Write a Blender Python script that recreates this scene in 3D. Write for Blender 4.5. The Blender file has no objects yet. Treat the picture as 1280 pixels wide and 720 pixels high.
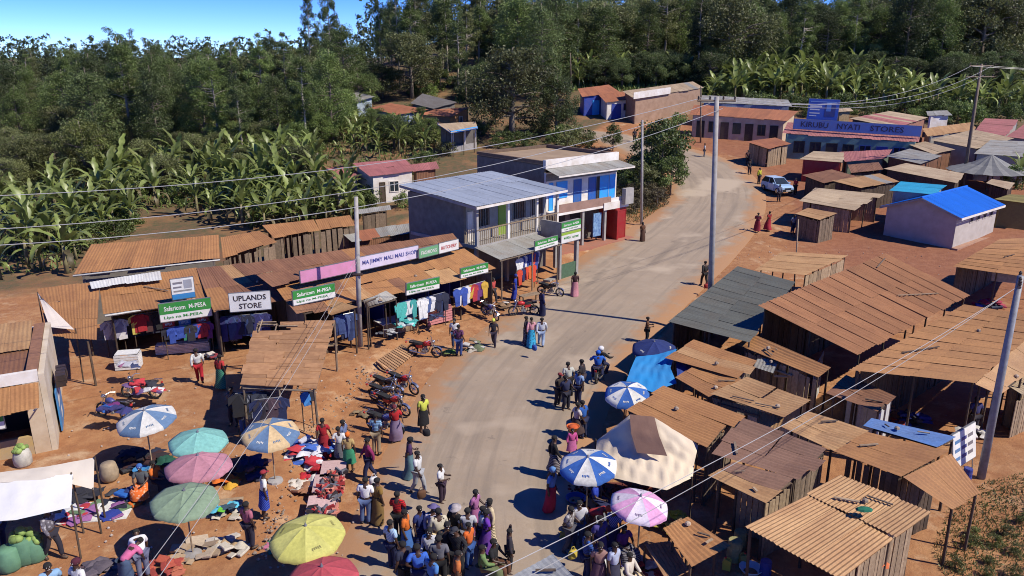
import bpy, math, random
import numpy as np
from mathutils import Vector, Matrix
rnd = random.Random(7)
SC = bpy.context.scene
COL = SC.collection
rad = math.radians

# ------------------------------------------------------------------ camera, sky, sun, exposure
CAM_H, FPX = 15.0, 960.0
PITCH = math.atan(290 / 960.0)
cp, sp = math.cos(PITCH), math.sin(PITCH)
cam = bpy.data.cameras.new('camera')
cam.sensor_width = 36.0
cam.lens = 36.0 * FPX / 1280.0
cam.clip_start, cam.clip_end = 0.5, 6000
cam_o = bpy.data.objects.new('camera', cam)
COL.objects.link(cam_o)
cam_o.location = (0, 0, CAM_H)
cam_o.rotation_euler = (math.pi / 2 - PITCH, 0, 0)
SC.camera = cam_o

SUN_AZ = math.atan2(0.925, -0.385)          # towards the sun, clockwise from +Y
SUN_EL = rad(47)
world = bpy.data.worlds.new('World')
SC.world = world
world.use_nodes = True
wn = world.node_tree.nodes
sky = wn.new('ShaderNodeTexSky')
sky.sky_type = 'NISHITA'
sky.sun_disc = False
sky.sun_elevation = SUN_EL
sky.sun_rotation = SUN_AZ
sky.altitude = 2000
sky.air_density = 0.6
sky.dust_density = 0.0
sky.ozone_density = 8.0
wn['Background'].inputs['Strength'].default_value = 0.15
hsv = wn.new('ShaderNodeHueSaturation')
hsv.inputs['Saturation'].default_value = 1.22
hsv.inputs['Hue'].default_value = 0.52
hsv.inputs['Value'].default_value = 1.0
world.node_tree.links.new(sky.outputs[0], hsv.inputs['Color'])
world.node_tree.links.new(hsv.outputs[0], wn['Background'].inputs['Color'])
sun = bpy.data.lights.new('sun', 'SUN')
sun.energy = 4.1
sun.angle = rad(0.5)
sun.color = (1.0, 0.925, 0.80)
sun_o = bpy.data.objects.new('sun', sun)
COL.objects.link(sun_o)
sv = Vector((math.sin(SUN_AZ) * math.cos(SUN_EL), math.cos(SUN_AZ) * math.cos(SUN_EL), math.sin(SUN_EL)))
sun_o.rotation_euler = sv.to_track_quat('Z', 'Y').to_euler()
sun_o.location = (40, -30, 60)
SC.view_settings.view_transform = 'Standard'
SC.view_settings.look = 'None'
SC.view_settings.exposure = 0.58
SC.view_settings.gamma = 1.0
SC.render.engine = 'CYCLES'
SC.cycles.filter_width = 1.0
SC.cycles.max_bounces = 5
SC.cycles.diffuse_bounces = 3
SC.cycles.transparent_max_bounces = 6

# ------------------------------------------------------------------ the lie of the land
def sm(a, b, x):
    t = min(1.0, max(0.0, (x - a) / (b - a)))
    return t * t * (3 - 2 * t)

RY = [(0, 0), (55, 0), (65, .35), (78, 1.5), (90, 2.9), (105, 5.0), (120, 7.6), (140, 11), (170, 15), (220, 19), (300, 22), (9000, 22)]
TE = [(-50, -7.3), (20, -7.3), (27, -8.1), (30, -8.1), (34, -7.5), (36.3, -6.5), (43, -4.2), (48.7, -.6), (55, 3.2), (65, 9.8), (73, 14.5)]
def lerp_tab(tab, v):
    if v <= tab[0][0]: return tab[0][1]
    for (a, p), (b, q) in zip(tab, tab[1:]):
        if v <= b: return p + (q - p) * (v - a) / (b - a)
    return tab[-1][1]
def T(x, y):
    z = lerp_tab(RY, y) * (.3 + .7 * sm(-60, -16, x))
    if y < 73:
        amp = .38 if y < 38 else .38 * (73 - y) / 35
        z += amp * sm(.45, -.45, x - lerp_tab(TE, y))
    z += .8 * sm(14.5, 24, x) * sm(31, 22, y)
    return z
def ray(px, py):
    u = (px - 640) / FPX
    v = (py - 360) / FPX
    return (u, cp - v * sp, -sp - v * cp)
def R(px, py, h=0.0):
    """the point h metres above the ground that the photograph shows at (px, py)"""
    d = ray(px, py)
    f = lambda t: CAM_H + d[2] * t - T(d[0] * t, d[1] * t) - h
    lo = 4.0
    hi = lo
    while hi < 700:
        hi = lo * 1.02 + .2
        if f(hi) < 0: break
        lo = hi
    for _ in range(30):
        m = (lo + hi) / 2
        if f(m) > 0: lo = m
        else: hi = m
    return Vector((d[0] * lo, d[1] * lo, CAM_H + d[2] * lo))
def GP(x, y, dz=0.0):
    return Vector((x, y, T(x, y) + dz))

# ------------------------------------------------------------------ materials
def lin(c):
    c = c / 255.0
    return c / 12.92 if c <= .04045 else ((c + .055) / 1.055) ** 2.4
def C8(r, g, b, k=1.0):
    return (lin(r) * k, lin(g) * k, lin(b) * k)
MATS = {}
def N(nt, typ, **kw):
    n = nt.nodes.new(typ)
    for k, v in kw.items():
        if k.startswith('_'): setattr(n, k[1:], v)
        else: n.inputs[k.replace('__', ' ')].default_value = v
    return n
def base_mat(name):
    m = bpy.data.materials.new(name)
    m.use_nodes = True
    nt = m.node_tree
    return m, nt, nt.nodes['Principled BSDF'], nt.links.new
def rcoord(nt, L, kind='Object'):
    tc = N(nt, 'ShaderNodeTexCoord')
    oi = N(nt, 'ShaderNodeObjectInfo')
    mu = N(nt, 'ShaderNodeMath', _operation='MULTIPLY')
    mu.inputs[1].default_value = 37.0
    L(oi.outputs['Random'], mu.inputs[0])
    ad = N(nt, 'ShaderNodeVectorMath', _operation='ADD')
    L(tc.outputs[kind], ad.inputs[0]); L(mu.outputs[0], ad.inputs[1])
    return ad.outputs[0], oi
def mixc(nt, L, fac, a, b, blend='MIX'):
    m = N(nt, 'ShaderNodeMix', _data_type='RGBA', _blend_type=blend)
    for v, i in ((fac, 0), (a, 6), (b, 7)):
        if hasattr(v, 'type') and hasattr(v, 'links'): L(v, m.inputs[i])
        elif isinstance(v, (int, float)): m.inputs[i].default_value = v
        else: m.inputs[i].default_value = (*v[:3], 1)
    return m.outputs[2]
def noise(nt, L, vec, scale, detail=4, rough=.6):
    n = N(nt, 'ShaderNodeTexNoise', Scale=scale, Detail=detail, Roughness=rough)
    if vec is not None: L(vec, n.inputs['Vector'])
    return n.outputs['Fac']
def ramp2(nt, L, fac, a, b):
    r = N(nt, 'ShaderNodeMapRange')
    r.inputs[1].default_value = a; r.inputs[2].default_value = b
    L(fac, r.inputs[0])
    return r.outputs[0]
def bump(nt, L, bs, h, s, d=.02):
    b = N(nt, 'ShaderNodeBump', Strength=s, Distance=d)
    L(h, b.inputs['Height']); L(b.outputs[0], bs.inputs['Normal'])
def rand_val(nt, L, oi, col, lo=.75, hi=1.25):
    r = N(nt, 'ShaderNodeMapRange'); r.inputs[3].default_value = lo; r.inputs[4].default_value = hi
    L(oi.outputs['Random'], r.inputs[0])
    hs = N(nt, 'ShaderNodeHueSaturation')
    L(r.outputs[0], hs.inputs['Value']); L(col, hs.inputs['Color'])
    return hs.outputs[0]
def plain(name, col, col2=None, rough=.8, scale=5, bs=.2, metal=0.0, rv=.15, detail=5, bd=.02):
    """a worn surface: two tones of one colour, mottled, a little different on every object"""
    if name in MATS: return MATS[name]
    m, nt, b, L = base_mat(name)
    v, oi = rcoord(nt, L)
    n = noise(nt, L, v, scale, detail)
    f = ramp2(nt, L, n, .3, .72)
    c = mixc(nt, L, f, col2 or tuple(x * .62 for x in col), col)
    if rv: c = rand_val(nt, L, oi, c, 1 - rv, 1 + rv)
    L(c, b.inputs['Base Color'])
    b.inputs['Roughness'].default_value = rough
    b.inputs['Metallic'].default_value = metal
    if bs: bump(nt, L, b, noise(nt, L, v, scale * 6, 3), bs, bd)
    MATS[name] = m
    return m
def pattern(c1, c2, kind):
    """printed cloth: spots, stripes or checks in two colours"""
    nm = 'print_%s_%s_%s' % (kind, c1, c2)
    if nm in MATS: return MATS[nm]
    m, nt, b, L = base_mat('printed_cloth')
    v, oi = rcoord(nt, L)
    if kind == 'spots':
        vo = N(nt, 'ShaderNodeTexVoronoi', Scale=11.0); L(v, vo.inputs['Vector'])
        f = ramp2(nt, L, vo.outputs['Distance'], .42, .30)
    else:
        wv = N(nt, 'ShaderNodeTexWave', Scale=5.5 if kind == 'stripes' else 7.0, Distortion=.4)
        wv.bands_direction = 'Z' if kind == 'stripes' else 'DIAGONAL'
        L(v, wv.inputs['Vector']); f = ramp2(nt, L, wv.outputs['Fac'], .45, .6)
    c = mixc(nt, L, f, C8(*c1, .75), C8(*c2, .75))
    L(c, b.inputs['Base Color']); b.inputs['Roughness'].default_value = .92
    bump(nt, L, b, noise(nt, L, v, 14, 3), .3, .02)
    MATS[nm] = m
    return m
def cloth(r, g, b_, k=.75):
    nm = 'cloth_%d_%d_%d' % (r, g, b_)
    if nm in MATS: return MATS[nm]
    c = C8(r, g, b_, k)
    return plain(nm, c, tuple(x * .72 for x in c), rough=.92, scale=9, bs=.25, rv=.08)
def paint(r, g, b_, k=.75, rough=.5):
    nm = 'paint_%d_%d_%d' % (r, g, b_)
    if nm in MATS: return MATS[nm]
    c = C8(r, g, b_, k)
    dirt = tuple(.5 * x + .5 * y for x, y in zip(c, (.2, .11, .06)))
    return plain(nm, c, tuple(.5 * x + .5 * y for x, y in zip(c, dirt)), rough=rough, scale=2.5, bs=.05, rv=.06)
def tarpcloth(r, g, b_):
    nm = 'tarp_%d_%d_%d' % (r, g, b_)
    if nm in MATS: return MATS[nm]
    c = C8(r, g, b_, .78)
    return plain(nm, c, tuple(.8 * x + .2 * y * .5 for x, y in zip(c, (.3, .2, .12))), rough=.7, scale=.6, bs=.22, rv=.03, detail=3, bd=.06)
def rusty(name, c1, c2, c3, spots=.5, rough=.75, metal=.0):
    """weathered iron sheet: tone per sheet, streaks that run down the sheet, darker rust blotches"""
    if name in MATS: return MATS[name]
    m, nt, b, L = base_mat(name)
    uv = N(nt, 'ShaderNodeTexCoord')
    oi = N(nt, 'ShaderNodeObjectInfo')
    mu = N(nt, 'ShaderNodeMath', _operation='MULTIPLY'); mu.inputs[1].default_value = 91.0
    L(oi.outputs['Random'], mu.inputs[0])
    ad = N(nt, 'ShaderNodeVectorMath', _operation='ADD')
    L(uv.outputs['UV'], ad.inputs[0]); L(mu.outputs[0], ad.inputs[1])
    mp = N(nt, 'ShaderNodeMapping'); mp.inputs['Scale'].default_value = (3.1, .35, 1)
    L(ad.outputs[0], mp.inputs[0])
    st = ramp2(nt, L, noise(nt, L, mp.outputs[0], 1.0, 4), .38, .68)
    bl = ramp2(nt, L, noise(nt, L, ad.outputs[0], .9, 5), .42, .70)
    fine = noise(nt, L, ad.outputs[0], 14, 4)
    c = mixc(nt, L, st, c1, c2)
    mm = N(nt, 'ShaderNodeMath', _operation='MULTIPLY'); mm.inputs[1].default_value = spots
    L(bl, mm.inputs[0])
    c = mixc(nt, L, mm.outputs[0], c, c3)
    f2 = ramp2(nt, L, fine, .25, .8)
    g = N(nt, 'ShaderNodeMapRange'); g.inputs[3].default_value = .75; g.inputs[4].default_value = 1.12
    L(f2, g.inputs[0])
    hs = N(nt, 'ShaderNodeHueSaturation'); L(g.outputs[0], hs.inputs['Value']); L(c, hs.inputs['Color'])
    c = rand_val(nt, L, oi, hs.outputs[0], .9, 1.1)
    L(c, b.inputs['Base Color'])
    b.inputs['Roughness'].default_value = rough
    b.inputs['Metallic'].default_value = metal
    bump(nt, L, b, fine, .15, .01)
    MATS[name] = m
    return m
RUST = rusty('rusty_iron', (.365, .175, .062), (.315, .146, .052), (.20, .082, .032), .45)
RUSTL = rusty('rusty_iron_dusty', (.43, .255, .115), (.35, .19, .08), (.23, .105, .043), .45)
RUSTD = rusty('rusty_iron_dark', (.245, .115, .058), (.19, .085, .043), (.12, .05, .028), .5)
RUSTP = rusty('rusty_iron_plum', (.225, .125, .08), (.19, .10, .062), (.14, .065, .038), .5)
TANR = rusty('tan_roof', (.44, .34, .22), (.36, .26, .16), (.24, .15, .09), .5)
GREYR = rusty('grey_iron', (.30, .30, .275), (.24, .235, .21), (.20, .14, .09), .45, .6)
GREEN_GREY = rusty('mossy_grey_iron', (.135, .14, .115), (.105, .11, .09), (.12, .095, .06), .4, .7)
BLUEGREY = rusty('galvanised_blue_grey', (.34, .38, .44), (.29, .335, .40), (.26, .28, .31), .5, .5, .05)
BLUER = rusty('blue_iron', (.005, .13, .60), (.005, .11, .52), (.005, .10, .42), .3, .42)
TEALR = rusty('teal_iron', (.02, .30, .50), (.015, .25, .42), (.03, .19, .3), .4, .5)
BLUES = rusty('pale_blue_iron', (.11, .22, .48), (.09, .19, .42), (.16, .17, .2), .4, .5)
REDR = rusty('faded_red_iron', (.36, .13, .12), (.30, .10, .10), (.20, .08, .07), .5)
ORANGER = rusty('orange_brown_iron', (.36, .135, .06), (.28, .10, .045), (.18, .07, .04), .5)
WHITEI = rusty('whitened_iron', (.6, .6, .57), (.5, .5, .48), (.4, .34, .28), .4)
WOOD = plain('weathered_wood', (.21, .155, .105), (.11, .08, .055), scale=7, rv=.3)
WOODD = plain('dark_wood', (.10, .066, .042), (.05, .034, .022), scale=7, rv=.3)
WOODP = plain('pale_wood', (.36, .27, .17), (.22, .15, .09), scale=7, rv=.25)
CANOPYW = plain('dusty_boards', (.36, .21, .105), (.22, .115, .055), scale=3, rv=.28)
CONC = plain('concrete', (.34, .32, .30), (.24, .225, .21), scale=2.2, rv=.06)
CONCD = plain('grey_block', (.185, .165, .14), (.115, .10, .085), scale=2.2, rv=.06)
WHITEW = plain('white_wall', (.74, .72, .68), (.55, .48, .40), scale=1.3, rv=.04)
CREAMW = plain('cream_wall', (.55, .44, .31), (.40, .29, .19), scale=1.3, rv=.05)
BRICKW = plain('brown_stone_wall', (.36, .235, .16), (.26, .16, .10), scale=1.6, rv=.05)
TEALW = plain('green_blue_wall', (.13, .24, .23), (.09, .16, .155), scale=1.5, rv=.05)
BLUEW = paint(20, 70, 170)
BRIGHTB = paint(35, 165, 245, .95)
REDW = paint(170, 20, 30)
DARK = plain('painted_interior_shade', (.03, .028, .026), rv=.1, bs=0)  # near-black colour stands in for the shade inside rooms and openings
STEEL = plain('grey_steel', (.32, .32, .32), (.2, .2, .2), rough=.45, metal=.5, bs=.05)
CHROME = plain('chrome', (.6, .6, .6), (.45, .45, .45), rough=.25, metal=.9, bs=0)
BLACK = plain('black_rubber', (.02, .02, .02), (.012, .012, .012), rough=.8)
POLEW = plain('pole_wood_grey', (.36, .34, .32), (.24, .22, .2), scale=3, rv=.1)
POLED = plain('pole_wood_brown', (.20, .15, .11), (.12, .09, .06), scale=3, rv=.1)
WIREM = plain('aluminium_wire', (.42, .42, .41), (.33, .33, .33), rough=.5, metal=.2, bs=0)
SKIN = plain('brown_skin', (.075, .037, .022), (.055, .027, .016), rough=.5, scale=3, bs=0, rv=.3)
HAIR = plain('black_hair', (.012, .010, .009), rough=.9, bs=.2)
GLASS = plain('dark_glass', (.03, .04, .05), (.02, .025, .03), rough=.12, bs=0, rv=.1)
STONE = plain('pale_stone', (.40, .32, .25), (.27, .2, .14), scale=3, rv=.3)
TRUNKM = plain('grey_bark', (.20, .165, .13), (.11, .085, .065), scale=5, rv=.25)
TRUNKP = plain('pale_bark', (.40, .36, .30), (.26, .22, .18), scale=3, rv=.2)
STEMB = plain('banana_stem', (.20, .19, .09), (.12, .09, .045), scale=4, rv=.25)

def leafmat(name, c1, c2, trans=.3, rv=.42, scale=.9, rough=.55):
    m, nt, b, L = base_mat(name)
    v, oi = rcoord(nt, L)
    f = ramp2(nt, L, noise(nt, L, v, scale, 3), .35, .65)
    c = mixc(nt, L, f, c1, c2)
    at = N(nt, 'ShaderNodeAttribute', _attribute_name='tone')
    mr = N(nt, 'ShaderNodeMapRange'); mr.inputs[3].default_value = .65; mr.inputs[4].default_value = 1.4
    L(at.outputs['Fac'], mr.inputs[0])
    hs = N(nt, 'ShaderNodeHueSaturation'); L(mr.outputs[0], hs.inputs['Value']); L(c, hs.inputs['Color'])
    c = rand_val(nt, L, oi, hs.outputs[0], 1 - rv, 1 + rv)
    L(c, b.inputs['Base Color'])
    b.inputs['Roughness'].default_value = rough
    tr = N(nt, 'ShaderNodeBsdfTranslucent'); L(c, tr.inputs['Color'])
    mx = N(nt, 'ShaderNodeMixShader'); mx.inputs[0].default_value = trans
    L(b.outputs[0], mx.inputs[1]); L(tr.outputs[0], mx.inputs[2])
    L(mx.outputs[0], nt.nodes['Material Output'].inputs['Surface'])
    return m
LEAF_DARK = leafmat('dark_foliage', (.078, .108, .034), (.112, .15, .048))
LEAF_MID = leafmat('green_foliage', (.10, .148, .036), (.142, .188, .05))
LEAF_OLIVE = leafmat('olive_foliage', (.15, .162, .058), (.118, .135, .046))
LEAF_YEL = leafmat('yellow_green_foliage', (.13, .145, .035), (.10, .12, .03))
LEAF_BAN = leafmat('banana_leaf', (.150, .195, .042), (.205, .240, .075), trans=.3, rv=.38, scale=1.6, rough=.4)
LEAF_DRY = leafmat('dry_bush', (.13, .105, .055), (.10, .085, .04))
GRASSM = leafmat('grass_blades', (.085, .105, .030), (.15, .13, .055))

# ------------------------------------------------------------------ mesh and object helpers
class MB:
    def __init__(s):
        s.v = []; s.f = []; s.uv = []
    def add(s, vs, fs):
        o = len(s.v)
        s.v += [tuple(p) for p in vs]
        s.f += [tuple(i + o for i in f) for f in fs]
        return s
    def box(s, x0, x1, y0, y1, z0, z1):
        return s.add([(x0, y0, z0), (x1, y0, z0), (x1, y1, z0), (x0, y1, z0), (x0, y0, z1), (x1, y0, z1), (x1, y1, z1), (x0, y1, z1)],
                     [(0, 3, 2, 1), (4, 5, 6, 7), (0, 1, 5, 4), (1, 2, 6, 5), (2, 3, 7, 6), (3, 0, 4, 7)])
    def prism(s, poly, thick):
        """poly: list of Vector (planar), extruded by vector thick"""
        n = len(poly); t = Vector(thick)
        vs = [Vector(p) for p in poly]
        s.add(vs + [p + t for p in vs], [tuple(range(n))[::-1], tuple(range(n, 2 * n))] + [(i, (i + 1) % n, n + (i + 1) % n, n + i) for i in range(n)])
        return s
    def tube(s, pts, r, n=6, cap=True):
        pts = [Vector(p) for p in pts]
        rs = r if isinstance(r, (list, tuple)) else [r] * len(pts)
        rings = []
        up = None
        for i, p in enumerate(pts):
            d = (pts[min(i + 1, len(pts) - 1)] - pts[max(i - 1, 0)])
            d = d.normalized() if d.length > 1e-9 else Vector((0, 0, 1))
            if up is None:
                up = Vector((0, 0, 1)) if abs(d.z) < .9 else Vector((1, 0, 0))
            a = d.cross(up).normalized(); b = a.cross(d)
            up = b if b.length > .1 else up
            rings.append([p + (a * math.cos(2 * math.pi * k / n) + b * math.sin(2 * math.pi * k / n)) * rs[i] for k in range(n)])
        fs = []
        m = len(pts)
        for i in range(m - 1):
            for k in range(n):
                fs.append((i * n + k, i * n + (k + 1) % n, (i + 1) * n + (k + 1) % n, (i + 1) * n + k))
        if cap:
            fs.append(tuple(range(n))[::-1]); fs.append(tuple((m - 1) * n + k for k in range(n)))
        return s.add([q for rg in rings for q in rg], fs)
    def lathe(s, prof, n=12, cx=0, cy=0, sx=1, sy=1):
        vs = []
        for r, z in prof:
            for k in range(n):
                a = 2 * math.pi * k / n
                vs.append((cx + r * math.cos(a) * sx, cy + r * math.sin(a) * sy, z))
        fs = []
        m = len(prof)
        for i in range(m - 1):
            for k in range(n):
                fs.append((i * n + k, i * n + (k + 1) % n, (i + 1) * n + (k + 1) % n, (i + 1) * n + k))
        fs.append(tuple(range(n))[::-1]); fs.append(tuple((m - 1) * n + k for k in range(n)))
        return s.add(vs, fs)
    def shift(s, o):
        o = Vector(o)
        s.v = [(p[0] - o.x, p[1] - o.y, p[2] - o.z) for p in s.v]
        return s
    def xf(s, M):
        s.v = [tuple(M @ Vector(p)) for p in s.v]
        return s
    def mesh(s, name, smooth=False):
        me = bpy.data.meshes.new(name)
        me.from_pydata(s.v, [], s.f)
        if s.uv:
            ul = me.uv_layers.new(name='UVMap')
            vi = np.empty(len(me.loops), dtype=np.int32)
            me.loops.foreach_get('vertex_index', vi)
            ul.data.foreach_set('uv', np.array(s.uv, dtype=np.float32)[vi].ravel())
        if smooth: me.shade_smooth()
        return me
ORG = {}
def link(o, parent=None):
    COL.objects.link(o)
    if parent is not None: o.parent = parent
    return o
def obj(name, mb, mat, parent=None, smooth=False, world=False, loc=None, rot=None, scale=None):
    """links a mesh builder (or a shared mesh) as one object; world=True: its vertices are world coordinates"""
    if isinstance(mb, MB):
        if world and parent is not None: mb.shift(ORG[parent.name])
        me = mb.mesh(name, smooth)
    else: me = mb
    o = bpy.data.objects.new(name, me)
    link(o, parent)
    if mat is not None:
        if not me.materials: me.materials.append(mat)
        elif me.materials[0] is not mat:
            o.material_slots[0].link = 'OBJECT'; o.material_slots[0].material = mat
    if parent is not None and parent.name in ORG: ORG[o.name] = ORG[parent.name]
    if loc is not None: o.location = loc
    if rot is not None: o.rotation_euler = rot
    if scale is not None: o.scale = scale if hasattr(scale, '__len__') else (scale,) * 3
    return o
def tag(o, label=None, cat=None, group=None, kind=None):
    if label: o['label'] = label
    if cat: o['category'] = cat
    if group: o['group'] = group
    if kind: o['kind'] = kind
    return o
def thing(name, label, cat, loc=(0, 0, 0), rz=0.0, group=None, scale=None):
    o = bpy.data.objects.new(name, None)
    o.empty_display_size = .2
    link(o)
    o.location = loc; o.rotation_euler = (0, 0, rz)
    if scale: o.scale = (scale,) * 3
    ORG[o.name] = Vector(loc)
    return tag(o, label, cat, group)
def tree_copy(o, parent=None):
    c = o.copy(); link(c, parent)
    for ch in o.children: tree_copy(ch, c)
    return c
def chip(a, b, t):
    return a + (b - a) * t

def sheets(parent, A, B, C, D, mat, name='roof_sheet', w=.85, rows=1, pitch=.15, amp=.008, rag=.10, segs=4, gap=0.0, mats=None, sag=0.0, lift=.015):
    """corrugated sheets laid side by side over the patch A-B (top edge) / D-C (bottom edge), each sheet its own object; ribs run A->D"""
    A, B, C, D = (Vector(p) for p in (A, B, C, D))
    width = ((B - A).length + (C - D).length) / 2
    ln = ((D - A).length + (C - B).length) / 2
    n = max(1, round(width / w))
    nrm = (B - A).cross(D - A).normalized()
    if nrm.z < 0 and abs(nrm.z) > .05: nrm = -nrm
    P = lambda s, t: chip(chip(A, B, s), chip(D, C, s), t)
    nw = max(1, round((width / n) / pitch))
    K = nw * segs
    for i in range(n):
        for j in range(rows):
            t0 = j / rows - (.04 / max(ln, .1) if j else rnd.uniform(0, rag) / max(ln, .1) * .6)
            t1 = (j + 1) / rows + (rnd.uniform(-rag, rag) / max(ln, .1))
            s0 = i / n - .03 / width; s1 = (i + 1) / n + .03 / width - gap / width
            dz = lift * rnd.random() + (.008 if (i + j) % 2 else 0)
            tw = rnd.uniform(-.012, .012) * (1 + 12 * rag)
            bend = rnd.uniform(-.02, .045) * rag * 9
            mb = MB()
            m = 3
            for r_ in range(m):
                q = r_ / (m - 1)
                for k in range(K + 1):
                    u = k / K
                    s_ = s0 + (s1 - s0) * u + tw * (q - .5) / max(1, n) * 2
                    t_ = t0 + (t1 - t0) * q
                    p = P(s_, t_)
                    h = amp * math.sin(2 * math.pi * nw * u) + dz + (bend if r_ == m - 1 else 0) * u - sag * math.sin(math.pi * s_) * math.sin(math.pi * min(1, max(0, t_)))
                    mb.v.append(tuple(p + nrm * h))
                    mb.uv.append(((i + u) * width / n, t_ * ln))
            for r_ in range(m - 1):
                for k in range(K):
                    a = r_ * (K + 1) + k
                    mb.f.append((a, a + 1, a + K + 2, a + K + 1))
            mm = mat
            if mats and rnd.random() < .13: mm = rnd.choice(mats)
            obj(name, mb, mm, parent, world=True)
def planks(parent, P, Q, ztopP, ztopQ, mat=None, w=.16, name='plank', low=-.05, gap=.25, ragged=.12, thick=.03):
    """upright boards along the ground from P to Q"""
    P = Vector(P); Q = Vector(Q)
    d = Vector((Q.x - P.x, Q.y - P.y, 0)); L_ = d.length
    if L_ < .05: return
    d.normalize(); nn = Vector((-d.y, d.x, 0))
    n = max(1, int(L_ / w))
    for i in range(n):
        if rnd.random() < .03: continue
        a = P + d * (L_ * (i + .06 * rnd.random()) / n)
        ww = L_ / n * (1 - gap * rnd.random() * .5)
        zt = chip(ztopP, ztopQ, (i + .5) / n) - ragged * rnd.random()
        zb = T(a.x, a.y) + low
        off = nn * rnd.uniform(-.015, .015)
        lean = d * rnd.uniform(-.03, .03)
        p = [a + off, a + d * ww + off]
        mb = MB().prism([(p[0].x, p[0].y, zb), (p[1].x, p[1].y, zb), (p[1].x + lean.x, p[1].y + lean.y, zt), (p[0].x + lean.x, p[0].y + lean.y, zt - .03 * rnd.random())], nn * thick)
        obj(name, mb, mat or WOOD, parent, world=True)
def post(parent, p, ztop, r=.045, mat=None, name='post', zb=None):
    zb = T(p[0], p[1]) - .1 if zb is None else zb
    return obj(name, MB().tube([(p[0], p[1], zb), (p[0] + rnd.uniform(-.04, .04), p[1] + rnd.uniform(-.04, .04), ztop)], [r * 1.1, r * .9], 6), mat or WOODD, parent, world=True)
def beam(parent, a, b, r=.04, mat=None, name='beam'):
    return obj(name, MB().tube([a, b], r, 5), mat or WOODD, parent, world=True)
def opening(t, P, Q, cen, f0, f1, z0, z1, kind, om, glass=None):
    """a door or window set in the wall P-Q between the fractions f0 and f1"""
    if cen is not None:
        dn = Vector((P.y - Q.y, Q.x - P.x, 0)).normalized()
        if dn.dot(Vector((cen.x - P.x, cen.y - P.y, 0))) > 0: dn = -dn
    a, b = chip(P, Q, f0), chip(P, Q, f1)
    if (b - a).cross(Vector((0, 0, 1))).dot(dn) < 0: a, b = b, a
    g = min(T(a.x, a.y), T(b.x, b.y)) if cen is not None else P.z
    q = lambda s_, z, o: Vector((chip(a.x, b.x, s_), chip(a.y, b.y, s_), g + z)) + dn * o
    W = (b - a).length; e = .07 / max(W, .1)
    fm = MB()
    for s0, s1, y0, y1 in ((0, e, z0, z1), (1 - e, 1, z0, z1), (e, 1 - e, z1 - .07, z1)) + (((e, 1 - e, z0, z0 + .07),) if kind == 'window' else ()):
        fm.prism([q(s0, y0, .0), q(s1, y0, .0), q(s1, y1, .0), q(s0, y1, .0)], dn * .06)
    w_ = obj(kind, fm, om, t, world=True)
    leaf = GLASS if kind == 'window' else om
    if glass: leaf = glass
    obj('pane' if kind == 'window' else 'door_leaf', MB().prism([q(e, z0, .005), q(1 - e, z0, .005), q(1 - e, z1 - .07, .005), q(e, z1 - .07, .005)], dn * .02), leaf, w_, world=True)
    if kind == 'window':
        obj('mullion', MB().prism([q(.47, z0 + .07, .026), q(.53, z0 + .07, .026), q(.53, z1 - .07, .026), q(.47, z1 - .07, .026)], dn * .02), om, w_, world=True)
    return w_
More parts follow.
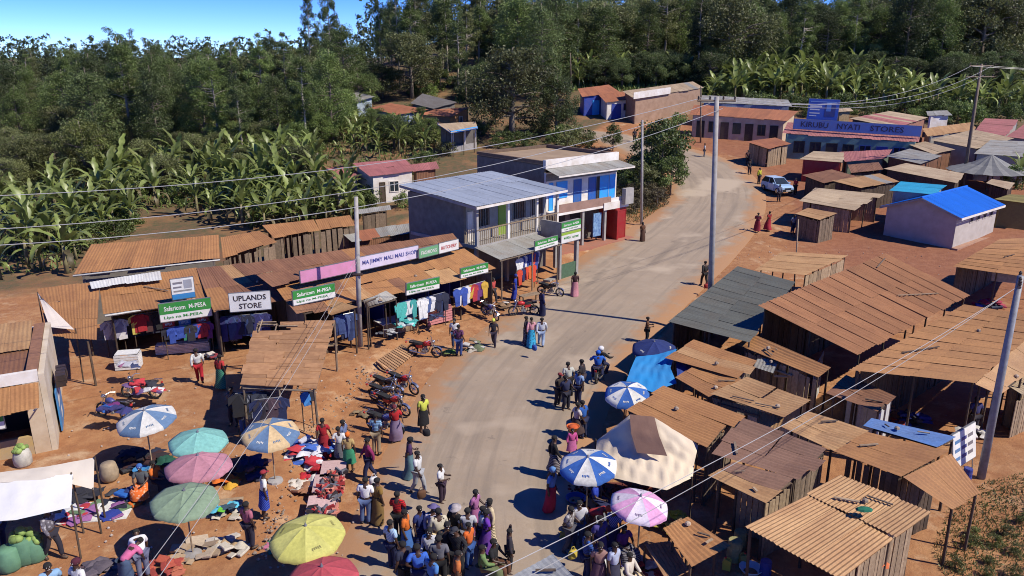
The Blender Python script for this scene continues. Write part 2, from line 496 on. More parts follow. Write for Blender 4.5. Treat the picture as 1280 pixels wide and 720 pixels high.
def shack(name, label, cat, quad, walls='oooo', mat=None, wmat=None, corr='fb', w=.85, rows=1, pitch=.15, amp=.008, inset=.3, group=None, mats=None, rag=.10, sag=0.03, wall_w=.17, zbase=None, lift=.015, openings=()):
    """quad: back-left, back-right, front-right, front-left roof corners as (px, py, height). walls: back, right, front, left:
    o open, p upright planks, s iron sheets"""
    A, B, C, D = (R(*q) if not isinstance(q, Vector) else q for q in quad)
    cen = (A + B + C + D) / 4
    t = thing(name, label, cat, (cen.x, cen.y, T(cen.x, cen.y)), group=group)
    if corr == 'fb': sheets(t, A, B, C, D, mat or RUST, w=w, rows=rows, pitch=pitch, amp=amp, rag=rag, mats=mats, sag=sag, lift=lift)
    else: sheets(t, A, D, C, B, mat or RUST, w=w, rows=rows, pitch=pitch, amp=amp, rag=rag, mats=mats, sag=sag, lift=lift)
    ins = []
    for p in (A, B, C, D):
        d = Vector((cen.x - p.x, cen.y - p.y, 0))
        k = min(inset * 1.4, d.length * .4)
        q = p + d.normalized() * k
        q.z = chip(p.z, cen.z, k / max(d.length, .01)) - .07
        ins.append(q)
    sides = [(0, 1), (1, 2), (2, 3), (3, 0)]
    for ch, (i, j) in zip(walls, sides):
        P, Q = ins[i], ins[j]
        if ch == 'p': planks(t, P, Q, P.z - .05, Q.z - .05, wmat, w=wall_w)
        elif ch == 'w':
            dn = Vector((P.y - Q.y, Q.x - P.x, 0)).normalized()
            if dn.dot(Vector((cen.x - P.x, cen.y - P.y, 0))) < 0: dn = -dn
            zb = min(T(P.x, P.y), T(Q.x, Q.y)) - .3
            obj('wall', MB().prism([(P.x, P.y, zb), (Q.x, Q.y, zb), tuple(Q), tuple(P)], dn * .15), wmat or CREAMW, t, world=True)
        elif ch == 's':
            gz = lambda p: Vector((p.x, p.y, T(p.x, p.y) - .05))
            sheets(t, P, Q, gz(Q), gz(P), wmat or RUSTD, name='wall_sheet', w=.85, pitch=.17, amp=.012, rag=.02, segs=3)
    for side, f0, f1, z0, z1, kind, om in openings:
        i, j = sides['brfl'.index(side)]
        P, Q = ins[i], ins[j]
        opening(t, P, Q, cen, f0, f1, z0, z1, kind, om)
    if 'w' in walls.replace('o', 'w') and walls.count('w') >= 3: return t
    if name in ('stall', 'shop', 'shop_row', 'market_shed', 'lean_to', 'near_shack', 'long_stall', 'shed', 'back_building', 'awning') and cen.y < 60:
        for _ in range(rnd.randint(0, 2)):
            f, g = rnd.uniform(.1, .8), rnd.uniform(.1, .8)
            q = lambda f_, g_: chip(chip(A, B, f_), chip(D, C, f_), g_)
            a, b = q(f, g), q(min(.97, f + rnd.uniform(.05, .25)), min(.97, max(.03, g + rnd.uniform(-.15, .3))))
            up_ = Vector((0, 0, .05)); sd = (b - a).cross(Vector((0, 0, 1))).normalized() * rnd.uniform(.04, .09)
            obj('loose_board', MB().prism([tuple(a + up_), tuple(b + up_), tuple(b + sd + up_), tuple(a + sd + up_)], (0, 0, .03)), rnd.choice([WOOD, WOODP, WOODD]), t, world=True)
        for _ in range(rnd.randint(0, 1)):
            p = chip(chip(A, B, rnd.uniform(.1, .9)), chip(D, C, rnd.uniform(.1, .9)), .5 + rnd.uniform(-.4, .4))
            obj('weight_stone', MB().lathe([(.05, 0), (.10, .03), (.08, .09), (.03, .12)], 6).xf(Matrix.Translation(p + Vector((0, 0, .01)))), STONE, t, world=True)
    for p in ins: post(t, p, p.z)
    for i, j in sides: beam(t, ins[i] + Vector((0, 0, .0)), ins[j] + Vector((0, 0, .0)))
    for i, j in sides:
        L_ = (ins[i] - ins[j]).length
        for k in range(1, int(L_ / 2.6) + 1):
            f = k / (int(L_ / 2.6) + 1)
            q = chip(ins[i], ins[j], f)
            post(t, q, q.z)
    return t
# ------------------------------------------------------------------ lettering and bodies: evaluated once, before the scene fills up
TEXTS = ['UPLANDS', 'STORE', 'MA JIMMY MALI MALI SHOP', 'Safaricom  M-PESA', 'Lipa na M-PESA', 'M-PESA', 'KIRUBU', 'NYATI', 'STORES', 'BUTCHERY', 'FASHIONS', 'AIRTIME']
_tmp = {}
for s in TEXTS:
    cu = bpy.data.curves.new('lettering', 'FONT')
    cu.body = s; cu.size = 1; cu.offset = .018; cu.resolution_u = 2
    o = bpy.data.objects.new('lettering', cu); COL.objects.link(o)
    _tmp[('t', s)] = o
# joints of the poses; a person faces -Y
def pose(name):
    J = dict(pel=(0, 0, .93), spi=(0, 0, 1.12), che=(0, .0, 1.31), nek=(0, .0, 1.46), chi=(0, -.02, 1.525), hed=(0, -.015, 1.60), top=(0, 0, 1.665))
    for s, sg in (('l', 1), ('r', -1)):
        J['sh' + s] = (sg * .175, 0, 1.395); J['el' + s] = (sg * .235, .03, 1.12); J['wr' + s] = (sg * .245, -.04, .89); J['ha' + s] = (sg * .24, -.06, .81)
        J['hi' + s] = (sg * .09, 0, .87); J['kn' + s] = (sg * .10, -.02, .48); J['an' + s] = (sg * .10, .02, .09); J['to' + s] = (sg * .12, -.14, .035)
    def sh(keys, d):
        for k in keys:
            J[k] = tuple(a + b for a, b in zip(J[k], d))
    if name == 'walk':
        J.update(knl=(.1, -.17, .50), anl=(.1, -.20, .10), tol=(.11, -.35, .06), knr=(-.1, .05, .47), anr=(-.1, .24, .14), tor=(-.11, .12, .035),
                 ell=(.23, .12, 1.14), wrl=(.23, .12, .90), hal=(.23, .10, .82), elr=(-.23, -.09, 1.14), wrr=(-.22, -.22, .95), har=(-.22, -.26, .88))
    if name == 'phone':
        J.update(ell=(.25, -.02, 1.13), wrl=(.16, -.24, 1.16), hal=(.13, -.31, 1.19), elr=(-.25, -.05, 1.12), wrr=(-.10, -.26, 1.12), har=(-.06, -.33, 1.14), knl=(.12, -.06, .48))
    if name == 'stand2':
        J.update(ell=(.30, .10, 1.15), wrl=(.17, .02, 1.0), hal=(.13, -.05, .99), elr=(-.22, .05, 1.12), wrr=(-.24, -.10, .92), har=(-.23, -.15, .85), knl=(.13, -.10, .49), anl=(.15, -.04, .09), tol=(.19, -.19, .035), hed=(.03, -.03, 1.60), chi=(.015, -.03, 1.525), top=(.04, -.01, 1.66))
    if name == 'stand3':
        J.update(ell=(.27, -.02, 1.14), wrl=(.26, -.22, 1.03), hal=(.25, -.30, 1.04), elr=(-.21, .08, 1.12), wrr=(-.12, .14, .95), har=(-.06, .15, .93), knr=(-.13, -.07, .48), anr=(-.15, .06, .10), tor=(-.2, -.09, .035), hed=(-.025, -.045, 1.595), chi=(-.01, -.04, 1.525), top=(-.035, -.03, 1.66))
    if name == 'head':
        J.update(ell=(.33, -.08, 1.55), wrl=(.17, -.06, 1.72), hal=(.10, -.05, 1.76))
    if name == 'bend':
        up = ['spi', 'che', 'nek', 'chi', 'hed', 'top', 'shl', 'shr', 'ell', 'elr', 'wrl', 'wrr', 'hal', 'har']
        M = Matrix.Translation((0, .05, .92)) @ Matrix.Rotation(rad(62), 4, 'X') @ Matrix.Translation((0, 0, -.92))
        for k in up: J[k] = tuple(M @ Vector(J[k]))
        for s, sg in (('l', 1), ('r', -1)):
            x, y, z = J['sh' + s]
            J['el' + s] = (x + sg * .05, y - .08, z - .27); J['wr' + s] = (x + sg * .02, y - .16, z - .50); J['ha' + s] = (x, y - .19, z - .58)
        J['pel'] = (0, .08, .92)
    if name in ('sit', 'ride'):
        dz = -.42 if name == 'sit' else -.05
        for k in J:
            if k == 'top' or k[:2] not in ('kn', 'an', 'to'): J[k] = (J[k][0], J[k][1] - (0 if name == 'sit' else 0), J[k][2] + dz)
        for s, sg in (('l', 1), ('r', -1)):
            if name == 'sit':
                J['kn' + s] = (sg * .14, -.40, .50); J['an' + s] = (sg * .13, -.38, .09); J['to' + s] = (sg * .14, -.54, .04)
                J['el' + s] = (sg * .24, -.10, .74); J['wr' + s] = (sg * .14, -.32, .66); J['ha' + s] = (sg * .10, -.40, .66)
            else:
                J['kn' + s] = (sg * .20, -.36, .68); J['an' + s] = (sg * .19, -.14, .32); J['to' + s] = (sg * .20, -.30, .27)
                J['el' + s] = (sg * .30, -.20, 1.10); J['wr' + s] = (sg * .30, -.46, 1.02); J['ha' + s] = (sg * .29, -.54, 1.02)
    return J
RADII = dict(pel=(.155, .115), spi=(.13, .10), che=(.155, .11), nek=(.055, .055), chi=(.066, .07), hed=(.083, .098), top=(.05, .06))
for s in 'lr':
    RADII.update({'sh' + s: (.06, .06), 'el' + s: (.042, .042), 'wr' + s: (.03, .028), 'ha' + s: (.04, .022), 'hi' + s: (.095, .095), 'kn' + s: (.06, .06), 'an' + s: (.042, .042), 'to' + s: (.04, .032)})
BONES = [('pel', 'spi'), ('spi', 'che'), ('che', 'nek'), ('nek', 'chi'), ('chi', 'hed'), ('hed', 'top')]
for s in 'lr': BONES += [('che', 'sh' + s), ('sh' + s, 'el' + s), ('el' + s, 'wr' + s), ('wr' + s, 'ha' + s), ('pel', 'hi' + s), ('hi' + s, 'kn' + s), ('kn' + s, 'an' + s), ('an' + s, 'to' + s)]
def skin_src(key, J, bones, radf, sub=1):
    names = []
    for a, b in bones:
        for k in (a, b):
            if k not in names: names.append(k)
    me = bpy.data.meshes.new('src')
    me.from_pydata([J[k] for k in names], [(names.index(a), names.index(b)) for a, b in bones], [])
    o = bpy.data.objects.new('src', me); COL.objects.link(o)
    md = o.modifiers.new('skin', 'SKIN'); md.use_smooth_shade = True
    md.branch_smoothing = .3
    sv_ = me.skin_vertices[0].data
    for i, k in enumerate(names):
        sv_[i].radius = radf(k)
        sv_[i].use_root = (k in ('pel', 'che') and i == 0)
    if sub:
        m2 = o.modifiers.new('sub', 'SUBSURF'); m2.levels = sub; m2.render_levels = sub
    _tmp[key] = o
POSES = {n: pose(n) for n in ('stand', 'stand2', 'stand3', 'walk', 'phone', 'head', 'bend', 'sit', 'ride')}
for pn, J in POSES.items():
    skin_src(('body', pn), J, BONES, lambda k: RADII[k])
    up = [('che', 'spi'), ('spi', 'pel'), ('che', 'nk2')]
    J2 = dict(J)
    J2['nk2'] = tuple(chip(Vector(J['che']), Vector(J['nek']), .72))
    for s in 'lr':
        J2['sl' + s] = tuple(chip(Vector(J['sh' + s]), Vector(J['el' + s]), .8))
        up += [('che', 'sh' + s), ('sh' + s, 'sl' + s)]
    rs = dict(che=(.185, .14), spi=(.165, .13), pel=(.18, .145), nk2=(.075, .075), shl=(.082, .082), shr=(.082, .082), sll=(.072, .072), slr=(.072, .072))
    skin_src(('top', pn), J2, up, lambda k: rs[k])
    up2 = [b for b in up if not b[1].startswith('sl')] + [(a + s, b + s) for s in 'lr' for a, b in (('sh', 'el'), ('el', 'wr'))]
    rs2 = dict(rs); rs2.update({a + s: b for s in 'lr' for a, b in (('el', (.062, .062)), ('wr', (.05, .05)))})
    skin_src(('jacket', pn), J2, up2, lambda k: rs2[k])
    tr = [('pel', 'hil'), ('hil', 'knl'), ('knl', 'anl'), ('pel', 'hir'), ('hir', 'knr'), ('knr', 'anr')]
    rt = dict(pel=(.165, .135), hil=(.118, .118), hir=(.118, .118), knl=(.085, .085), knr=(.085, .085), anl=(.07, .07), anr=(.07, .07))
    skin_src(('trousers', pn), J, tr, lambda k: rt[k])
bpy.context.view_layer.update()
_dg = bpy.context.evaluated_depsgraph_get()
SRC = {}
for k, o in _tmp.items():
    me = bpy.data.meshes.new_from_object(o.evaluated_get(_dg))
    me.name = str(k[0]) if k[0] != 't' else 'lettering'
    SRC[k] = me
for o in _tmp.values():
    d_ = o.data; bpy.data.objects.remove(o)
    (bpy.data.curves if isinstance(d_, bpy.types.Curve) else bpy.data.meshes).remove(d_)
def mesh_arrays(me):
    v = np.empty(len(me.vertices) * 3); me.vertices.foreach_get('co', v)
    return v.reshape(-1, 3), [tuple(p.vertices) for p in me.polygons]
# hands with fingers, a nose and ears become part of each body mesh
for pn, J in POSES.items():
    v, f = mesh_arrays(SRC[('body', pn)])
    mb = MB(); mb.add(v, f)
    for s, sg in (('l', 1), ('r', -1)):
        w_ = Vector(J['wr' + s]); h_ = Vector(J['ha' + s]); d = (h_ - w_).normalized()
        side = d.cross(Vector((sg, 0, 0)))
        side = side.normalized() if side.length > .1 else Vector((0, 1, 0))
        pal = d.cross(side).normalized()
        for k, ln in enumerate((.062, .07, .066, .05)):
            b = h_ + side * (.03 - .02 * k)
            mb.tube([b, b + d * ln * .55 + pal * .004, b + d * ln * .9 - pal * .018], [.0095, .009, .007], 5)
        b = w_ + d * .035 + side * .03
        mb.tube([b, b + side * .028 + d * .03, b + side * .03 + d * .06], [.011, .010, .008], 5)
    hd = Vector(J['hed']); upv = (Vector(J['top']) - Vector(J['chi'])).normalized()
    fw = Vector((0, -1, 0)); fw = (fw - upv * fw.dot(upv)).normalized(); sd = upv.cross(fw)
    mb.tube([hd + fw * .085 + upv * .015, hd + fw * .108 - upv * .018, hd + fw * .09 - upv * .03], [.008, .016, .010], 5)
    for q in (-1, 1): mb.tube([hd + sd * q * .078 + upv * .02, hd + sd * q * .093, hd + sd * q * .078 - upv * .03], [.012, .016, .010], 5)
    SRC[('body', pn)] = mb.mesh('body', True)
    eye = MB()
    for q in (-1, 1):
        e = hd + fw * .083 + sd * q * .033 + upv * .018
        eye.tube([e, e + fw * .012], [.012, .006], 6)
    eye.tube([hd + fw * .085 - upv * .05 + sd * .025, hd + fw * .09 - upv * .052, hd + fw * .085 - upv * .05 - sd * .025], .006, 4)
    SRC[('eyes', pn)] = eye.mesh('eyes')
    Mh = Matrix.Translation(hd) @ upv.to_track_quat('Z', 'Y').to_matrix().to_4x4()
    fl = (Mh.to_3x3().inverted() @ fw)
    rz = math.atan2(fl.x, -fl.y)
    Mh = Mh @ Matrix.Rotation(rz, 4, 'Z')
    def cap(prof, ox=0, oy=.012, n=10, cut=None, extra=None):
        m_ = MB().lathe(prof, n, ox, oy, .93, 1.06)
        if extra: extra(m_)
        return m_.xf(Mh).mesh('hair', True)
    SRC[('hair', pn)] = cap([(.088, -.02), (.100, .02), (.098, .055), (.075, .088), (.03, .104)])
    SRC[('long_hair', pn)] = cap([(.07, -.12), (.095, -.07), (.100, .02), (.098, .055), (.075, .088), (.03, .104)], oy=.025)
    SRC[('scarf', pn)] = cap([(.085, -.05), (.104, -.01), (.112, .04), (.100, .085), (.06, .12), (.02, .135)], oy=.02)
    SRC[('cap', pn)] = cap([(.102, .02), (.106, .05), (.085, .095), (.03, .112)], extra=lambda m_: m_.prism([(-.07, -.09, .03), (.07, -.09, .03), (.055, -.185, .015), (-.055, -.185, .015)], (0, 0, .012)))
    SRC[('hat', pn)] = cap([(.20, .02), (.205, .032), (.112, .045), (.106, .10), (.05, .125)])
    SRC[('helmet', pn)] = cap([(.10, -.07), (.128, -.02), (.135, .05), (.105, .11), (.04, .14)])
    # skirts hang from the waist around the legs
    pel = Vector(J['pel'])
    if pn != 'ride':
        for kind, zf in (('skirt', .40), ('long_skirt', .10)):
            vs = []; n = 18; rows = 6
            for r_ in range(rows):
                q = r_ / (rows - 1)
                z = chip(pel.z + .10, min(zf, pel.z - .2) if pn != 'sit' else .12, q)
                # the legs at this height
                cs = []
                for s in 'lr':
                    hi, kn, an = Vector(J['hi' + s]), Vector(J['kn' + s]), Vector(J['an' + s])
                    if pn == 'sit': c_ = chip(hi, kn, min(1, q * 1.6)); 
                    elif z > kn.z: c_ = chip(hi, kn, min(1, max(0, (hi.z - z) / max(.01, hi.z - kn.z))))
                    else: c_ = chip(kn, an, min(1, (kn.z - z) / max(.01, kn.z - an.z)))
                    cs.append(c_)
                cx = (cs[0].x + cs[1].x) / 2; cy = (cs[0].y + cs[1].y) / 2
                if q == 0: cx, cy = pel.x, pel.y
                ex = abs(cs[0].x - cs[1].x) / 2 + .12 + .05 * q; ey = abs(cs[0].y - cs[1].y) / 2 + .13 + .05 * q
                if q == 0: ex, ey = .165, .135
                if pn == 'sit': z = chip(pel.z + .08, .42 if q < .7 else .2, q); ey += .06
                for k in range(n):
                    a = 2 * math.pi * k / n
                    fo = 1 + .07 * q * math.sin(a * 6 + q)
                    vs.append((cx + ex * fo * math.cos(a), cy + ey * fo * math.sin(a), z))
            m_ = MB()
            m_.add(vs, [(i * n + k, i * n + (k + 1) % n, (i + 1) * n + (k + 1) % n, (i + 1) * n + k) for i in range(rows - 1) for k in range(n)])
            SRC[(kind, pn)] = m_.mesh(kind, True)
    for s in 'lr':
        sh_ = MB()
        a = Vector(J['an' + s]); t_ = Vector(J['to' + s])
        sh_.tube([a + (a - t_) * .15 - Vector((0, 0, .03)), (a + t_) / 2 - Vector((0, 0, .02)), t_ + (t_ - a) * .15], [.05, .052, .035], 7)
        SRC[('shoe' + s, pn)] = sh_.mesh('shoe', True)

def lettering(parent, s, cx, cz, w, h, mat, y=-.04):
    """flat letters on the local XZ face of parent, centred at (cx, cz), scaled into w by h"""
    me = SRC[('t', s)]
    v, f = mesh_arrays(me)
    v = v.copy()
    mn, mx_ = v.min(0), v.max(0)
    k = np.array([w / (mx_[0] - mn[0]), h / (mx_[1] - mn[1])])
    mb = MB()
    c_ = (mn + mx_) / 2
    mb.add([((p[0] - c_[0]) * k[0] + cx, y, (p[1] - c_[1]) * k[1] + cz) for p in v], f)
    return obj('lettering', mb, mat, parent)
def board(label, pl, pr, z0, h, bands, texts, name='shop_sign', cat='sign', thick=.05, frame=True, lean=0.0, group=None, posts=0.0, marks=None):
    """a flat sign from world point pl to pr (left and right, seen from the street), h tall, bottom at z0 above pl/pr;
    bands: (z from, z to, material) as fractions; texts: (string, x centre, z centre, width, height, material) as fractions"""
    pl, pr = Vector(pl), Vector(pr)
    d = pr - pl
    W = Vector((d.x, d.y, 0)).length
    t = thing(name, label, cat, (pl.x, pl.y, pl.z + z0), math.atan2(d.y, d.x), group)
    t.rotation_euler = (lean, -math.atan2(d.z, W), math.atan2(d.y, d.x))
    ORG[t.name] = Vector((0, 0, 0))
    for a, b, m in bands:
        obj('board', MB().box(0, W, -.02 if a == 0 else -.023, thick, h * a + .001, h * b - .001), m, t)
    if frame:
        fr = MB()
        fr.box(-.03, W + .03, .0, thick + .02, -.04, -.002); fr.box(-.03, W + .03, .0, thick + .02, h + .002, h + .03)
        fr.box(-.03, -.001, .0, thick + .02, -.04, h + .03); fr.box(W + .001, W + .03, .0, thick + .02, -.04, h + .03)
        obj('frame', fr, STEEL, t)
    for s, cx, cz, w_, h_, m in texts:
        lettering(t, s, cx * W, cz * h, w_ * W, h_ * h, m, y=-.03)
    if marks: marks(t, W, h)
    if posts:
        for x in (.06, W - .06): obj('post', MB().tube([(x, thick + .03, -posts), (x, thick + .03, h)], .025, 6), STEEL, t)
    return t
# ------------------------------------------------------------------ ground and road
def vnoise(x, y):
    return (math.sin(x * .9 + 1.3 * math.sin(y * .7)) + math.sin(y * 1.1 + 1.7 * math.sin(x * .53 + 1)) + .5 * math.sin(x * 2.7 + y * 2.1) + .4 * math.sin(x * 4.3 - y * 3.7)) / 2.9
ROAD_L = [(395, 760), (430, 700), (470, 610), (512, 525), (560, 458), (632, 398), (715, 334), (795, 285), (833, 258), (843, 236), (828, 214), (795, 197), (760, 183), (735, 172), (690, 163)]
ROAD_R = [(790, 760), (770, 700), (735, 600), (745, 520), (782, 452), (850, 378), (905, 325), (935, 290), (950, 258), (945, 230), (915, 204), (870, 188), (820, 177), (780, 168), (700, 158)]
def resample(pts, n):
    P = [R(*p) for p in pts]
    L_ = [0]
    for a, b in zip(P, P[1:]): L_.append(L_[-1] + (b - a).length)
    out = []
    # Catmull-Rom through the points, even steps
    for i in range(n):
        s = L_[-1] * i / (n - 1)
        k = max(j for j in range(len(P) - 1) if L_[j] <= s + 1e-6)
        t = (s - L_[k]) / (L_[k + 1] - L_[k])
        p0, p1, p2, p3 = P[max(k - 1, 0)], P[k], P[k + 1], P[min(k + 2, len(P) - 1)]
        out.append(.5 * ((2 * p1) + (p2 - p0) * t + (2 * p0 - 5 * p1 + 4 * p2 - p3) * t * t + (3 * p1 - p0 - 3 * p2 + p3) * t ** 3))
    return out
NR = 150
RL, RR = resample(ROAD_L, NR), resample(ROAD_R, NR)
RC = [((a + b) / 2, (b - a).length / 2) for a, b in zip(RL, RR)]
def road_dist(x, y):
    """metres outside the road edge (negative on the road)"""
    best = 1e9
    for c_, hw in RC[::3]:
        d = math.hypot(x - c_.x, y - c_.y) - hw
        if d < best: best = d
    return best
def axis(lo, hi, f0, f1, step):
    a = list(np.arange(f0, f1 + 1e-6, step))
    s = step; x = f1
    while x < hi:
        s *= 1.18; x = min(hi, x + s); a.append(x)
    s = step; x = f0
    while x > lo:
        s *= 1.18; x = max(lo, x - s); a.insert(0, x)
    return a
XS = axis(-2500, 2500, -46, 52, .62); YS = axis(-60, 4000, 14, 108, .62)
vs = []; veg = []; red = []
for y in YS:
    for x in XS:
        z = T(x, y) + .05 * vnoise(x, y) + .02 * vnoise(x * 3.1, y * 2.7)
        near = -10 < x < 30 and y < 108
        rd = road_dist(x, y) if (-14 < x < 40 and y < 112) else 9
        if rd < .8: z -= .10 * sm(.8, -.6, rd)
        vs.append((x, y, z))
        # where things grow: behind the left shops, the far hillside, the bank inside the bend, the near right bank
        g = sm(0, 4, -(x + 19) + (y - 48) * .55) * sm(44, 52, y + .2 * vnoise(x * .4, y * .4) * 8)
        g = max(g, sm(106, 116, y) * .9, sm(-18, -24, x) * sm(46, 54, y))
        g = max(g, sm(0, 3, (x - 4)) * sm(0, 3, 15 - x) * sm(68, 73, y) * sm(100, 92, y) * .75 * (1 if rd > 1 else 0))
        g = max(g, .7 * sm(15.5, 18.5, x) * sm(24.5, 22.5, y), sm(52, 60, x) * sm(60, 75, y))
        g *= .55 + .45 * sm(-.6, .5, vnoise(x * .7, y * .7))
        red.append(max(.85 * sm(20, 27, x) * sm(42, 50, y) * (1 if rd > 2 else .3), sm(-12, -15, x) * sm(-32, -29, x) * sm(50, 53, y) * sm(66, 60, y), .8 * sm(9, 12, x) * sm(112, 100, y) * sm(92, 96, y) * (1 if rd > 1 else 0)))
        veg.append(max(g, sm(135, 160, y)))
nx, ny = len(XS), len(YS)
fs = [(j * nx + i, j * nx + i + 1, (j + 1) * nx + i + 1, (j + 1) * nx + i) for j in range(ny - 1) for i in range(nx - 1)]
gm = MB(); gm.v = vs; gm.f = fs
gme = gm.mesh('ground', True)
gme.attributes.new('green', 'FLOAT', 'POINT').data.foreach_set('value', np.array(veg, dtype=np.float32))
gme.attributes.new('red', 'FLOAT', 'POINT').data.foreach_set('value', np.array(red, dtype=np.float32))
def ground_material():
    m, nt, b, L = base_mat('red_earth')
    tc = N(nt, 'ShaderNodeTexCoord'); v = tc.outputs['Object']
    n1 = ramp2(nt, L, noise(nt, L, v, .22, 5, .6), .35, .66)
    n2 = ramp2(nt, L, noise(nt, L, v, 1.7, 6, .65), .36, .66)
    n3 = noise(nt, L, v, 12, 4, .7)
    c = mixc(nt, L, n1, (.33, .145, .052), (.41, .22, .10))
    c = mixc(nt, L, n2, c, (.27, .112, .042))
    # pale trodden dust and dark damp scraps
    n4 = ramp2(nt, L, noise(nt, L, v, .55, 6, .7), .55, .70)
    c = mixc(nt, L, n4, c, (.46, .30, .17))
    vo = N(nt, 'ShaderNodeTexVoronoi', Scale=7.0); L(v, vo.inputs['Vector'])
    sp_ = ramp2(nt, L, vo.outputs['Distance'], .13, .06)
    n5 = ramp2(nt, L, noise(nt, L, v, .9, 3), .52, .62)
    mm = N(nt, 'ShaderNodeMath', _operation='MULTIPLY'); L(sp_, mm.inputs[0]); L(n5, mm.inputs[1])
    c = mixc(nt, L, mm.outputs[0], c, (.16, .09, .05))
    ar = N(nt, 'ShaderNodeAttribute', _attribute_name='red')
    c = mixc(nt, L, ar.outputs['Fac'], c, mixc(nt, L, n2, (.25, .095, .045), (.19, .065, .03)))
    at = N(nt, 'ShaderNodeAttribute', _attribute_name='green')
    g1 = mixc(nt, L, n2, (.075, .072, .028), (.16, .085, .04))
    ad = N(nt, 'ShaderNodeMath', _operation='ADD'); L(at.outputs['Fac'], ad.inputs[0])
    n3b = N(nt, 'ShaderNodeMapRange'); n3b.inputs[3].default_value = -.3; n3b.inputs[4].default_value = .3
    L(noise(nt, L, v, .8, 5, .7), n3b.inputs[0]); L(n3b.outputs[0], ad.inputs[1])
    c = mixc(nt, L, ramp2(nt, L, ad.outputs[0], .25, .75), c, g1)
    g = N(nt, 'ShaderNodeMapRange'); g.inputs[3].default_value = .8; g.inputs[4].default_value = 1.2
    L(n3, g.inputs[0])
    hs = N(nt, 'ShaderNodeHueSaturation'); L(g.outputs[0], hs.inputs['Value']); L(c, hs.inputs['Color'])
    L(hs.outputs[0], b.inputs['Base Color'])
    b.inputs['Roughness'].default_value = .95
    bump(nt, L, b, noise(nt, L, v, 4, 8, .75), .55, .12)
    return m
ground = obj('ground', gme, ground_material())
tag(ground, 'trodden red earth of the market street and the hillside', kind='structure')

rm = MB(); NW = 14
for i in range(NR):
    a, b = RL[i], RR[i]
    for k in range(NW + 1):
        u = k / NW
        uu = -.06 + 1.12 * u
        p = chip(a, b, uu)
        e = max(0, abs(u - .5) * 2 - .86) / .14
        rm.v.append((p.x, p.y, T(p.x, p.y) * 1.0 + .05 - .10 * e + .05 * (1 - (2 * u - 1) ** 2) + .012 * vnoise(p.x, p.y)))
        rm.uv.append((u, i / NR * 14))
rm.f = [(i * (NW + 1) + k, i * (NW + 1) + k + 1, (i + 1) * (NW + 1) + k + 1, (i + 1) * (NW + 1) + k) for i in range(NR - 1) for k in range(NW)]
def road_material():
    m, nt, b, L = base_mat('dusty_tarmac')
    tc = N(nt, 'ShaderNodeTexCoord'); v = tc.outputs['Object']; uv = tc.outputs['UV']
    n1 = ramp2(nt, L, noise(nt, L, v, .35, 6, .65), .34, .66)
    n2 = ramp2(nt, L, noise(nt, L, v, 2.2, 6, .7), .3, .7)
    c = mixc(nt, L, n1, (.25, .198, .148), (.36, .286, .21))
    c = mixc(nt, L, n2, c, (.295, .225, .155))
    mp = N(nt, 'ShaderNodeMapping'); mp.inputs['Scale'].default_value = (16, .55, 1); L(uv, mp.inputs[0])
    st = ramp2(nt, L, noise(nt, L, mp.outputs[0], 1.0, 5, .6), .46, .72)
    c = mixc(nt, L, st, c, (.205, .162, .12))
    pa = ramp2(nt, L, noise(nt, L, v, .16, 4, .5), .56, .64)
    c = mixc(nt, L, pa, c, (.395, .315, .23))
    dk = ramp2(nt, L, noise(nt, L, v, .8, 5, .7), .64, .72)
    c = mixc(nt, L, dk, c, (.18, .14, .105))
    # earth washed and blown over the edges
    sx = N(nt, 'ShaderNodeSeparateXYZ'); L(uv, sx.inputs[0])
    s1 = N(nt, 'ShaderNodeMath', _operation='SUBTRACT'); L(sx.outputs[0], s1.inputs[0]); s1.inputs[1].default_value = .5
    ab = N(nt, 'ShaderNodeMath', _operation='ABSOLUTE'); L(s1.outputs[0], ab.inputs[0])
    nn = N(nt, 'ShaderNodeMapRange'); nn.inputs[3].default_value = -.26; nn.inputs[4].default_value = .24
    L(noise(nt, L, v, .42, 6, .7), nn.inputs[0])
    ad = N(nt, 'ShaderNodeMath', _operation='ADD'); L(ab.outputs[0], ad.inputs[0]); L(nn.outputs[0], ad.inputs[1])
    ed = ramp2(nt, L, ad.outputs[0], .30, .42)
    c = mixc(nt, L, ed, c, (.34, .185, .09))
    fine = noise(nt, L, v, 26, 4, .8)
    g = N(nt, 'ShaderNodeMapRange'); g.inputs[3].default_value = .82; g.inputs[4].default_value = 1.18
    L(fine, g.inputs[0])
    hs = N(nt, 'ShaderNodeHueSaturation'); L(g.outputs[0], hs.inputs['Value']); L(c, hs.inputs['Color'])
    L(hs.outputs[0], b.inputs['Base Color'])
    b.inputs['Roughness'].default_value = .9
    bump(nt, L, b, noise(nt, L, v, 9, 6, .8), .25, .03)
    return m
road = obj('road', rm, road_material(), smooth=True)
tag(road, 'dusty tarmac road curving up through the town', kind='structure')

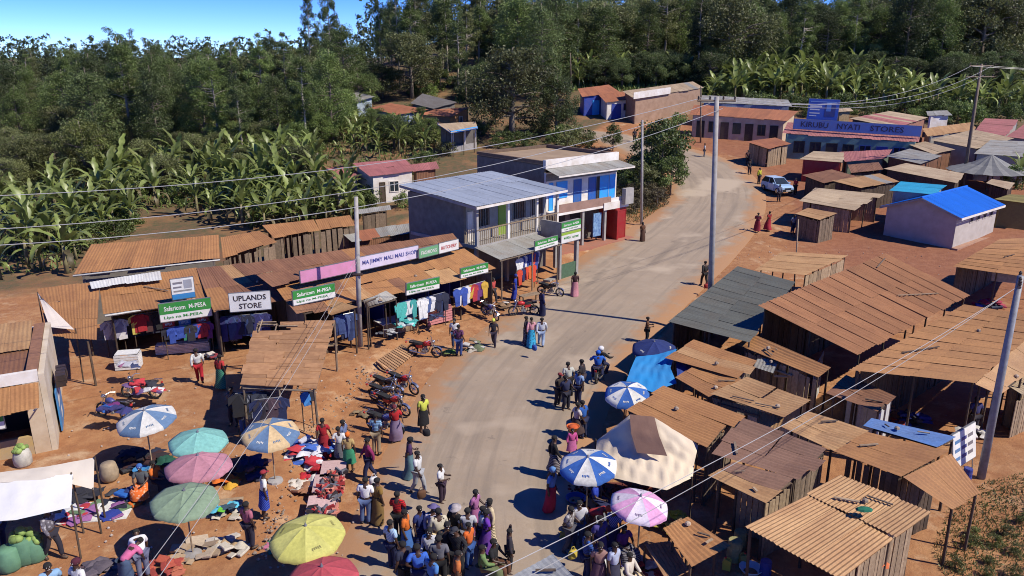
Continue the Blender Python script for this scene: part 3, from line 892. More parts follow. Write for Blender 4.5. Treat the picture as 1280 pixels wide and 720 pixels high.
# loose stones and litter along the foot of the left bank
def stone_mesh(i):
    r_ = random.Random(i); mb = MB()
    mb.lathe([(.06, -.05), (.11, 0), (.10, .05), (.05, .09)], 6)
    mb.v = [(x * r_.uniform(.7, 1.3), y * r_.uniform(.7, 1.3), z * r_.uniform(.7, 1.3)) for x, y, z in mb.v]
    return mb
def scatter_rubble(name, label, path, n, spread, size, mat, cat):
    P = [R(*p) for p in path]
    mb = MB()
    for i in range(n):
        k = rnd.randrange(len(P) - 1)
        p = chip(P[k], P[k + 1], rnd.random())
        x, y = p.x + rnd.gauss(0, spread), p.y + rnd.gauss(0, spread)
        s = size * rnd.uniform(.4, 1.5)
        st = stone_mesh(rnd.randrange(1 << 20))
        M = Matrix.Translation((x, y, T(x, y) + .02)) @ Matrix.Rotation(rnd.uniform(0, 6), 4, 'Z') @ Matrix.Scale(s, 4)
        mb.add(st.xf(M).v, st.f)
    tag(obj(name, mb, mat), label, cat, kind='stuff')
scatter_rubble('rubble', 'loose pale stones along the foot of the earth bank', [(335, 705), (352, 640), (385, 565), (405, 532), (440, 482), (462, 462)], 260, .25, .38, STONE, 'stones')
scatter_rubble('litter', 'pale scraps of litter scattered over the market earth', [(100, 660), (200, 690), (300, 600), (150, 520), (340, 660), (420, 470), (600, 420), (900, 330), (1000, 320), (1190, 325), (1240, 620)], 420, 2.2, .32, plain('litter', (.5, .46, .42), (.3, .2, .14), rv=.3), 'litter')
# ------------------------------------------------------------------ trees, bananas, bushes
def leaf_mesh(name, C_, Dir, Wd, ln, wd, tone, smooth=False):
    """diamond leaves: centres C_, directions Dir, width directions Wd (n x 3 arrays)"""
    n = len(C_)
    ln = ln[:, None]; wd = wd[:, None]
    v = np.stack([C_ - Dir * ln * .5, C_ + Wd * wd * .5 - Dir * ln * .05, C_ + Dir * ln * .5, C_ - Wd * wd * .5 - Dir * ln * .05], 1).reshape(-1, 3)
    me = bpy.data.meshes.new(name)
    me.vertices.add(n * 4); me.vertices.foreach_set('co', v.astype(np.float32).ravel())
    me.loops.add(n * 4); me.loops.foreach_set('vertex_index', np.arange(n * 4, dtype=np.int32))
    me.polygons.add(n); me.polygons.foreach_set('loop_start', np.arange(0, n * 4, 4, dtype=np.int32))
    me.update(calc_edges=True)
    me.attributes.new('tone', 'FLOAT', 'FACE').data.foreach_set('value', tone.astype(np.float32))
    return me
def unit(a):
    return a / np.maximum(1e-6, np.linalg.norm(a, axis=1, keepdims=True))
def crown_from_clumps(name, cl, r, per, rs, leaf=(.5, .26), droop=.3):
    cs = []; tn = []; out = []
    for (p, rr) in cl:
        k = max(6, int(per * (rr / r) ** 1.5))
        g = rs.normal(size=(k, 3)); g = unit(g) * (rs.random((k, 1)) ** .45) * rr
        g[:, 2] *= .75
        cs.append(np.array(p) + g); out.append(g)
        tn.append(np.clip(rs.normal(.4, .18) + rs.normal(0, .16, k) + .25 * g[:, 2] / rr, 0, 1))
    Cc = np.concatenate(cs); tone = np.concatenate(tn); o = np.concatenate(out)
    n = len(Cc)
    d = unit(unit(o + 1e-4) * .7 + rs.normal(size=(n, 3)) * .7 + np.array([0, 0, -droop]))
    w = unit(np.cross(d, unit(rs.normal(size=(n, 3)) * .8 + np.array([0, 0, 1.0]))))
    return leaf_mesh(name, Cc, d, w, rs.uniform(.6, 1.4, n) * leaf[0], rs.uniform(.6, 1.4, n) * leaf[1], tone)
def tree_source(seed, kind):
    rs = np.random.RandomState(seed); r_ = random.Random(seed)
    P_ = dict(tall=(20, 2.7, .34, 40, 1.0), dark=(14, 3.1, .12, 50, 1.2), wide=(9, 4.6, .22, 52, 1.2), small=(6, 2.2, .25, 26, .8), bush=(2.4, 1.5, .03, 16, .62))[kind]
    h, rad_, bot, ncl, cr = P_
    tr = MB(); cl = []
    wob = [(r_.uniform(-.25, .25) * i / 5 * h / 12, r_.uniform(-.25, .25) * i / 5 * h / 12, h * .93 * i / 5) for i in range(6)]
    wob[0] = (0, 0, -.4)
    r0 = dict(tall=.26, dark=.24, wide=.34, small=.13, bush=.06)[kind]
    tr.tube(wob, [r0 * (1 - .85 * i / 5) for i in range(6)], 7)
    def axis_at(q):
        f = q * 5; i = min(4, int(f)); a, b = Vector(wob[i]), Vector(wob[i + 1]); return a + (b - a) * (f - i)
    for k in range(ncl):
        q = bot + (1 - bot) * ((k + r_.random()) / ncl)
        e = (q - bot) / (1 - bot)
        if kind == 'tall': prof = .35 + .65 * math.sin(math.pi * min(1, e * .85 + .18)) * (.6 + .4 * r_.random())
        elif kind == 'dark': prof = max(.14, math.sin(math.pi * (.16 + .80 * e)) ** .75)
        elif kind == 'wide': prof = math.sin(math.pi * (.22 + .74 * e)) ** .6
        else: prof = math.sin(math.pi * (.18 + .78 * e)) ** .7
        a = r_.uniform(0, 6.283) if kind != 'dark' else k * 2.399 + r_.uniform(-.4, .4)
        L_ = rad_ * prof * r_.uniform(.55, 1.12)
        s = axis_at(min(1, q * .92)); c_ = s + Vector((math.cos(a) * L_, math.sin(a) * L_, r_.uniform(-.1, .35) * L_))
        tr.tube([s, chip(s, c_, .55) + Vector((0, 0, .08 * L_)), c_], [r0 * .28, r0 * .18, r0 * .07], 4, cap=False)
        cl.append((c_, cr * r_.uniform(.65, 1.25)))
        if r_.random() < .55: cl.append((chip(s, c_, .55) + Vector((0, 0, r_.uniform(-.2, .5))), cr * r_.uniform(.5, .9)))
    if kind == 'tall':
        for i in range(3): cl.append((axis_at(.97) + Vector((r_.gauss(0, .3), r_.gauss(0, .3), r_.uniform(0, 1.6))), cr * .7))
    leaf = dict(tall=(.34, .11), dark=(.27, .11), wide=(.26, .12), small=(.32, .16), bush=(.24, .12))[kind]
    per = dict(tall=185, dark=220, wide=260, small=90, bush=70)[kind]
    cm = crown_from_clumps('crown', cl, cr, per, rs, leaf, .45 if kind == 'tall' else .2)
    return tr.mesh('trunk', True), cm, h
TREES = {k: [tree_source(100 * i + 7 * j, k) for j in range(n)] for i, (k, n) in enumerate((('tall', 4), ('dark', 5), ('wide', 3), ('small', 3), ('bush', 4)))}
def tree(kind, x, y, h, mat, name, label, cat='tree', group=None, wide=1.0, trunk=None, sink=0.0):
    tm, cm, h0 = TREES[kind][rnd.randrange(len(TREES[kind]))]
    t = thing(name, label, cat, (x, y, T(x, y) - sink), rnd.uniform(0, 6.28), group)
    s = h / h0
    t.scale = (s * wide, s * wide, s)
    obj('trunk', tm, trunk or TRUNKM, t)
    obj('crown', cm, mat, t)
    return t
def spread(n, gen, dmin, tries=40):
    out = []
    for _ in range(n):
        for _k in range(tries):
            p = gen()
            if p and all((p[0] - q[0]) ** 2 + (p[1] - q[1]) ** 2 > dmin * dmin for q in out):
                out.append(p); break
    return out
# the wood on the left
def forest_tree(x, y, hh, zone, grp):
    kind, mat, look = rnd.choices((('dark', LEAF_DARK, 'dark green full-crowned tree'), ('dark', LEAF_MID, 'fresh green full-crowned tree'), ('tall', LEAF_MID, 'loose-crowned light green eucalyptus'), ('tall', LEAF_DARK, 'dark loose-crowned eucalyptus'), ('wide', LEAF_OLIVE, 'broad olive-green tree'), ('tall', LEAF_OLIVE, 'olive-grey slender eucalyptus')), (28, 22, 14, 12, 14, 10))[0]
    tree(kind, x, y, hh * (1.08 if kind == 'tall' else .9 if kind == 'wide' else 1), mat, 'forest_tree', look + ' ' + zone, group=grp, wide=rnd.uniform(.8, 1.1) * (1.1 if kind == 'tall' else 1), trunk=TRUNKP if kind == 'tall' else None)
def gen_left():
    y = rnd.uniform(96, 158)
    x = -y * rnd.uniform(.22, .74) - rnd.uniform(-2, 6)
    return (x, y)
for x, y in spread(120, gen_left, 4.0):
    px = 640 + 960 * x / y
    hh = rnd.uniform(8.2, 13.2) + 2.6 * math.exp(-((px - 165) / 65) ** 2) + (y - 100) * .015
    zone = 'at the far left edge of the wood' if px < 110 else 'in the wood behind the big banana patch' if px < 270 else 'at the right end of the left wood'
    forest_tree(x, y, hh, zone, 'trees of the left wood')
for px, py, hh in ((392, 128, 19.5), (418, 126, 19.8), (478, 112, 17.5), (500, 112, 19)):
    p = R(px, py)
    tree('tall', p.x, p.y, hh, LEAF_DARK, 'eucalyptus_tree', {392: 'tall thin eucalyptus standing alone above the left skyline, left of its twin', 418: 'tall thin eucalyptus with clumped top beside the lone one on the skyline'}.get(px, 'tall eucalyptus on the slope above the left houses'), group=None if px < 430 else 'eucalyptus above the left houses', trunk=TRUNKP, wide=.6)
# the wood on the hill behind the town
def gen_hill():
    y = rnd.uniform(137, 186)
    x = y * rnd.uniform(-.16, .74)
    if x < 5: y -= 12
    return (x, y)
for x, y in spread(165, gen_hill, 4.2):
    px = 640 + 960 * x / y
    hh = rnd.uniform(15, 20.5)
    if 700 < px < 860: hh -= 1.5
    if 930 < px < 1080: hh -= 2.5
    if 1090 < px: hh += 2.0
    hh *= .88
    if px < 520: hh *= .72
    zone = 'on the hill above the brown houses' if px < 600 else 'on the hill behind the broad olive tree' if px < 800 else 'on the hill above the stone-walled building' if px < 960 else 'on the hill behind the stores' if px < 1140 else 'on the hill at the right edge'
    forest_tree(x, y, hh * rnd.uniform(.85, 1.05), zone, 'trees of the hill wood')
# the woods go on behind: too far off to tell the trees apart
def far_wood(label, x0, x1, y0, y1, n, hmin, hmax):
    rs = np.random.RandomState(11); cl_ = []
    for _ in range(n):
        y = rnd.uniform(y0, y1); x = rnd.uniform(x0, x1) * y / 200; h_ = rnd.uniform(hmin, hmax); g_ = T(x, y)
        for k in range(7): cl_.append(((x + rnd.gauss(0, 1.3) * (1 - k / 9), y + rnd.gauss(0, 1.3), g_ + h_ * (.25 + .12 * k)), 1.5 * (1.15 - k * .1)))
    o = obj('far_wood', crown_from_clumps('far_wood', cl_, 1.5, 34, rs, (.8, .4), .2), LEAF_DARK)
    tag(o, label, 'wood', kind='stuff')
far_wood('far woodland closing the skyline behind the left wood', -150, -25, 160, 300, 300, 10, 15)
far_wood('far woodland on the hill crest behind the town', -25, 160, 186, 240, 240, 8, 12)
# undergrowth and smaller trees along the edges of the woods
def in_poly(p, poly):
    x, y = p; c_ = False
    for (x0, y0), (x1, y1) in zip(poly, poly[1:] + poly[:1]):
        if (y0 > y) != (y1 > y) and x < (x1 - x0) * (y - y0) / (y1 - y0) + x0: c_ = not c_
    return c_
def poly_gen(poly):
    xs = [p[0] for p in poly]; ys = [p[1] for p in poly]
    def g():
        for _ in range(60):
            p = (rnd.uniform(min(xs), max(xs)), rnd.uniform(min(ys), max(ys)))
            if in_poly(p, poly):
                w = R(*p); return (w.x, w.y)
    return g
for poly, n, kind, hs, mat, nm, lab, grp, dm in (
    ([(0, 262), (0, 190), (150, 165), (300, 150), (300, 178), (140, 205)], 34, 'wide', (4.0, 6.5), LEAF_OLIVE, 'tree', 'low olive-green tree between the left wood and the bananas', 'low trees at the foot of the left wood', 2.6),
    ([(300, 178), (300, 150), (440, 128), (470, 150), (400, 165)], 16, 'wide', (3.5, 6), LEAF_MID, 'tree', 'rounded green tree above the banana patch left of the houses', 'rounded trees left of the houses', 2.4),
    ([(0, 250), (0, 210), (120, 185), (130, 215)], 10, 'bush', (1.8, 3), LEAF_OLIVE, 'bush', 'olive bush at the left edge above the bananas', 'bushes above the bananas', 1.6),
    ([(590, 128), (610, 112), (860, 100), (870, 108), (720, 112)], 24, 'wide', (4, 6.5), LEAF_DARK, 'tree', 'dark bushy tree behind the houses at the foot of the hill', 'bushy trees behind the houses', 2.6),
    ([(870, 118), (890, 96), (1280, 96), (1280, 122), (1140, 118), (1000, 100)], 30, 'wide', (4, 7), LEAF_DARK, 'tree', 'dark bushy tree under the hill wood above the bananas', 'bushy trees under the hill wood', 3),
    ([(1150, 135), (1280, 125), (1280, 145), (1180, 150)], 8, 'bush', (2, 3), LEAF_MID, 'bush', 'green bush behind the far roofs on the right', 'bushes behind the far right roofs', 2),
    ([(505, 128), (520, 108), (590, 108), (600, 128)], 9, 'bush', (1.6, 3.4), LEAF_MID, 'bush', 'shrub on the bare slope above the brown roofs', 'shrubs on the slope above the brown roofs', 1.6),
    ([(765, 275), (775, 235), (815, 215), (838, 235), (825, 258)], 26, 'bush', (.8, 1.7), LEAF_DRY, 'bush', 'dry brown-green bush on the bank inside the bend', 'bushes on the bank inside the bend', .8),
    ([(770, 245), (790, 225), (812, 215), (812, 232)], 16, 'bush', (1.9, 3.2), LEAF_MID, 'bush', 'leafy green bush at the top of the bank inside the bend', 'bushes on the bank inside the bend', .9),
    ([(1185, 720), (1200, 650), (1245, 612), (1280, 605), (1280, 720)], 3, 'bush', (.3, .45), LEAF_YEL, 'bush', 'low weedy bush on the bank at the lower right corner', 'bushes on the near right bank', .6),
    ([(700, 190), (705, 175), (760, 178), (760, 190)], 7, 'bush', (1.4, 2.6), LEAF_OLIVE, 'bush', 'bush beside the road behind the white and blue building', 'bushes behind the white and blue building', 1.2),
    ([(95, 338), (92, 300), (135, 268), (180, 262), (170, 300), (120, 306)], 14, 'bush', (1.2, 2.4), LEAF_MID, 'bush', 'green shrub behind the long back building', 'shrubs behind the long back building', 1.0),
    ([(130, 255), (130, 215), (400, 180), (400, 255), (300, 268)], 46, 'bush', (1.6, 3.2), LEAF_MID, 'bush', 'leafy shrub among the bananas of the big patch', 'shrubs among the bananas', 1.4),
    ([(130, 245), (130, 215), (400, 180), (400, 240)], 13, 'wide', (3.2, 5.2), LEAF_OLIVE, 'tree', 'rounded olive tree standing up among the bananas of the big patch', 'trees among the bananas', 4),
    ([(240, 205), (400, 172), (540, 160), (540, 185), (400, 195)], 10, 'wide', (3, 4.6), LEAF_MID, 'tree', 'rounded green tree between the bananas above the red-roofed house', 'trees above the red-roofed house', 3.5),
    ([(0, 335), (0, 255), (120, 235), (120, 262), (90, 320)], 18, 'bush', (1.0, 2.2), LEAF_OLIVE, 'bush', 'olive shrub among the bananas at the left edge', 'shrubs at the left edge', 1.2),
    ([(330, 290), (300, 268), (400, 256), (520, 205), (545, 200), (520, 240), (440, 275)], 22, 'bush', (1.0, 2.2), LEAF_MID, 'bush', 'shrub between the timber sheds and the red-roofed house', 'shrubs by the red-roofed house', 1.2),
    ([(400, 165), (400, 140), (590, 150), (620, 185), (545, 198), (480, 170)], 24, 'bush', (1.0, 2.4), LEAF_OLIVE, 'bush', 'shrub on the slope around the brown houses', 'shrubs around the brown houses', 1.8),
    ([(600, 190), (600, 160), (700, 165), (720, 185), (660, 192)], 16, 'bush', (1.0, 2.2), LEAF_MID, 'bush', 'shrub under the broad olive-green tree', 'shrubs under the broad tree', 1.4),
    ([(880, 142), (1000, 134), (1150, 144), (1280, 152), (1280, 164), (1150, 153), (1000, 146)], 36, 'bush', (1.6, 3.2), LEAF_MID, 'bush', 'green bush at the foot of the banana slope behind the stores', 'bushes at the foot of the banana slope', 1.5),
    ([(885, 128), (905, 106), (1000, 100), (1085, 110), (1150, 128), (1020, 126)], 18, 'wide', (3, 4.5), LEAF_MID, 'tree', 'low green tree standing among the hillside bananas', 'trees among the hillside bananas', 3),
    ([(1205, 725), (1215, 665), (1280, 640), (1285, 725)], 7, 'bush', (.3, .5), LEAF_YEL, 'bush', 'green weed clump in the lower right corner', 'weeds in the lower right corner', .6),
    ([(440, 262), (445, 240), (520, 238), (515, 262)], 8, 'bush', (1.2, 2.2), LEAF_MID, 'bush', 'bush below the small red-roofed house', 'bushes below the red-roofed house', 1)):
    for x, y in spread(n, poly_gen(poly), dm):
        tree(kind, x, y, rnd.uniform(*hs), mat, nm, lab, 'tree' if nm == 'tree' else 'bush', grp)
def one_tree(px, py, kind, h, mat, label, wide=1.0, name='tree', trunk=None):
    p = R(px, py)
    return tree(kind, p.x, p.y, h, mat, name, label, wide=wide, trunk=trunk)
one_tree(640, 172, 'wide', 12.2, LEAF_OLIVE, 'large broad olive-green tree behind the flat-roofed building', 1.0)
one_tree(695, 172, 'wide', 8.6, LEAF_DARK, 'dark round tree right of the broad olive-green tree', .62)
one_tree(112, 238, 'wide', 8.0, LEAF_YEL, 'yellowish round tree standing out at the edge of the left wood', .8)
one_tree(478, 122, 'wide', 5.6, LEAF_DARK, 'low dark spreading tree above the orange-brown roof', 1.2)
one_tree(448, 118, 'wide', 5.0, LEAF_DARK, 'low dark tree behind the little grey-roofed house', 1.1)
one_tree(838, 244, 'small', 4.2, LEAF_MID, 'small leafy tree lowest on the bank inside the bend', 1.0)
one_tree(800, 246, 'small', 4.0, LEAF_OLIVE, 'small olive tree beside the pale pole on the bank', 1.0)
one_tree(826, 232, 'small', 7.4, LEAF_MID, 'small leafy tree leaning over the inside of the road bend', .95)
one_tree(812, 222, 'small', 5.6, LEAF_MID, 'small leafy tree left of the one in the road bend', .95)
one_tree(766, 188, 'small', 3.4, LEAF_MID, 'small green tree at the roadside in front of the blue and white house', .95)
one_tree(843, 182, 'small', 4.4, LEAF_MID, 'small tree beside the cream shop at the top of the bend', .9)
one_tree(1262, 245, 'small', 3.4, LEAF_MID, 'small tree beside the olive wall right of the blue roof', .8)

# bananas
def banana_leaf(seed, droop, ln=2.5, wd=.5):
    r_ = random.Random(seed); mb = MB(); n = 12
    pts = []; a = rad(78); p = Vector((0, 0, 0)); st = ln / n
    for i in range(n + 1):
        pts.append((p.copy(), a)); a -= droop / n * (.4 + 1.2 * i / n)
        p = p + Vector((math.cos(a) * st, 0, math.sin(a) * st))
    tn = []
    for i, (p, a) in enumerate(pts):
        q = i / n
        w = wd * .5 * (0.05 if i < 2 else math.sin(math.pi * min(1, .12 + .9 * (q - .08))) ** .6)
        nz = Vector((-math.sin(a), 0, math.cos(a)))
        for sgn in (-1, 1):
            ww = w * (r_.uniform(.82, 1.08) if r_.random() < .75 else r_.uniform(.35, .7))
            mb.v.append(tuple(p + Vector((0, sgn * ww, 0)) + nz * (ww * .35 - (.12 * ww if r_.random() < .3 else 0))))
        mb.v.append(tuple(p))
    for i in range(n):
        b, c_ = i * 3, (i + 1) * 3
        mb.f += [(b, b + 2, c_ + 2, c_), (b + 2, b + 1, c_ + 1, c_ + 2)]
    me = mb.mesh('leaf', True)
    me.attributes.new('tone', 'FLOAT', 'FACE').data.foreach_set('value', np.array([r_.uniform(.25, .7) for _ in me.polygons], dtype=np.float32))
    return me
BLEAF = [banana_leaf(k, d) for k, d in enumerate((.75, 1.2, 1.8, 2.6))]
BSTEM = MB().tube([(0, 0, -.2), (.02, 0, .8), (.03, .02, 1.7)], [.15, .12, .08], 8).mesh('stem', True)
def banana_xforms(r_):
    out = []; k = r_.randint(9, 13); a0 = r_.uniform(0, 6)
    for i in range(k):
        e = i / (k - 1)
        tilt = chip(rad(-4), rad(40), e ** 1.4)             # young leaves upright, old ones out
        idx = min(3, int(e * 3.2 + r_.random() * .9))
        out.append((idx, (r_.uniform(-.04, .04), r_.uniform(-.04, .04), chip(1.75, 1.35, e)), (r_.uniform(-.25, .25), tilt, a0 + i * 2.4 + r_.uniform(-.3, .3)), r_.uniform(.72, 1.12) * (1 - .18 * abs(e - .45))))
    return out
def merged_banana(seed):
    r_ = random.Random(seed); vs = []; fs = []; tn = []
    for idx, loc, rot, s in banana_xforms(r_):
        M = Matrix.Translation(loc) @ Matrix.Rotation(rot[2], 4, 'Z') @ Matrix.Rotation(rot[1], 4, 'Y') @ Matrix.Rotation(rot[0], 4, 'X') @ Matrix.Scale(s, 4)
        v, f = mesh_arrays(BLEAF[idx]); o = len(vs)
        vs += [tuple(M @ Vector(p)) for p in v]; fs += [tuple(i + o for i in q) for q in f]; tn += [r_.uniform(.2, .8)] * len(f)
    mb = MB(); mb.v = vs; mb.f = fs
    me = mb.mesh('leaves', True)
    me.attributes.new('tone', 'FLOAT', 'FACE').data.foreach_set('value', np.array(tn, dtype=np.float32))
    return me
BMERGED = [merged_banana(i) for i in range(6)]
def banana(x, y, s, label, group, single):
    t = thing('banana_plant', label, 'banana plant', (x, y, T(x, y)), rnd.uniform(0, 6.28), group, scale=s)
    obj('stem', BSTEM, STEMB, t)
    if single:
        for idx, loc, rot, k in banana_xforms(rnd):
            o = obj('leaf', BLEAF[idx], LEAF_BAN if rnd.random() < .9 else LEAF_YEL, t, loc=loc, scale=k)
            o.rotation_mode = 'XYZ'; o.rotation_euler = rot
        for _k in range(2):
            o = obj('leaf', BLEAF[3], LEAF_DRY, t, loc=(0, 0, rnd.uniform(1.0, 1.4)), scale=rnd.uniform(.6, .85)); o.rotation_euler = (rnd.uniform(-.3, .3), rnd.uniform(.9, 1.3), rnd.uniform(0, 6.28))
    else: obj('leaves', BMERGED[rnd.randrange(6)], LEAF_BAN, t)
for poly, n, dm, s, lab, grp, single in (
    ([(-10, 352), (-10, 262), (95, 240), (132, 268), (95, 305), (100, 345)], 34, 1.5, 1.2, 'banana plant at the left edge behind the white-walled shop', 'bananas at the left edge', True),
    ([(132, 262), (118, 232), (260, 215), (400, 195), (400, 252), (300, 262), (230, 258)], 50, 1.6, 1.3, 'banana plant in the big patch left of the small red-roofed house', 'bananas of the big patch', True),
    ([(290, 285), (300, 262), (400, 255), (440, 240), (440, 282), (330, 292), (235, 266)], 32, 1.4, 1.15, 'banana plant right behind the brown timber sheds', 'bananas behind the timber sheds', True),
    ([(255, 212), (420, 165), (545, 166), (545, 198), (480, 198), (410, 200)], 40, 1.6, .9, 'banana plant on the slope between the red-roofed house and the brown houses', 'bananas between the houses', True),
    ([(92, 338), (95, 300), (135, 262), (190, 258), (175, 292), (120, 302)], 12, 1.4, 1.1, 'banana plant just behind the long back building', 'bananas behind the long back building', True),
    ([(280, 165), (330, 140), (470, 120), (480, 150), (380, 165)], 20, 2.2, .9, 'banana plant on the upper slope left of the brown houses', 'bananas on the upper left slope', False),
    ([(885, 132), (880, 112), (905, 104), (1000, 98), (1085, 108), (1150, 128), (1120, 142), (1020, 130)], 80, 1.8, 1.45, 'banana plant on the hillside behind the stores with the blue sign', 'bananas on the hillside behind the stores', False),
    ([(1120, 146), (1160, 126), (1290, 128), (1290, 146)], 22, 2.4, 1.5, 'banana plant behind the far roofs at the right edge', 'bananas behind the far right roofs', False),
    ([(712, 112), (730, 102), (870, 100), (872, 108), (800, 108)], 22, 2.2, 1.4, 'banana plant behind the blue and white house', 'bananas behind the blue and white house', False)):
    for x, y in spread(n, poly_gen(poly), dm):
        px_ = 640 + 960 * x / y
        lab_ = lab + (', left part' if px_ < sum(q[0] for q in poly) / len(poly) - 25 else ', right part' if px_ > sum(q[0] for q in poly) / len(poly) + 25 else ', middle part')
        banana(x, y, s * rnd.uniform(.62, 1.15), lab_, grp, single)
p = R(1270, 236); banana(p.x, p.y, 1.1, 'lone banana plant right of the grey conical roof', None, True)

# grass and weeds
def world_gen(poly):
    W_ = [tuple(R(*p)[:2]) for p in poly]
    xs = [p[0] for p in W_]; ys = [p[1] for p in W_]
    def g():
        for _ in range(60):
            p = (rnd.uniform(min(xs), max(xs)), rnd.uniform(min(ys), max(ys)))
            if in_poly(p, W_): return p
    return g
def grass(name, label, gens, n, h, mat):
    cs = []
    for _ in range(n):
        p = gens()
        if p: cs.append((p[0], p[1], T(*p)))
    c_ = np.array(cs); k = len(c_); rs = np.random.RandomState(3)
    d = unit(rs.normal(size=(k, 3)) * .45 + np.array([0, 0, 1.0])); w = unit(np.cross(d, rs.normal(size=(k, 3))))
    hh = rs.uniform(.5, 1.4, k) * h
    o = obj(name, leaf_mesh(name, c_ + d * (hh * .4)[:, None], d, w, hh, hh * .28, rs.random(k)), mat)
    tag(o, label, 'grass', kind='stuff')
grass('grass', 'weeds and grass on the near right bank', world_gen([(1185, 730), (1165, 690), (1190, 625), (1240, 600), (1290, 590), (1290, 730)]), 3500, .13, GRASSM)
grass('grass', 'tufts of grass on the bank inside the road bend', world_gen([(765, 280), (770, 232), (815, 210), (840, 232), (832, 256), (800, 278)]), 5000, .22, GRASSM)
grass('undergrowth', 'low green undergrowth between the banana plants', world_gen([(-20, 350), (-20, 180), (300, 150), (540, 150), (540, 200), (400, 215), (430, 280), (300, 262), (130, 262), (90, 340)]), 16000, .55, LEAF_MID)
grass('undergrowth', 'low green undergrowth on the hillside behind the town', world_gen([(560, 130), (600, 108), (880, 95), (1290, 92), (1290, 145), (1150, 140), (1000, 124), (880, 126), (740, 112)]), 16000, .8, LEAF_MID)
# ------------------------------------------------------------------ the row of shops on the left
WT = paint(245, 245, 240); GRN = paint(20, 150, 60); LIME = paint(150, 190, 60); PINK = paint(225, 150, 190); BLU = paint(30, 60, 150); REDP = paint(200, 30, 40); BLKP = paint(25, 25, 30); LILAC = paint(225, 215, 235); TEALP = paint(60, 170, 160); SKYB = paint(40, 140, 205)
t = shack('shop', 'low brown-roofed clothes shop with a pale strip on its roof, beside the white-walled shop', 'shop', [(124, 352, 3.3), (245, 335, 3.3), (268, 377, 2.55), (130, 393, 2.55)], 'ssos', RUST, CONCD, rows=2, w=.9)
sheets(t, R(47, 361, 3.2), R(124, 352, 3.3), R(120, 425, 2.3), R(62, 421, 2.3), RUST, rows=3, w=.9)
sheets(t, R(113, 353, 3.42), R(200, 339, 3.42), R(201, 349, 3.28), R(115, 361, 3.28), WHITEI, name='pale_sheet', w=.9)
obj('gutter', MB().tube([R(131, 395, 2.5), R(200, 384, 2.5)], .07, 6), STEEL, t, world=True)
post(t, R(120, 482), R(120, 425, 2.2).z, .05); post(t, R(116, 440, .2), R(116, 420, 2.2).z, .05)
b0 = shack('back_building', 'long brown-roofed building standing behind the clothes shop', 'building', [(115, 306, 3.8), (273, 294, 3.8), (274, 323, 3.1), (92, 343, 3.1)], 'wwww', RUST, CONCD, rows=1, w=.95)
obj('gutter', MB().tube([R(91, 345, 3.05), R(275, 325, 3.05)], .06, 6), STEEL, b0, world=True)
t = shack('shop', 'dark brown-roofed shop under the white sign lettered in black', 'shop', [(246, 336, 3.3), (304, 329, 3.3), (372, 372, 2.6), (268, 391, 2.5)], 'ssos', RUSTD, CONCD, rows=2, mats=[RUST, RUSTL], w=.9)
row = shack('shop_row', 'long rusty-roofed row of shops below the pink and white sign', 'shop', [(345, 360, 3.15), (580, 311, 3.15), (622, 338, 2.5), (372, 394, 2.5)], 'osos', RUST, CONCD, rows=2, mats=[RUSTL, RUSTD], w=.85, rag=.2)
sheets(row, R(304, 331, 3.9), R(566, 292, 3.9), R(578, 309, 3.35), R(340, 358, 3.35), RUSTD, rows=2, w=.9, mats=[RUST])
A_, B_ = R(346, 352, 3.1), R(580, 305, 3.1)
back = []
for i in range(9):
    q = chip(A_, B_, i / 8)
    back.append(Vector((q.x - .5, q.y + .6, 0)))
for a, b in zip(back, back[1:]):
    zb = T(a.x, a.y) - .2
    obj('wall', MB().prism([(a.x, a.y, zb), (b.x, b.y, zb), (b.x, b.y, zb + 3.3), (a.x, a.y, zb + 3.3)], Vector((-.1, .1, 0))), rnd.choice([CONCD, TEALW, BLUEW, CREAMW]), row, world=True)
    e = a + Vector((2.1, -1.5, 0))
    obj('partition', MB().prism([(a.x, a.y, zb), (e.x, e.y, zb), (e.x, e.y, zb + 2.6), (a.x, a.y, zb + 2.6)], Vector((.06, .08, 0))), rnd.choice([CONCD, WOOD, BLUEW]), row, world=True)
shack('awning', 'small tilted iron awning left of the pole, over hanging jeans', 'awning', [(414, 375, 2.7), (446, 384, 2.5), (415, 394, 2.1), (402, 388, 2.3)], 'oooo', RUSTL, w=.7, inset=.1)
shack('awning', 'grey tin awning over the market table right of the pole', 'awning', [(455, 376, 2.7), (483, 364, 2.7), (497, 373, 2.3), (458, 385, 2.2)], 'oooo', GREYR, w=.7, inset=.1)
# timber sheds behind the row
for q, lab in (([(276, 297, 3.0), (324, 289, 3.0), (346, 303, 2.6), (279, 322, 2.6)], 'low brown-roofed timber shed next to the long back building'),
               ([(328, 282, 2.9), (392, 275, 2.9), (399, 288, 2.5), (343, 297, 2.5)], 'open-sided timber shed with brown roof, middle of three behind the row'),
               ([(394, 275, 2.9), (437, 269, 2.9), (443, 281, 2.5), (400, 287, 2.5)], 'open-sided timber shed with brown roof, rightmost of three behind the row')):
    t = shack('timber_shed', lab, 'shed', q, 'pooo', RUST, WOODD, w=.9, rag=.15)
    A, B, C, D = (R(*p) for p in q)
    planks(t, D, C, D.z - .1, C.z - .1, WOOD, w=.42, gap=1.5)
shack('store_shed', 'small grey-roofed shed of weathered boards beside the grey two-storey building', 'shed', [(447, 262, 2.5), (487, 257, 2.5), (489, 263, 2.3), (449, 268, 2.3)], 'pppp', GREYR, WOOD, wall_w=.3, w=.9)
obj_ = shack('scrap_shed', 'patched low roof of grey and orange sheets left of the grey building', 'shed', [(428, 292, 1.9), (520, 278, 1.9), (524, 290, 1.6), (440, 302, 1.6)], 'ooso', GREYR, RUSTD, mats=[ORANGER, RUSTL], w=.9, rag=.25)

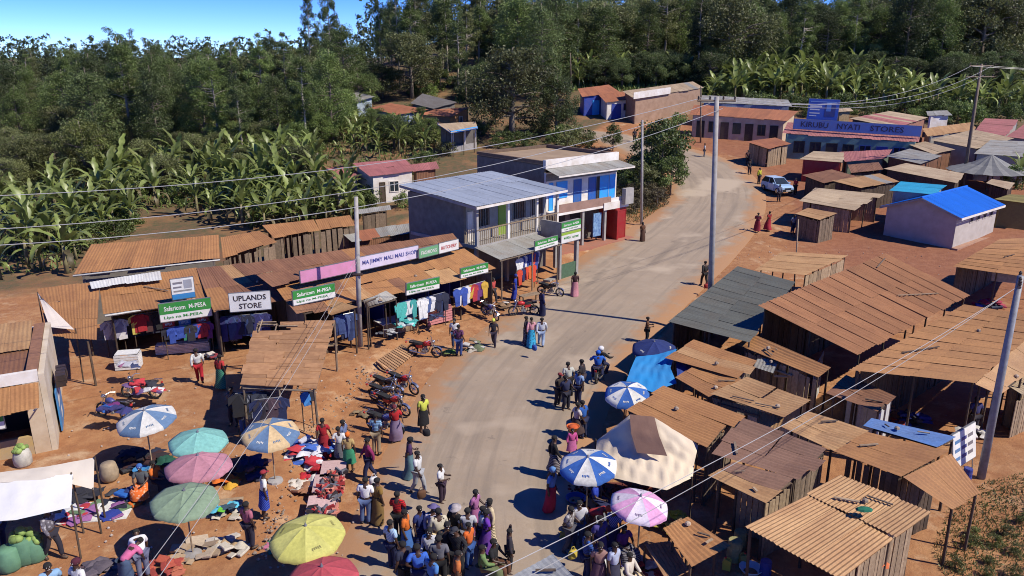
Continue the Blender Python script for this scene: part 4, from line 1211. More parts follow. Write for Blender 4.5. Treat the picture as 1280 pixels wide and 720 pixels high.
# the white-walled shop at the left edge
F_ = R(73, 562); u_ = Vector((.88, .47, 0)).normalized(); v_ = Vector((-u_.y, u_.x, 0))
O_ = F_ - u_ * 7
wsh = thing('corner_shop', 'white-walled shop at the left edge with a brown iron awning', 'shop', (O_.x, O_.y, T(F_.x, F_.y)), math.atan2(u_.y, u_.x)); ORG[wsh.name] = Vector((0, 0, 0))
obj('wall', MB().box(6.8, 7, 0, 6.6, -.3, 3.2), plain('stained_cream_wall', (.60, .53, .42), (.42, .33, .22), scale=.9, rv=.02), wsh)
obj('wall', MB().box(0, 6.8, 6.4, 6.6, -.3, 3.1), WHITEW, wsh)
obj('wall', MB().box(6.25, 6.79, 0, .2, -.3, 2.9), CREAMW, wsh)
obj('wall', MB().box(0, 6.25, 0.02, .2, -.3, .75), plain('yellow_wall', (.5, .33, .1), (.4, .3, .2), scale=1.2), wsh)
obj('wall', MB().box(0, 6.7, 2.6, 2.8, -.3, 2.9), DARK, wsh)  # inner wall near-black: the shade inside the shop is put into its colour
obj('parapet', MB().box(0, 6.79, 0, .2, 2.92, 3.35), WHITEW, wsh)
obj('parapet', MB().box(6.4, 6.79, .21, 6.39, 3.0, 3.28), plain('brown_coping', (.27, .13, .07), rv=.1), wsh)
ORG[wsh.name] = Vector(wsh.location)
Mi = wsh.matrix_basis.copy(); Mi = Matrix.LocRotScale(wsh.location, wsh.rotation_euler, None)
def local_sheets(t, pts, mat, **k):
    """sheets given in the local frame of t"""
    Mw = Matrix.LocRotScale(t.location, t.rotation_euler, None); o0 = ORG[t.name]; ORG[t.name] = Vector((0, 0, 0))
    sheets(t, *pts, mat, **k); ORG[t.name] = o0
V3 = lambda *a: Vector(a)
local_sheets(wsh, (V3(0, 6.4, 3.45), V3(6.35, 6.4, 3.45), V3(6.35, 3.3, 3.2), V3(0, 3.3, 3.2)), RUSTL, w=.9)
local_sheets(wsh, (V3(0, 3.45, 3.12), V3(6.35, 3.45, 3.12), V3(6.35, .25, 2.95), V3(0, .25, 2.95)), RUSTD, w=.9)
local_sheets(wsh, (V3(0, -.03, 2.86), V3(6.75, -.03, 2.86), V3(6.75, -1.35, 2.35), V3(0, -1.35, 2.35)), RUST, w=.9)
for x in (.1, 3.4, 6.6): obj('bracket', MB().tube([(x, -1.25, 2.3), (x, -.03, 1.9)], .03, 5), STEEL, wsh)
Mw = Matrix.LocRotScale(wsh.location, wsh.rotation_euler, None)
board('green and white shop sign under the awning at the left edge', Mw @ V3(3.3, -1.0, 1.72), Mw @ V3(5.6, -1.0, 1.72), 0, .62, [(.45, 1, GRN), (0, .45, WT)], [('Safaricom  M-PESA', .5, .73, .8, .26, WT), ('Lipa na M-PESA', .5, .22, .6, .2, GRN)])
bb = thing('blue_board', 'bright blue board with white painted shapes against the white side wall', 'board', tuple(Mw @ V3(7.08, 1.6, 0)), wsh.rotation_euler.z); ORG[bb.name] = Vector((0, 0, 0))
obj('panel', MB().box(0, .06, 0, 2.1, .05, 1.75), SKYB, bb)
for y0, y1, z0, z1 in ((.25, .8, 1.0, 1.5), (.95, 1.5, 1.05, 1.5), (.7, 1.2, .35, .75)):
    obj('painted_shape', MB().prism([(.066, y0, z0), (.066, y1, z0 + .1), (.066, y1 - .08, z1), (.066, y0 + .1, z1 - .05)], (.004, 0, 0)), WT, bb)
for i in range(9):
    o = obj('crate', MB().box(0, .36, 0, .30, 0, .24), BLKP)
    p = Mw @ V3(7.15 + .02 * (i % 2), 2.0 + .34 * (i % 5), 1.78 + .25 * (i // 5)); o.location = p; o.rotation_euler = (0, 0, wsh.rotation_euler.z + rnd.uniform(-.05, .05))
    tag(o, 'small black crate stacked on top of the bright blue board', 'crate', 'black crates above the blue board')

# ------------------------------------------------------------------ grey two-storey building
class Bd:
    def __init__(s, name, label, O, u, cat='building'):
        s.t = thing(name, label, cat, O, math.atan2(u.y, u.x)); ORG[s.t.name] = Vector((0, 0, 0)); s.u = u
        s.M = Matrix.LocRotScale(Vector(O), s.t.rotation_euler, None)
    def box(s, name, x0, x1, y0, y1, z0, z1, mat, parent=None):
        return obj(name, MB().box(x0, x1, y0, y1, z0, z1), mat, parent or s.t)
    def W(s, *a): return s.M @ Vector(a)
    def window(s, x0, x1, z0, z1, y, frame, pane, name='window', bars=0):
        f = MB()
        f.box(x0, x0 + .07, y - .05, y - .002, z0, z1); f.box(x1 - .07, x1, y - .05, y - .002, z0, z1)
        f.box(x0 + .07, x1 - .07, y - .05, y - .002, z1 - .07, z1); f.box(x0 + .07, x1 - .07, y - .05, y - .002, z0, z0 + .07)
        w = obj(name, f, frame, s.t)
        obj('pane' if name == 'window' else 'door_leaf', MB().box(x0 + .071, x1 - .071, y - .03, y - .004, z0 + .071, z1 - .071), pane, w)
        for i in range(bars):
            x = x0 + (x1 - x0) * (i + 1) / (bars + 1)
            obj('bar', MB().box(x - .015, x + .015, y - .07, y - .051, z0, z1), STEEL, w)
        return w
uG = Vector((.684, .729, 0)).normalized(); oG = R(597, 363)
g = Bd('two_storey_building', 'grey two-storey building with a pale blue iron roof and a balcony', (oG.x, oG.y, T(oG.x, oG.y) - .1), uG)
WG, DG = 8.2, 6.8
g.box('wall', 0, .2, 1.2, DG, 0, 5.85, CONCD); g.box('wall', WG - .2, WG, 1.2, DG, 0, 5.85, CONC); g.box('wall', .2, WG - .2, DG - .2, DG, 0, 6.0, CONCD)  # left wall in the darker grey: its shade is put into the colour
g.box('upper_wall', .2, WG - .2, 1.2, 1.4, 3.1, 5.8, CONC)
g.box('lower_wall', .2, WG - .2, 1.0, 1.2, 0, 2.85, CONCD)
g.box('floor_slab', -.05, WG + .05, -.1, DG - .21, 2.86, 3.08, CONC)
for x in (0.0, 2.9, 5.8, WG - .18): g.box('pillar', x, x + .18, 0, .18, 3.08, 5.75, WHITEW if x else CONC)
for x in (0.05, 2.9, 5.8, WG - .18): g.box('pillar', x, x + .22, .1, .32, 0, 2.86, CONC)
g.window(3.2, 4.1, 3.1, 5.2, 1.2, LIME, LIME, 'door')
for x in (1.0, 4.6, 6.5): g.window(x, x + 1.4, 3.9, 5.2, 1.2, CONC, GLASS, bars=5)
g.window(.3, .8, 3.1, 5.1, 1.2, WHITEW, WHITEW, 'door')
for i in range(44):
    x = .2 + i * (WG - .4) / 43
    g.box('baluster', x - .018, x + .018, .02, .055, 3.08, 4.05, WOODP)
for i in range(7):
    y = .2 + i * .16
    g.box('baluster', .02, .055, y, y + .035, 3.08, 4.05, WOODP)
g.box('handrail', .0, WG, .0, .075, 4.051, 4.12, WOODP)
local_sheets(g.t, (V3(-.45, DG + .3, 6.35), V3(WG + .3, DG + .3, 6.35), V3(WG + .3, -.5, 5.78), V3(-.45, -.5, 5.78)), BLUEGREY, w=.95, rows=2, pitch=.2, amp=.014, rag=.03)
g.box('fascia', -.46, WG + .31, -.53, -.5, 5.6, 5.76, WHITEW)
obj('barge_board', MB().prism([(-.5, -.5, 5.58), (-.5, DG + .3, 6.15), (-.5, DG + .3, 6.33), (-.5, -.5, 5.76)], (.04, 0, 0)), CONC, g.t)
local_sheets(g.t, (V3(-.2, .0, 3.02), V3(5.5, .0, 3.02), V3(5.7, -2.3, 2.62), V3(-.2, -2.3, 2.62)), GREYR, name='canopy_sheet', w=.9, rag=.03)
for x in (0, 2.9, 5.5): obj('canopy_post', MB().tube([(x, -2.2, -.1), (x, -2.2, 2.6)], .05, 6), WOOD, g.t)
g.box('canopy_beam', -.2, 5.7, -2.26, -2.18, 2.5, 2.585, WOOD)
g.box('side_parapet', 6.1, 8.2, -1.9, -1.75, 2.9, 3.95, CONC); g.box('side_parapet', 6.1, 6.25, -1.75, -.11, 2.9, 3.95, CONC); g.box('balcony_floor', 6.1, 8.2, -1.75, -.11, 2.75, 2.9, CONC)
g.box('pillar', 7.95, 8.2, -1.9, -1.65, -.2, 2.74, CONC); g.box('pillar', 6.1, 6.3, -1.9, -1.7, -.2, 2.74, CONC)
g.box('counter', 6.3, 7.95, -1.85, -1.75, -.2, .9, plain('green_paint', (.07, .14, .08), (.05, .09, .05)))
board('green and white money-transfer sign on the grey canopy of the two-storey building', g.W(3.0, -2.35, 2.62), g.W(5.3, -2.35, 2.66), 0, .62, [(.45, 1, GRN), (0, .45, WT)], [('Safaricom  M-PESA', .5, .73, .8, .25, WT), ('Lipa na M-PESA', .5, .22, .7, .2, GRN)])
board('green and white sign on the corner balcony of the grey building', g.W(6.1, -2.0, 3.3), g.W(8.2, -2.0, 3.3), 0, .62, [(.4, 1, GRN), (0, .4, WT)], [('Safaricom  M-PESA', .5, .7, .8, .25, WT), ('Lipa na M-PESA', .5, .2, .7, .18, GRN)])
board('pale green and white board below the corner balcony sign', g.W(6.1, -2.0, 2.5), g.W(8.2, -2.0, 2.5), 0, .72, [(.75, 1, LIME), (0, .75, WT)], [('M-PESA', .3, .45, .35, .25, GRN), ('AIRTIME', .72, .4, .35, .2, GRN)])

# ------------------------------------------------------------------ white and blue two-storey building
uH = Vector((.76, .65, 0)).normalized(); oH = R(768, 292) - uH * 8.1
h = Bd('two_storey_building', 'white and blue two-storey building with a flat earthy roof and a red door', (oH.x, oH.y, T(8.5, 64) - .15), uH)
WH, DH = 8.1, 8.6
WB = plain('brown_plaster', (.28, .17, .13), (.2, .12, .09), scale=1.5)
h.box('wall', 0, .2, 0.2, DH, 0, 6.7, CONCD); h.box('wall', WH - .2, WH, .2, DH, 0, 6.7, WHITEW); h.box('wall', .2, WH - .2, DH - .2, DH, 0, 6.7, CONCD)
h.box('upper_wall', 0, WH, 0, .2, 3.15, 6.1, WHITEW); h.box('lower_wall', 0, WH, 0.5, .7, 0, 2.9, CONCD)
h.box('floor_slab', -.1, WH + .1, -1.2, .49, 2.91, 3.1, WHITEW)
h.box('roof_slab', .0, WH, .25, DH - .2, 6.62, 6.75, plain('earthy_roof', (.40, .29, .18), (.29, .2, .12), scale=.8))
h.box('fascia', -.1, WH + .1, -.06, .24, 6.45, 7.1, WHITEW)
h.box('coping', -.05, .2, .25, DH, 6.76, 7.0, plain('brown_edge', (.17, .11, .07))); h.box('coping', .21, WH - .21, DH - .2, DH + .05, 6.76, 7.0, MATS['brown_edge']); h.box('coping', WH - .2, WH + .02, .25, DH, 6.76, 7.05, MATS['brown_edge'])
local_sheets(h.t, (V3(-.1, -.07, 6.42), V3(WH + .1, -.07, 6.42), V3(WH + .5, -1.5, 6.05), V3(-.1, -1.5, 6.05)), GREYR, name='awning_sheet', w=.95, rag=.02)
h.box('awning_edge', -.1, WH + .5, -1.54, -1.5, 5.92, 6.04, WHITEW)
h.box('under_band', .01, WH - .01, -.02, 0, 5.45, 6.0, plain('dark_grey_band', (.20, .19, .19)))  # dark grey band across the white wall below the awning
for x0, x1, nm, m in ((.3, .75, 'door', BRIGHTB), (3.0, 3.9, 'door', paint(20, 110, 195)), (4.7, 5.6, 'door', paint(20, 100, 190)), (6.0, 7.1, 'door', BRIGHTB), (7.2, 7.9, 'door', BRIGHTB)):
    h.window(x0, x1, 3.1, 5.3, 0, m, m, nm)
h.window(1.1, 2.3, 4.0, 5.3, 0, BRIGHTB, BRIGHTB, 'window')
h.window(5.65, 5.98, 3.1, 5.3, -.03, BLKP, DARK, 'door')
h.box('parapet', -.1, 6.2, -1.2, -1.1, 3.101, 3.75, WB); h.box('parapet', 6.2, WH + .1, -1.2, -1.1, 3.101, 3.6, WHITEW)
h.box('white_board', 5.3, WH + .2, -1.28, -1.22, 2.7, 3.3, WHITEW)
h.box('corner_block', 7.4, 8.4, -1.7, -1.3, 3.0, 4.3, CONC)
for x in (0.05, 3.0, 5.6): h.box('pillar', x, x + .22, -1.1, -.88, -.2, 2.9, CONC)
h.box('step', 0, WH + .4, -1.9, .49, -.3, .12, plain('red_oxide_step', (.36, .13, .08), (.28, .14, .09)))
h.box('red_wall', 6.6, 6.75, -1.6, .45, .13, 2.6, REDW); h.window(6.85, 7.95, .13, 2.5, -1.3, REDW, REDW, 'door'); h.box('red_wall', 6.78, 8.0, -1.3, -1.2, .13, 2.7, REDW)
h.box('hanging_cloth', 4.4, 5.3, -1.0, -.9, .6, 2.5, plain('blue_print', (.25, .42, .6), (.05, .12, .3), scale=6)); h.box('doorway_shade_panel', 1.0, 2.6, .46, .49, .15, 2.4, DARK)  # near-black panel on the wall imitates the shade inside a doorway
h.box('doorway_shade_panel', 3.2, 4.3, .46, .49, .15, 2.4, DARK)  # second near-black panel, again doorway shade as colour

# ------------------------------------------------------------------ smaller houses behind
shack('outhouse', 'small house wing with a faded red roof, left of the red-roofed house', 'house', [(407, 211, 3.0), (437, 206, 3.0), (451, 220, 2.5), (419, 225, 2.5)], 'wwww', REDR, CONC, w=.9)
shack('house', 'small faded red-roofed house with a white front among the bananas', 'house', [(441, 204, 3.4), (506, 199, 3.4), (520, 214, 2.8), (463, 221, 2.8)], 'wwww', REDR, WHITEW, w=.9, rows=2,
      openings=[('f', .35, .6, 1.0, 2.1, 'window', WHITEW), ('f', .7, .85, 0, 2.1, 'door', WOODD)])
shack('house_annex', 'brown tin-roofed annex on the right of the red-roofed house', 'house', [(512, 206, 2.9), (545, 202, 2.9), (549, 211, 2.6), (517, 215, 2.6)], 'ssss', REDR, RUSTD, w=.9)
shack('house', 'little grey-roofed house under the dark trees on the upper left slope', 'house', [(427, 122, 2.9), (446, 115, 2.9), (468, 121, 2.5), (446, 127, 2.5)], 'wwww', GREYR, plain('pale_blue_wall', (.33, .4, .45)), w=.95)
shack('house', 'orange-brown roofed house with pale blue walls above the bananas', 'house', [(463, 135, 3.0), (488, 129, 3.0), (535, 137, 2.6), (496, 144, 2.6)], 'wwww', ORANGER, MATS['pale_blue_wall'], w=.95, openings=[('f', .2, .4, .9, 2.0, 'window', WHITEW), ('f', .6, .8, 0, 2.1, 'door', BLUEW)])
shack('house', 'dark grey-roofed house on the slope behind the orange-brown roof', 'house', [(513, 129, 3.0), (528, 117, 3.0), (572, 128, 2.7), (542, 136, 2.7)], 'wwww', rusty('dark_grey_iron', (.15, .14, .13), (.12, .11, .10), (.1, .08, .06)), CONCD, w=.95)
shack('house', 'brown-roofed house with orange plaster walls left of the gatehouse', 'house', [(523, 143, 2.8), (543, 137, 2.8), (588, 134, 2.8), (564, 146, 2.4)], 'wwww', ORANGER, plain('orange_plaster', (.42, .2, .08), (.33, .16, .07)), w=.95, openings=[('f', .3, .5, .8, 2.0, 'window', WHITEW)])
k = shack('gatehouse', 'small roofed porch with blue fascia and white columns above the blue-grey roof', 'porch', [(547, 155, 3.3), (594, 152, 3.3), (597, 160, 3.0), (564, 166, 3.0)], 'wooo', TANR, CONCD, w=.95)
for a, b in (((564, 167), (597, 161)), ((547, 156), (564, 167))):
    P, Q = R(*a, 2.85), R(*b, 2.85)
    obj('fascia', MB().prism([tuple(P), tuple(Q), tuple(Q + V3(0, 0, .3)), tuple(P + V3(0, 0, .3))], (0, -.04, 0)), BRIGHTB, k, world=True)
for px, py in ((566, 190), (581, 188), (594, 184)):
    p = R(px, py); obj('column', MB().box(p.x - .15, p.x + .15, p.y - .15, p.y + .15, p.z - .2, p.z + 2.8), WHITEW, k, world=True)
P, Q = R(562, 192), R(596, 186)
obj('low_wall', MB().prism([tuple(P), tuple(Q), tuple(Q + V3(0, 0, .8)), tuple(P + V3(0, 0, .8))], (0, .15, 0)), CONC, k, world=True)
shack('house', 'deep blue house with orange-brown roof at the top of the road', 'house', [(722, 111, 3.3), (761, 106, 3.3), (776, 116, 2.8), (728, 121, 2.8)], 'wwww', ORANGER, BLUEW, w=.95, openings=[('f', .15, .35, .9, 2.0, 'window', WHITEW), ('f', .55, .75, 0, 2.1, 'door', BRIGHTB)])
shack('house', 'white house with bright blue doors and orange roof beside the deep blue one', 'house', [(748, 118, 2.9), (785, 114, 2.9), (792, 124, 2.5), (757, 128, 2.5)], 'wwww', ORANGER, WHITEW, w=.95, openings=[('f', .08, .3, 1.0, 2.0, 'window', BLUEW), ('f', .4, .8, 0, 2.1, 'door', BLUEW)])
m3 = shack('building', 'long building with a bare brown stone wall at the top of the bend', 'building', [(778, 114, 3.6), (866, 102, 3.6), (880, 110, 3.55), (792, 123, 3.55)], 'wwww', TANR, BRICKW, w=.95, mats=[GREYR])
P, Q = R(792, 124, 3.5), R(838, 117, 3.5)
obj('white_parapet', MB().prism([tuple(P), tuple(Q), tuple(Q + V3(0, 0, .9)), tuple(P + V3(0, 0, .9))], (0, .12, 0)), WHITEW, m3, world=True)
n1 = shack('shop_block', 'long cream shop block with an orange-brown roof and dark doorways', 'shop', [(868, 131, 3.6), (998, 139, 3.6), (984, 151, 2.9), (862, 143, 2.9)], 'wwww', ORANGER, CREAMW, w=.95,
      openings=[('f', .05 + .135 * i, .14 + .135 * i, 0 if i % 2 == 0 else .8, 2.2, 'door' if i % 2 == 0 else 'window', WOODD if i % 3 else DARK) for i in range(7)])
shack('building', 'blue-grey roofed building seen above the cream shop block', 'building', [(878, 119, 3.6), (985, 125, 3.6), (990, 133, 3.3), (876, 128, 3.3)], 'wwww', GREYR, plain('grey_blue_wall', (.2, .25, .33)), w=.95, openings=[('f', .1, .25, 1.9, 2.9, 'window', WHITEW), ('f', .6, .75, 1.9, 2.9, 'window', WHITEW)])
st = shack('stores_building', 'green-walled store under a red-brown roof below the long blue lettered sign', 'shop', [(985, 153, 3.9), (1152, 162, 3.9), (1148, 178, 2.9), (978, 167, 2.9)], 'wwww', REDR, TEALW, w=.95,
      openings=[('f', .06 + .13 * i, .15 + .13 * i, 0 if i in (1, 4) else .8, 2.2, 'door' if i in (1, 4) else 'window', BLUEW if i < 3 else DARK) for i in range(7)])
NAVY = paint(15, 30, 85)
board('long blue sign lettered KIRUBU NYATI STORES above the red-brown roof', R(991, 162, 3.35), R(1150, 172, 3.35), .12, 1.15, [(0, 1, paint(95, 128, 205))], [('KIRUBU', .17, .52, .22, .55, NAVY), ('NYATI', .44, .52, .18, .55, NAVY), ('STORES', .74, .52, .26, .55, NAVY)], posts=.8)
def bill_marks(t, W, H):
    for i, (x0, x1, z0, z1, m) in enumerate(((.06, .45, .62, .7, WT), (.06, .38, .48, .54, WT), (.06, .4, .32, .37, WT), (.06, .3, .2, .24, WT), (.55, .9, .2, .75, paint(25, 60, 140)), (.6, .75, .45, .85, paint(90, 150, 230)), (.06, .9, .86, .9, paint(140, 180, 240)))):
        obj('print', MB().box(x0 * W, x1 * W, -.026 - .002 * i, -.0245 - .002 * i, z0 * H, z1 * H), m, t)
board('square blue billboard standing above the stores', R(1008, 150, 4.2), R(1046, 152, 4.2), 0, 2.5, [(0, 1, paint(40, 100, 205))], [], name='billboard', cat='billboard', posts=2.6, marks=bill_marks)
shack('building', 'tan-roofed building behind the stores, right of the billboard', 'building', [(1062, 148, 4.4), (1112, 139, 4.4), (1160, 147, 4.0), (1122, 160, 4.0)], 'wwww', TANR, plain('rust_wall', (.3, .14, .09)), w=.95, mats=[REDR])
shack('building', 'small tan block behind the blue billboard', 'building', [(1044, 136, 4.6), (1062, 135, 4.6), (1067, 139, 4.5), (1046, 140, 4.5)], 'wwww', TANR, plain('tan_wall', (.4, .28, .15)), w=.95)
shack('hut', 'grey block hut with a white side behind the far right roofs', 'hut', [(1158, 139, 3.0), (1184, 138, 3.0), (1190, 144, 2.8), (1160, 145, 2.8)], 'wwww', GREYR, WHITEW, w=.95)
# ------------------------------------------------------------------ stalls and sheds on the right: far ones first
for nm, lab, q, mat, wm, walls, extra in (
    ('kiosk', 'small kiosk with orange roof and pale boarded walls in front of the cream shops', [(933, 177, 2.4), (969, 172, 2.5), (989, 180, 2.3), (960, 186, 2.2)], ORANGER, WOODP, 'pppp', {}),
    ('stall', 'red-walled stall with a tan roof in front of the lettered store', [(1000, 199, 2.4), (1017, 189, 2.6), (1056, 191, 2.6), (1054, 203, 2.4)], TANR, REDW, 'wwww', {}),
    ('stall', 'narrow stall with grey-green front beside the red-walled stall', [(1050, 190, 2.5), (1115, 187, 2.5), (1108, 198, 2.3), (1056, 202, 2.3)], REDR, plain('dull_green_wall', (.12, .16, .12)), 'wwww', {}),
    ('stall', 'grey flat-roofed stall behind the tan roof on the right', [(1107, 195, 2.5), (1137, 186, 2.6), (1178, 195, 2.5), (1151, 205, 2.4)], GREYR, None, 'ssss', {}),
    ('stall', 'tan-roofed stall tucked behind the grey flat roof', [(1137, 181, 2.6), (1157, 177, 2.7), (1194, 187, 2.5), (1168, 193, 2.4)], TANR, None, 'ssss', {}),
    ('stall', 'long tan-roofed stall just behind the two blue roofs', [(1105, 211, 2.6), (1133, 204, 2.8), (1206, 217, 2.7), (1198, 229, 2.4)], TANR, WOODD, 'ssss', {}),
    ('stall', 'rusty-roofed stall left of the teal roof', [(1040, 226, 2.4), (1100, 217, 2.6), (1124, 227, 2.4), (1076, 235, 2.2)], RUSTL, WOODD, 'pppp', dict(mats=[GREYR, REDR])),
    ('shed', 'thatched-looking tan shed with sagging roof at the roadside', [(999, 251, 2.3), (1021, 235, 2.6), (1102, 243, 2.5), (1068, 263, 2.1)], TANR, WOODP, 'ppop', dict(sag=.18, rag=.25)),
    ('kiosk', 'tiny weathered wooden kiosk in front of the tan shed', [(994, 267, 2.1), (1010, 260, 2.2), (1046, 267, 2.2), (1026, 275, 2.0)], RUSTL, WOOD, 'pppp', dict(inset=.15)),
    ('house', 'brown flat-roofed house on the far right behind the stalls', [(1153, 161, 3.0), (1213, 153, 3.1), (1222, 162, 2.8), (1160, 171, 2.7)], RUSTL, CONC, 'wwww', {}),
    ('house', 'pale tan-roofed house left of the conical roof', [(1163, 175, 2.9), (1217, 162, 3.2), (1268, 173, 3.0), (1221, 186, 2.7)], TANR, CREAMW, 'wwww', dict(rows=2)),
    ('house', 'grey-roofed house at the right edge behind the conical roof', [(1218, 192, 2.9), (1238, 175, 3.2), (1310, 178, 3.2), (1310, 198, 2.9)], GREYR, CONC, 'wwww', dict(rows=2)),
    ('house', 'house with a rusty red and white striped roof at the far right', [(1219, 164, 3.0), (1231, 148, 3.4), (1274, 150, 3.4), (1258, 170, 3.0)], REDR, CONC, 'wwww', dict(mats=[WHITEI, TANR])),
    ('house', 'house with red and white roof cut by the right edge', [(1258, 171, 2.9), (1280, 156, 3.2), (1330, 160, 3.2), (1320, 178, 2.9)], REDR, CONC, 'wwww', dict(mats=[WHITEI])),
    ('stall', 'small tan roof between the conical roof and the blue roof', [(1233, 229, 2.3), (1240, 224, 2.4), (1270, 229, 2.3), (1262, 237, 2.2)], TANR, WOODD, 'pppp', {}),
    ('shed', 'low sheet-roofed shed right of the wooden pole by the road', [(1060, 206, 2.1), (1098, 203, 2.2), (1104, 212, 2.0), (1064, 216, 2.0)], RUSTD, WOODD, 'pppp', {}),
    ('stall', 'long low rusty roof beside the red-walled stall, nearer the road', [(1003, 219, 2.1), (1040, 212, 2.2), (1072, 221, 2.1), (1030, 229, 1.9)], RUSTD, WOODD, 'pppp', {})):
    shack(nm, lab, 'stall' if nm == 'stall' else nm, q, walls, mat, wm, w=.95, **extra)
# conical tarpaulin roof
p = R(1232, 238)
con = thing('conical_shelter', 'grey conical tarpaulin shelter behind the blue roof', 'shelter', tuple(p)); ORG[con.name] = Vector((0, 0, 0))
TARP = plain('grey_tarpaulin', (.20, .20, .19), (.13, .13, .125), scale=2)
for k in range(14):
    a, b = 2 * math.pi * k / 14, 2 * math.pi * (k + 1) / 14; m_ = (a + b) / 2
    P_ = lambda an, r, z: (r * math.cos(an), r * math.sin(an), z)
    mb = MB().add([P_(a, 4.0, 2.1), P_(m_, 3.75, 2.0), P_(b, 4.0, 2.1), P_(a, 1.8, 2.75), P_(m_, 1.75, 2.67), P_(b, 1.8, 2.75), (0, 0, 3.7)], [(0, 1, 4, 3), (1, 2, 5, 4), (3, 4, 6), (4, 5, 6)])
    obj('tarpaulin_panel', mb, TARP, con)
    if k % 2 == 0: obj('post', MB().tube([P_(a, 3.7, -.1), P_(a, 3.7, 2.12)], .06, 6), WOODD, con)
obj('centre_post', MB().tube([(0, 0, -.1), (0, 0, 3.68)], .08, 6), WOODD, con)

# blue-roofed building
c0, c1 = R(1190, 311), R(1237, 292); uB = (c1 - c0); uB.z = 0; LB = 8.2; uB.normalize()
vB = Vector((-uB.y, uB.x, 0))
bl = Bd('blue_roof_building', 'small grey plastered building with a bright blue gabled roof', (c0.x, c0.y, T(c0.x, c0.y) - .05), uB)
GWALL = plain('grey_plaster', (.46, .42, .38), (.36, .32, .28), scale=1.4, rv=.03)
DB = 5.6; hw = 2.75; hr = 3.85
bl.box('wall', 0, LB, 0, .18, -.3, hw, GWALL); bl.box('wall', 0, LB, DB - .18, DB, -.3, hw, GWALL)
for x in (0.0, LB - .18):
    obj('gable_wall', MB().prism([(x, .181, -.3), (x, DB - .181, -.3), (x, DB - .181, hw), (x, DB / 2, hr - .12), (x, .181, hw)], (.18, 0, 0)), GWALL, bl.t)
bl.box('plinth', -.25, LB + .3, -.5, -.01, -.4, .16, plain('brown_plinth', (.36, .2, .13)))
for i in range(4): bl.window(2.6 + i * 1.35, 3.3 + i * 1.35, 1.8, 2.5, 0, GWALL, DARK)
local_sheets(bl.t, (V3(-.35, DB / 2, hr), V3(LB + .35, DB / 2, hr), V3(LB + .35, -.45, hw - .1), V3(-.35, -.45, hw - .1)), BLUER, w=.9, pitch=.2, amp=.014, rag=.01)
local_sheets(bl.t, (V3(LB + .35, DB / 2, hr), V3(-.35, DB / 2, hr), V3(-.35, DB + .45, hw - .1), V3(LB + .35, DB + .45, hw - .1)), BLUER, w=.9, pitch=.2, amp=.014, rag=.01)
bl.box('fascia', -.36, LB + .36, -.5, -.46, hw - .28, hw - .1, WHITEW)
for s0, s1 in ((-.45, DB / 2), (DB + .45, DB / 2)):
    obj('barge_board', MB().prism([(-.4, s0, hw - .28), (-.4, s1, hr - .18), (-.4, s1, hr - .02), (-.4, s0, hw - .12)], (.03, 0, 0)), CONC, bl.t)
obj('ridge_cap', MB().tube([(-.36, DB / 2, hr + .02), (LB + .36, DB / 2, hr + .02)], .09, 6), BLUER, bl.t)
tl = shack('teal_roof_annex', 'grey annex with a teal-blue iron roof behind the blue-roofed building', 'building', [(1112, 238, 2.9), (1126, 227, 3.2), (1184, 232, 3.2), (1168, 243, 2.8)], 'wwww', TEALR, GWALL, w=.9, openings=[('f', .1, .35, .0, 2.1, 'door', DARK)])
shack('olive_shed', 'shed with an olive-yellow wall at the right edge beyond the blue roof', 'shed', [(1243, 249, 2.5), (1262, 243, 2.5), (1320, 246, 2.5), (1300, 256, 2.4)], 'wwww', plain('olive_sheet', (.2, .17, .05), (.15, .12, .04)), plain('olive_wall', (.22, .18, .055), (.17, .13, .045)), w=.9)

# the big roofs
shack('market_shed', 'large market shed with a broad ribbed orange-brown roof', 'shed', [(948, 382, 4.0), (1107, 317, 4.0), (1212, 369, 3.0), (1073, 444, 3.0)], 'pooo', rusty('ribbed_orange_iron', (.34, .155, .065), (.29, .125, .052), (.2, .085, .036), .45), WOODD, w=.95, rows=2, pitch=.32, amp=.03, rag=.05, lift=.015)
shack('market_shed', 'ribbed brown-roofed market shed below the large orange-brown one', 'shed', [(1063, 462, 3.25), (1205, 381, 3.45), (1312, 398, 3.4), (1219, 479, 2.9)], 'pooo', RUST, WOODD, w=.95, rows=2, pitch=.24, amp=.024, rag=.04, lift=.015)
shack('lean_to', 'plain brown lean-to roof against the ribbed brown shed, behind the steel pole', 'shed', [(1220, 480, 2.8), (1312, 399, 3.2), (1345, 420, 2.7), (1248, 493, 2.3)], 'opoo', RUSTL, WOODD, w=.95)
shack('lean_to', 'small tan sheet roof right of the steel pole at the right edge', 'shed', [(1254, 478, 2.0), (1290, 455, 2.2), (1312, 470, 2.1), (1276, 492, 1.8)], 'pppp', TANR, WOODP, w=.9)
shack('market_shed', 'brown-roofed stall at the right edge below the blue-roofed building', 'stall', [(1192, 333, 2.7), (1250, 299, 2.9), (1325, 296, 2.9), (1300, 349, 2.6)], 'pooo', RUST, WOODD, w=.95, rows=2, pitch=.3, amp=.025, rag=.06)
shack('roadside_shed', 'long grey-green roofed shed standing nearest the road', 'shed', [(836, 402, 2.8), (922, 333, 2.9), (994, 353, 3.0), (937, 428, 2.9)], 'pooo', GREEN_GREY, WOODD, w=.95, rows=2, pitch=.2, amp=.014, rag=.05)
shack('timber_stall', 'open timber stall with a flat dusty roof behind the large shed', 'stall', [(945, 337, 2.4), (978, 315, 2.5), (1061, 320, 2.4), (1008, 344, 2.3)], 'oopo', RUSTL, WOODP, w=.95, wall_w=.5, mats=[TANR])
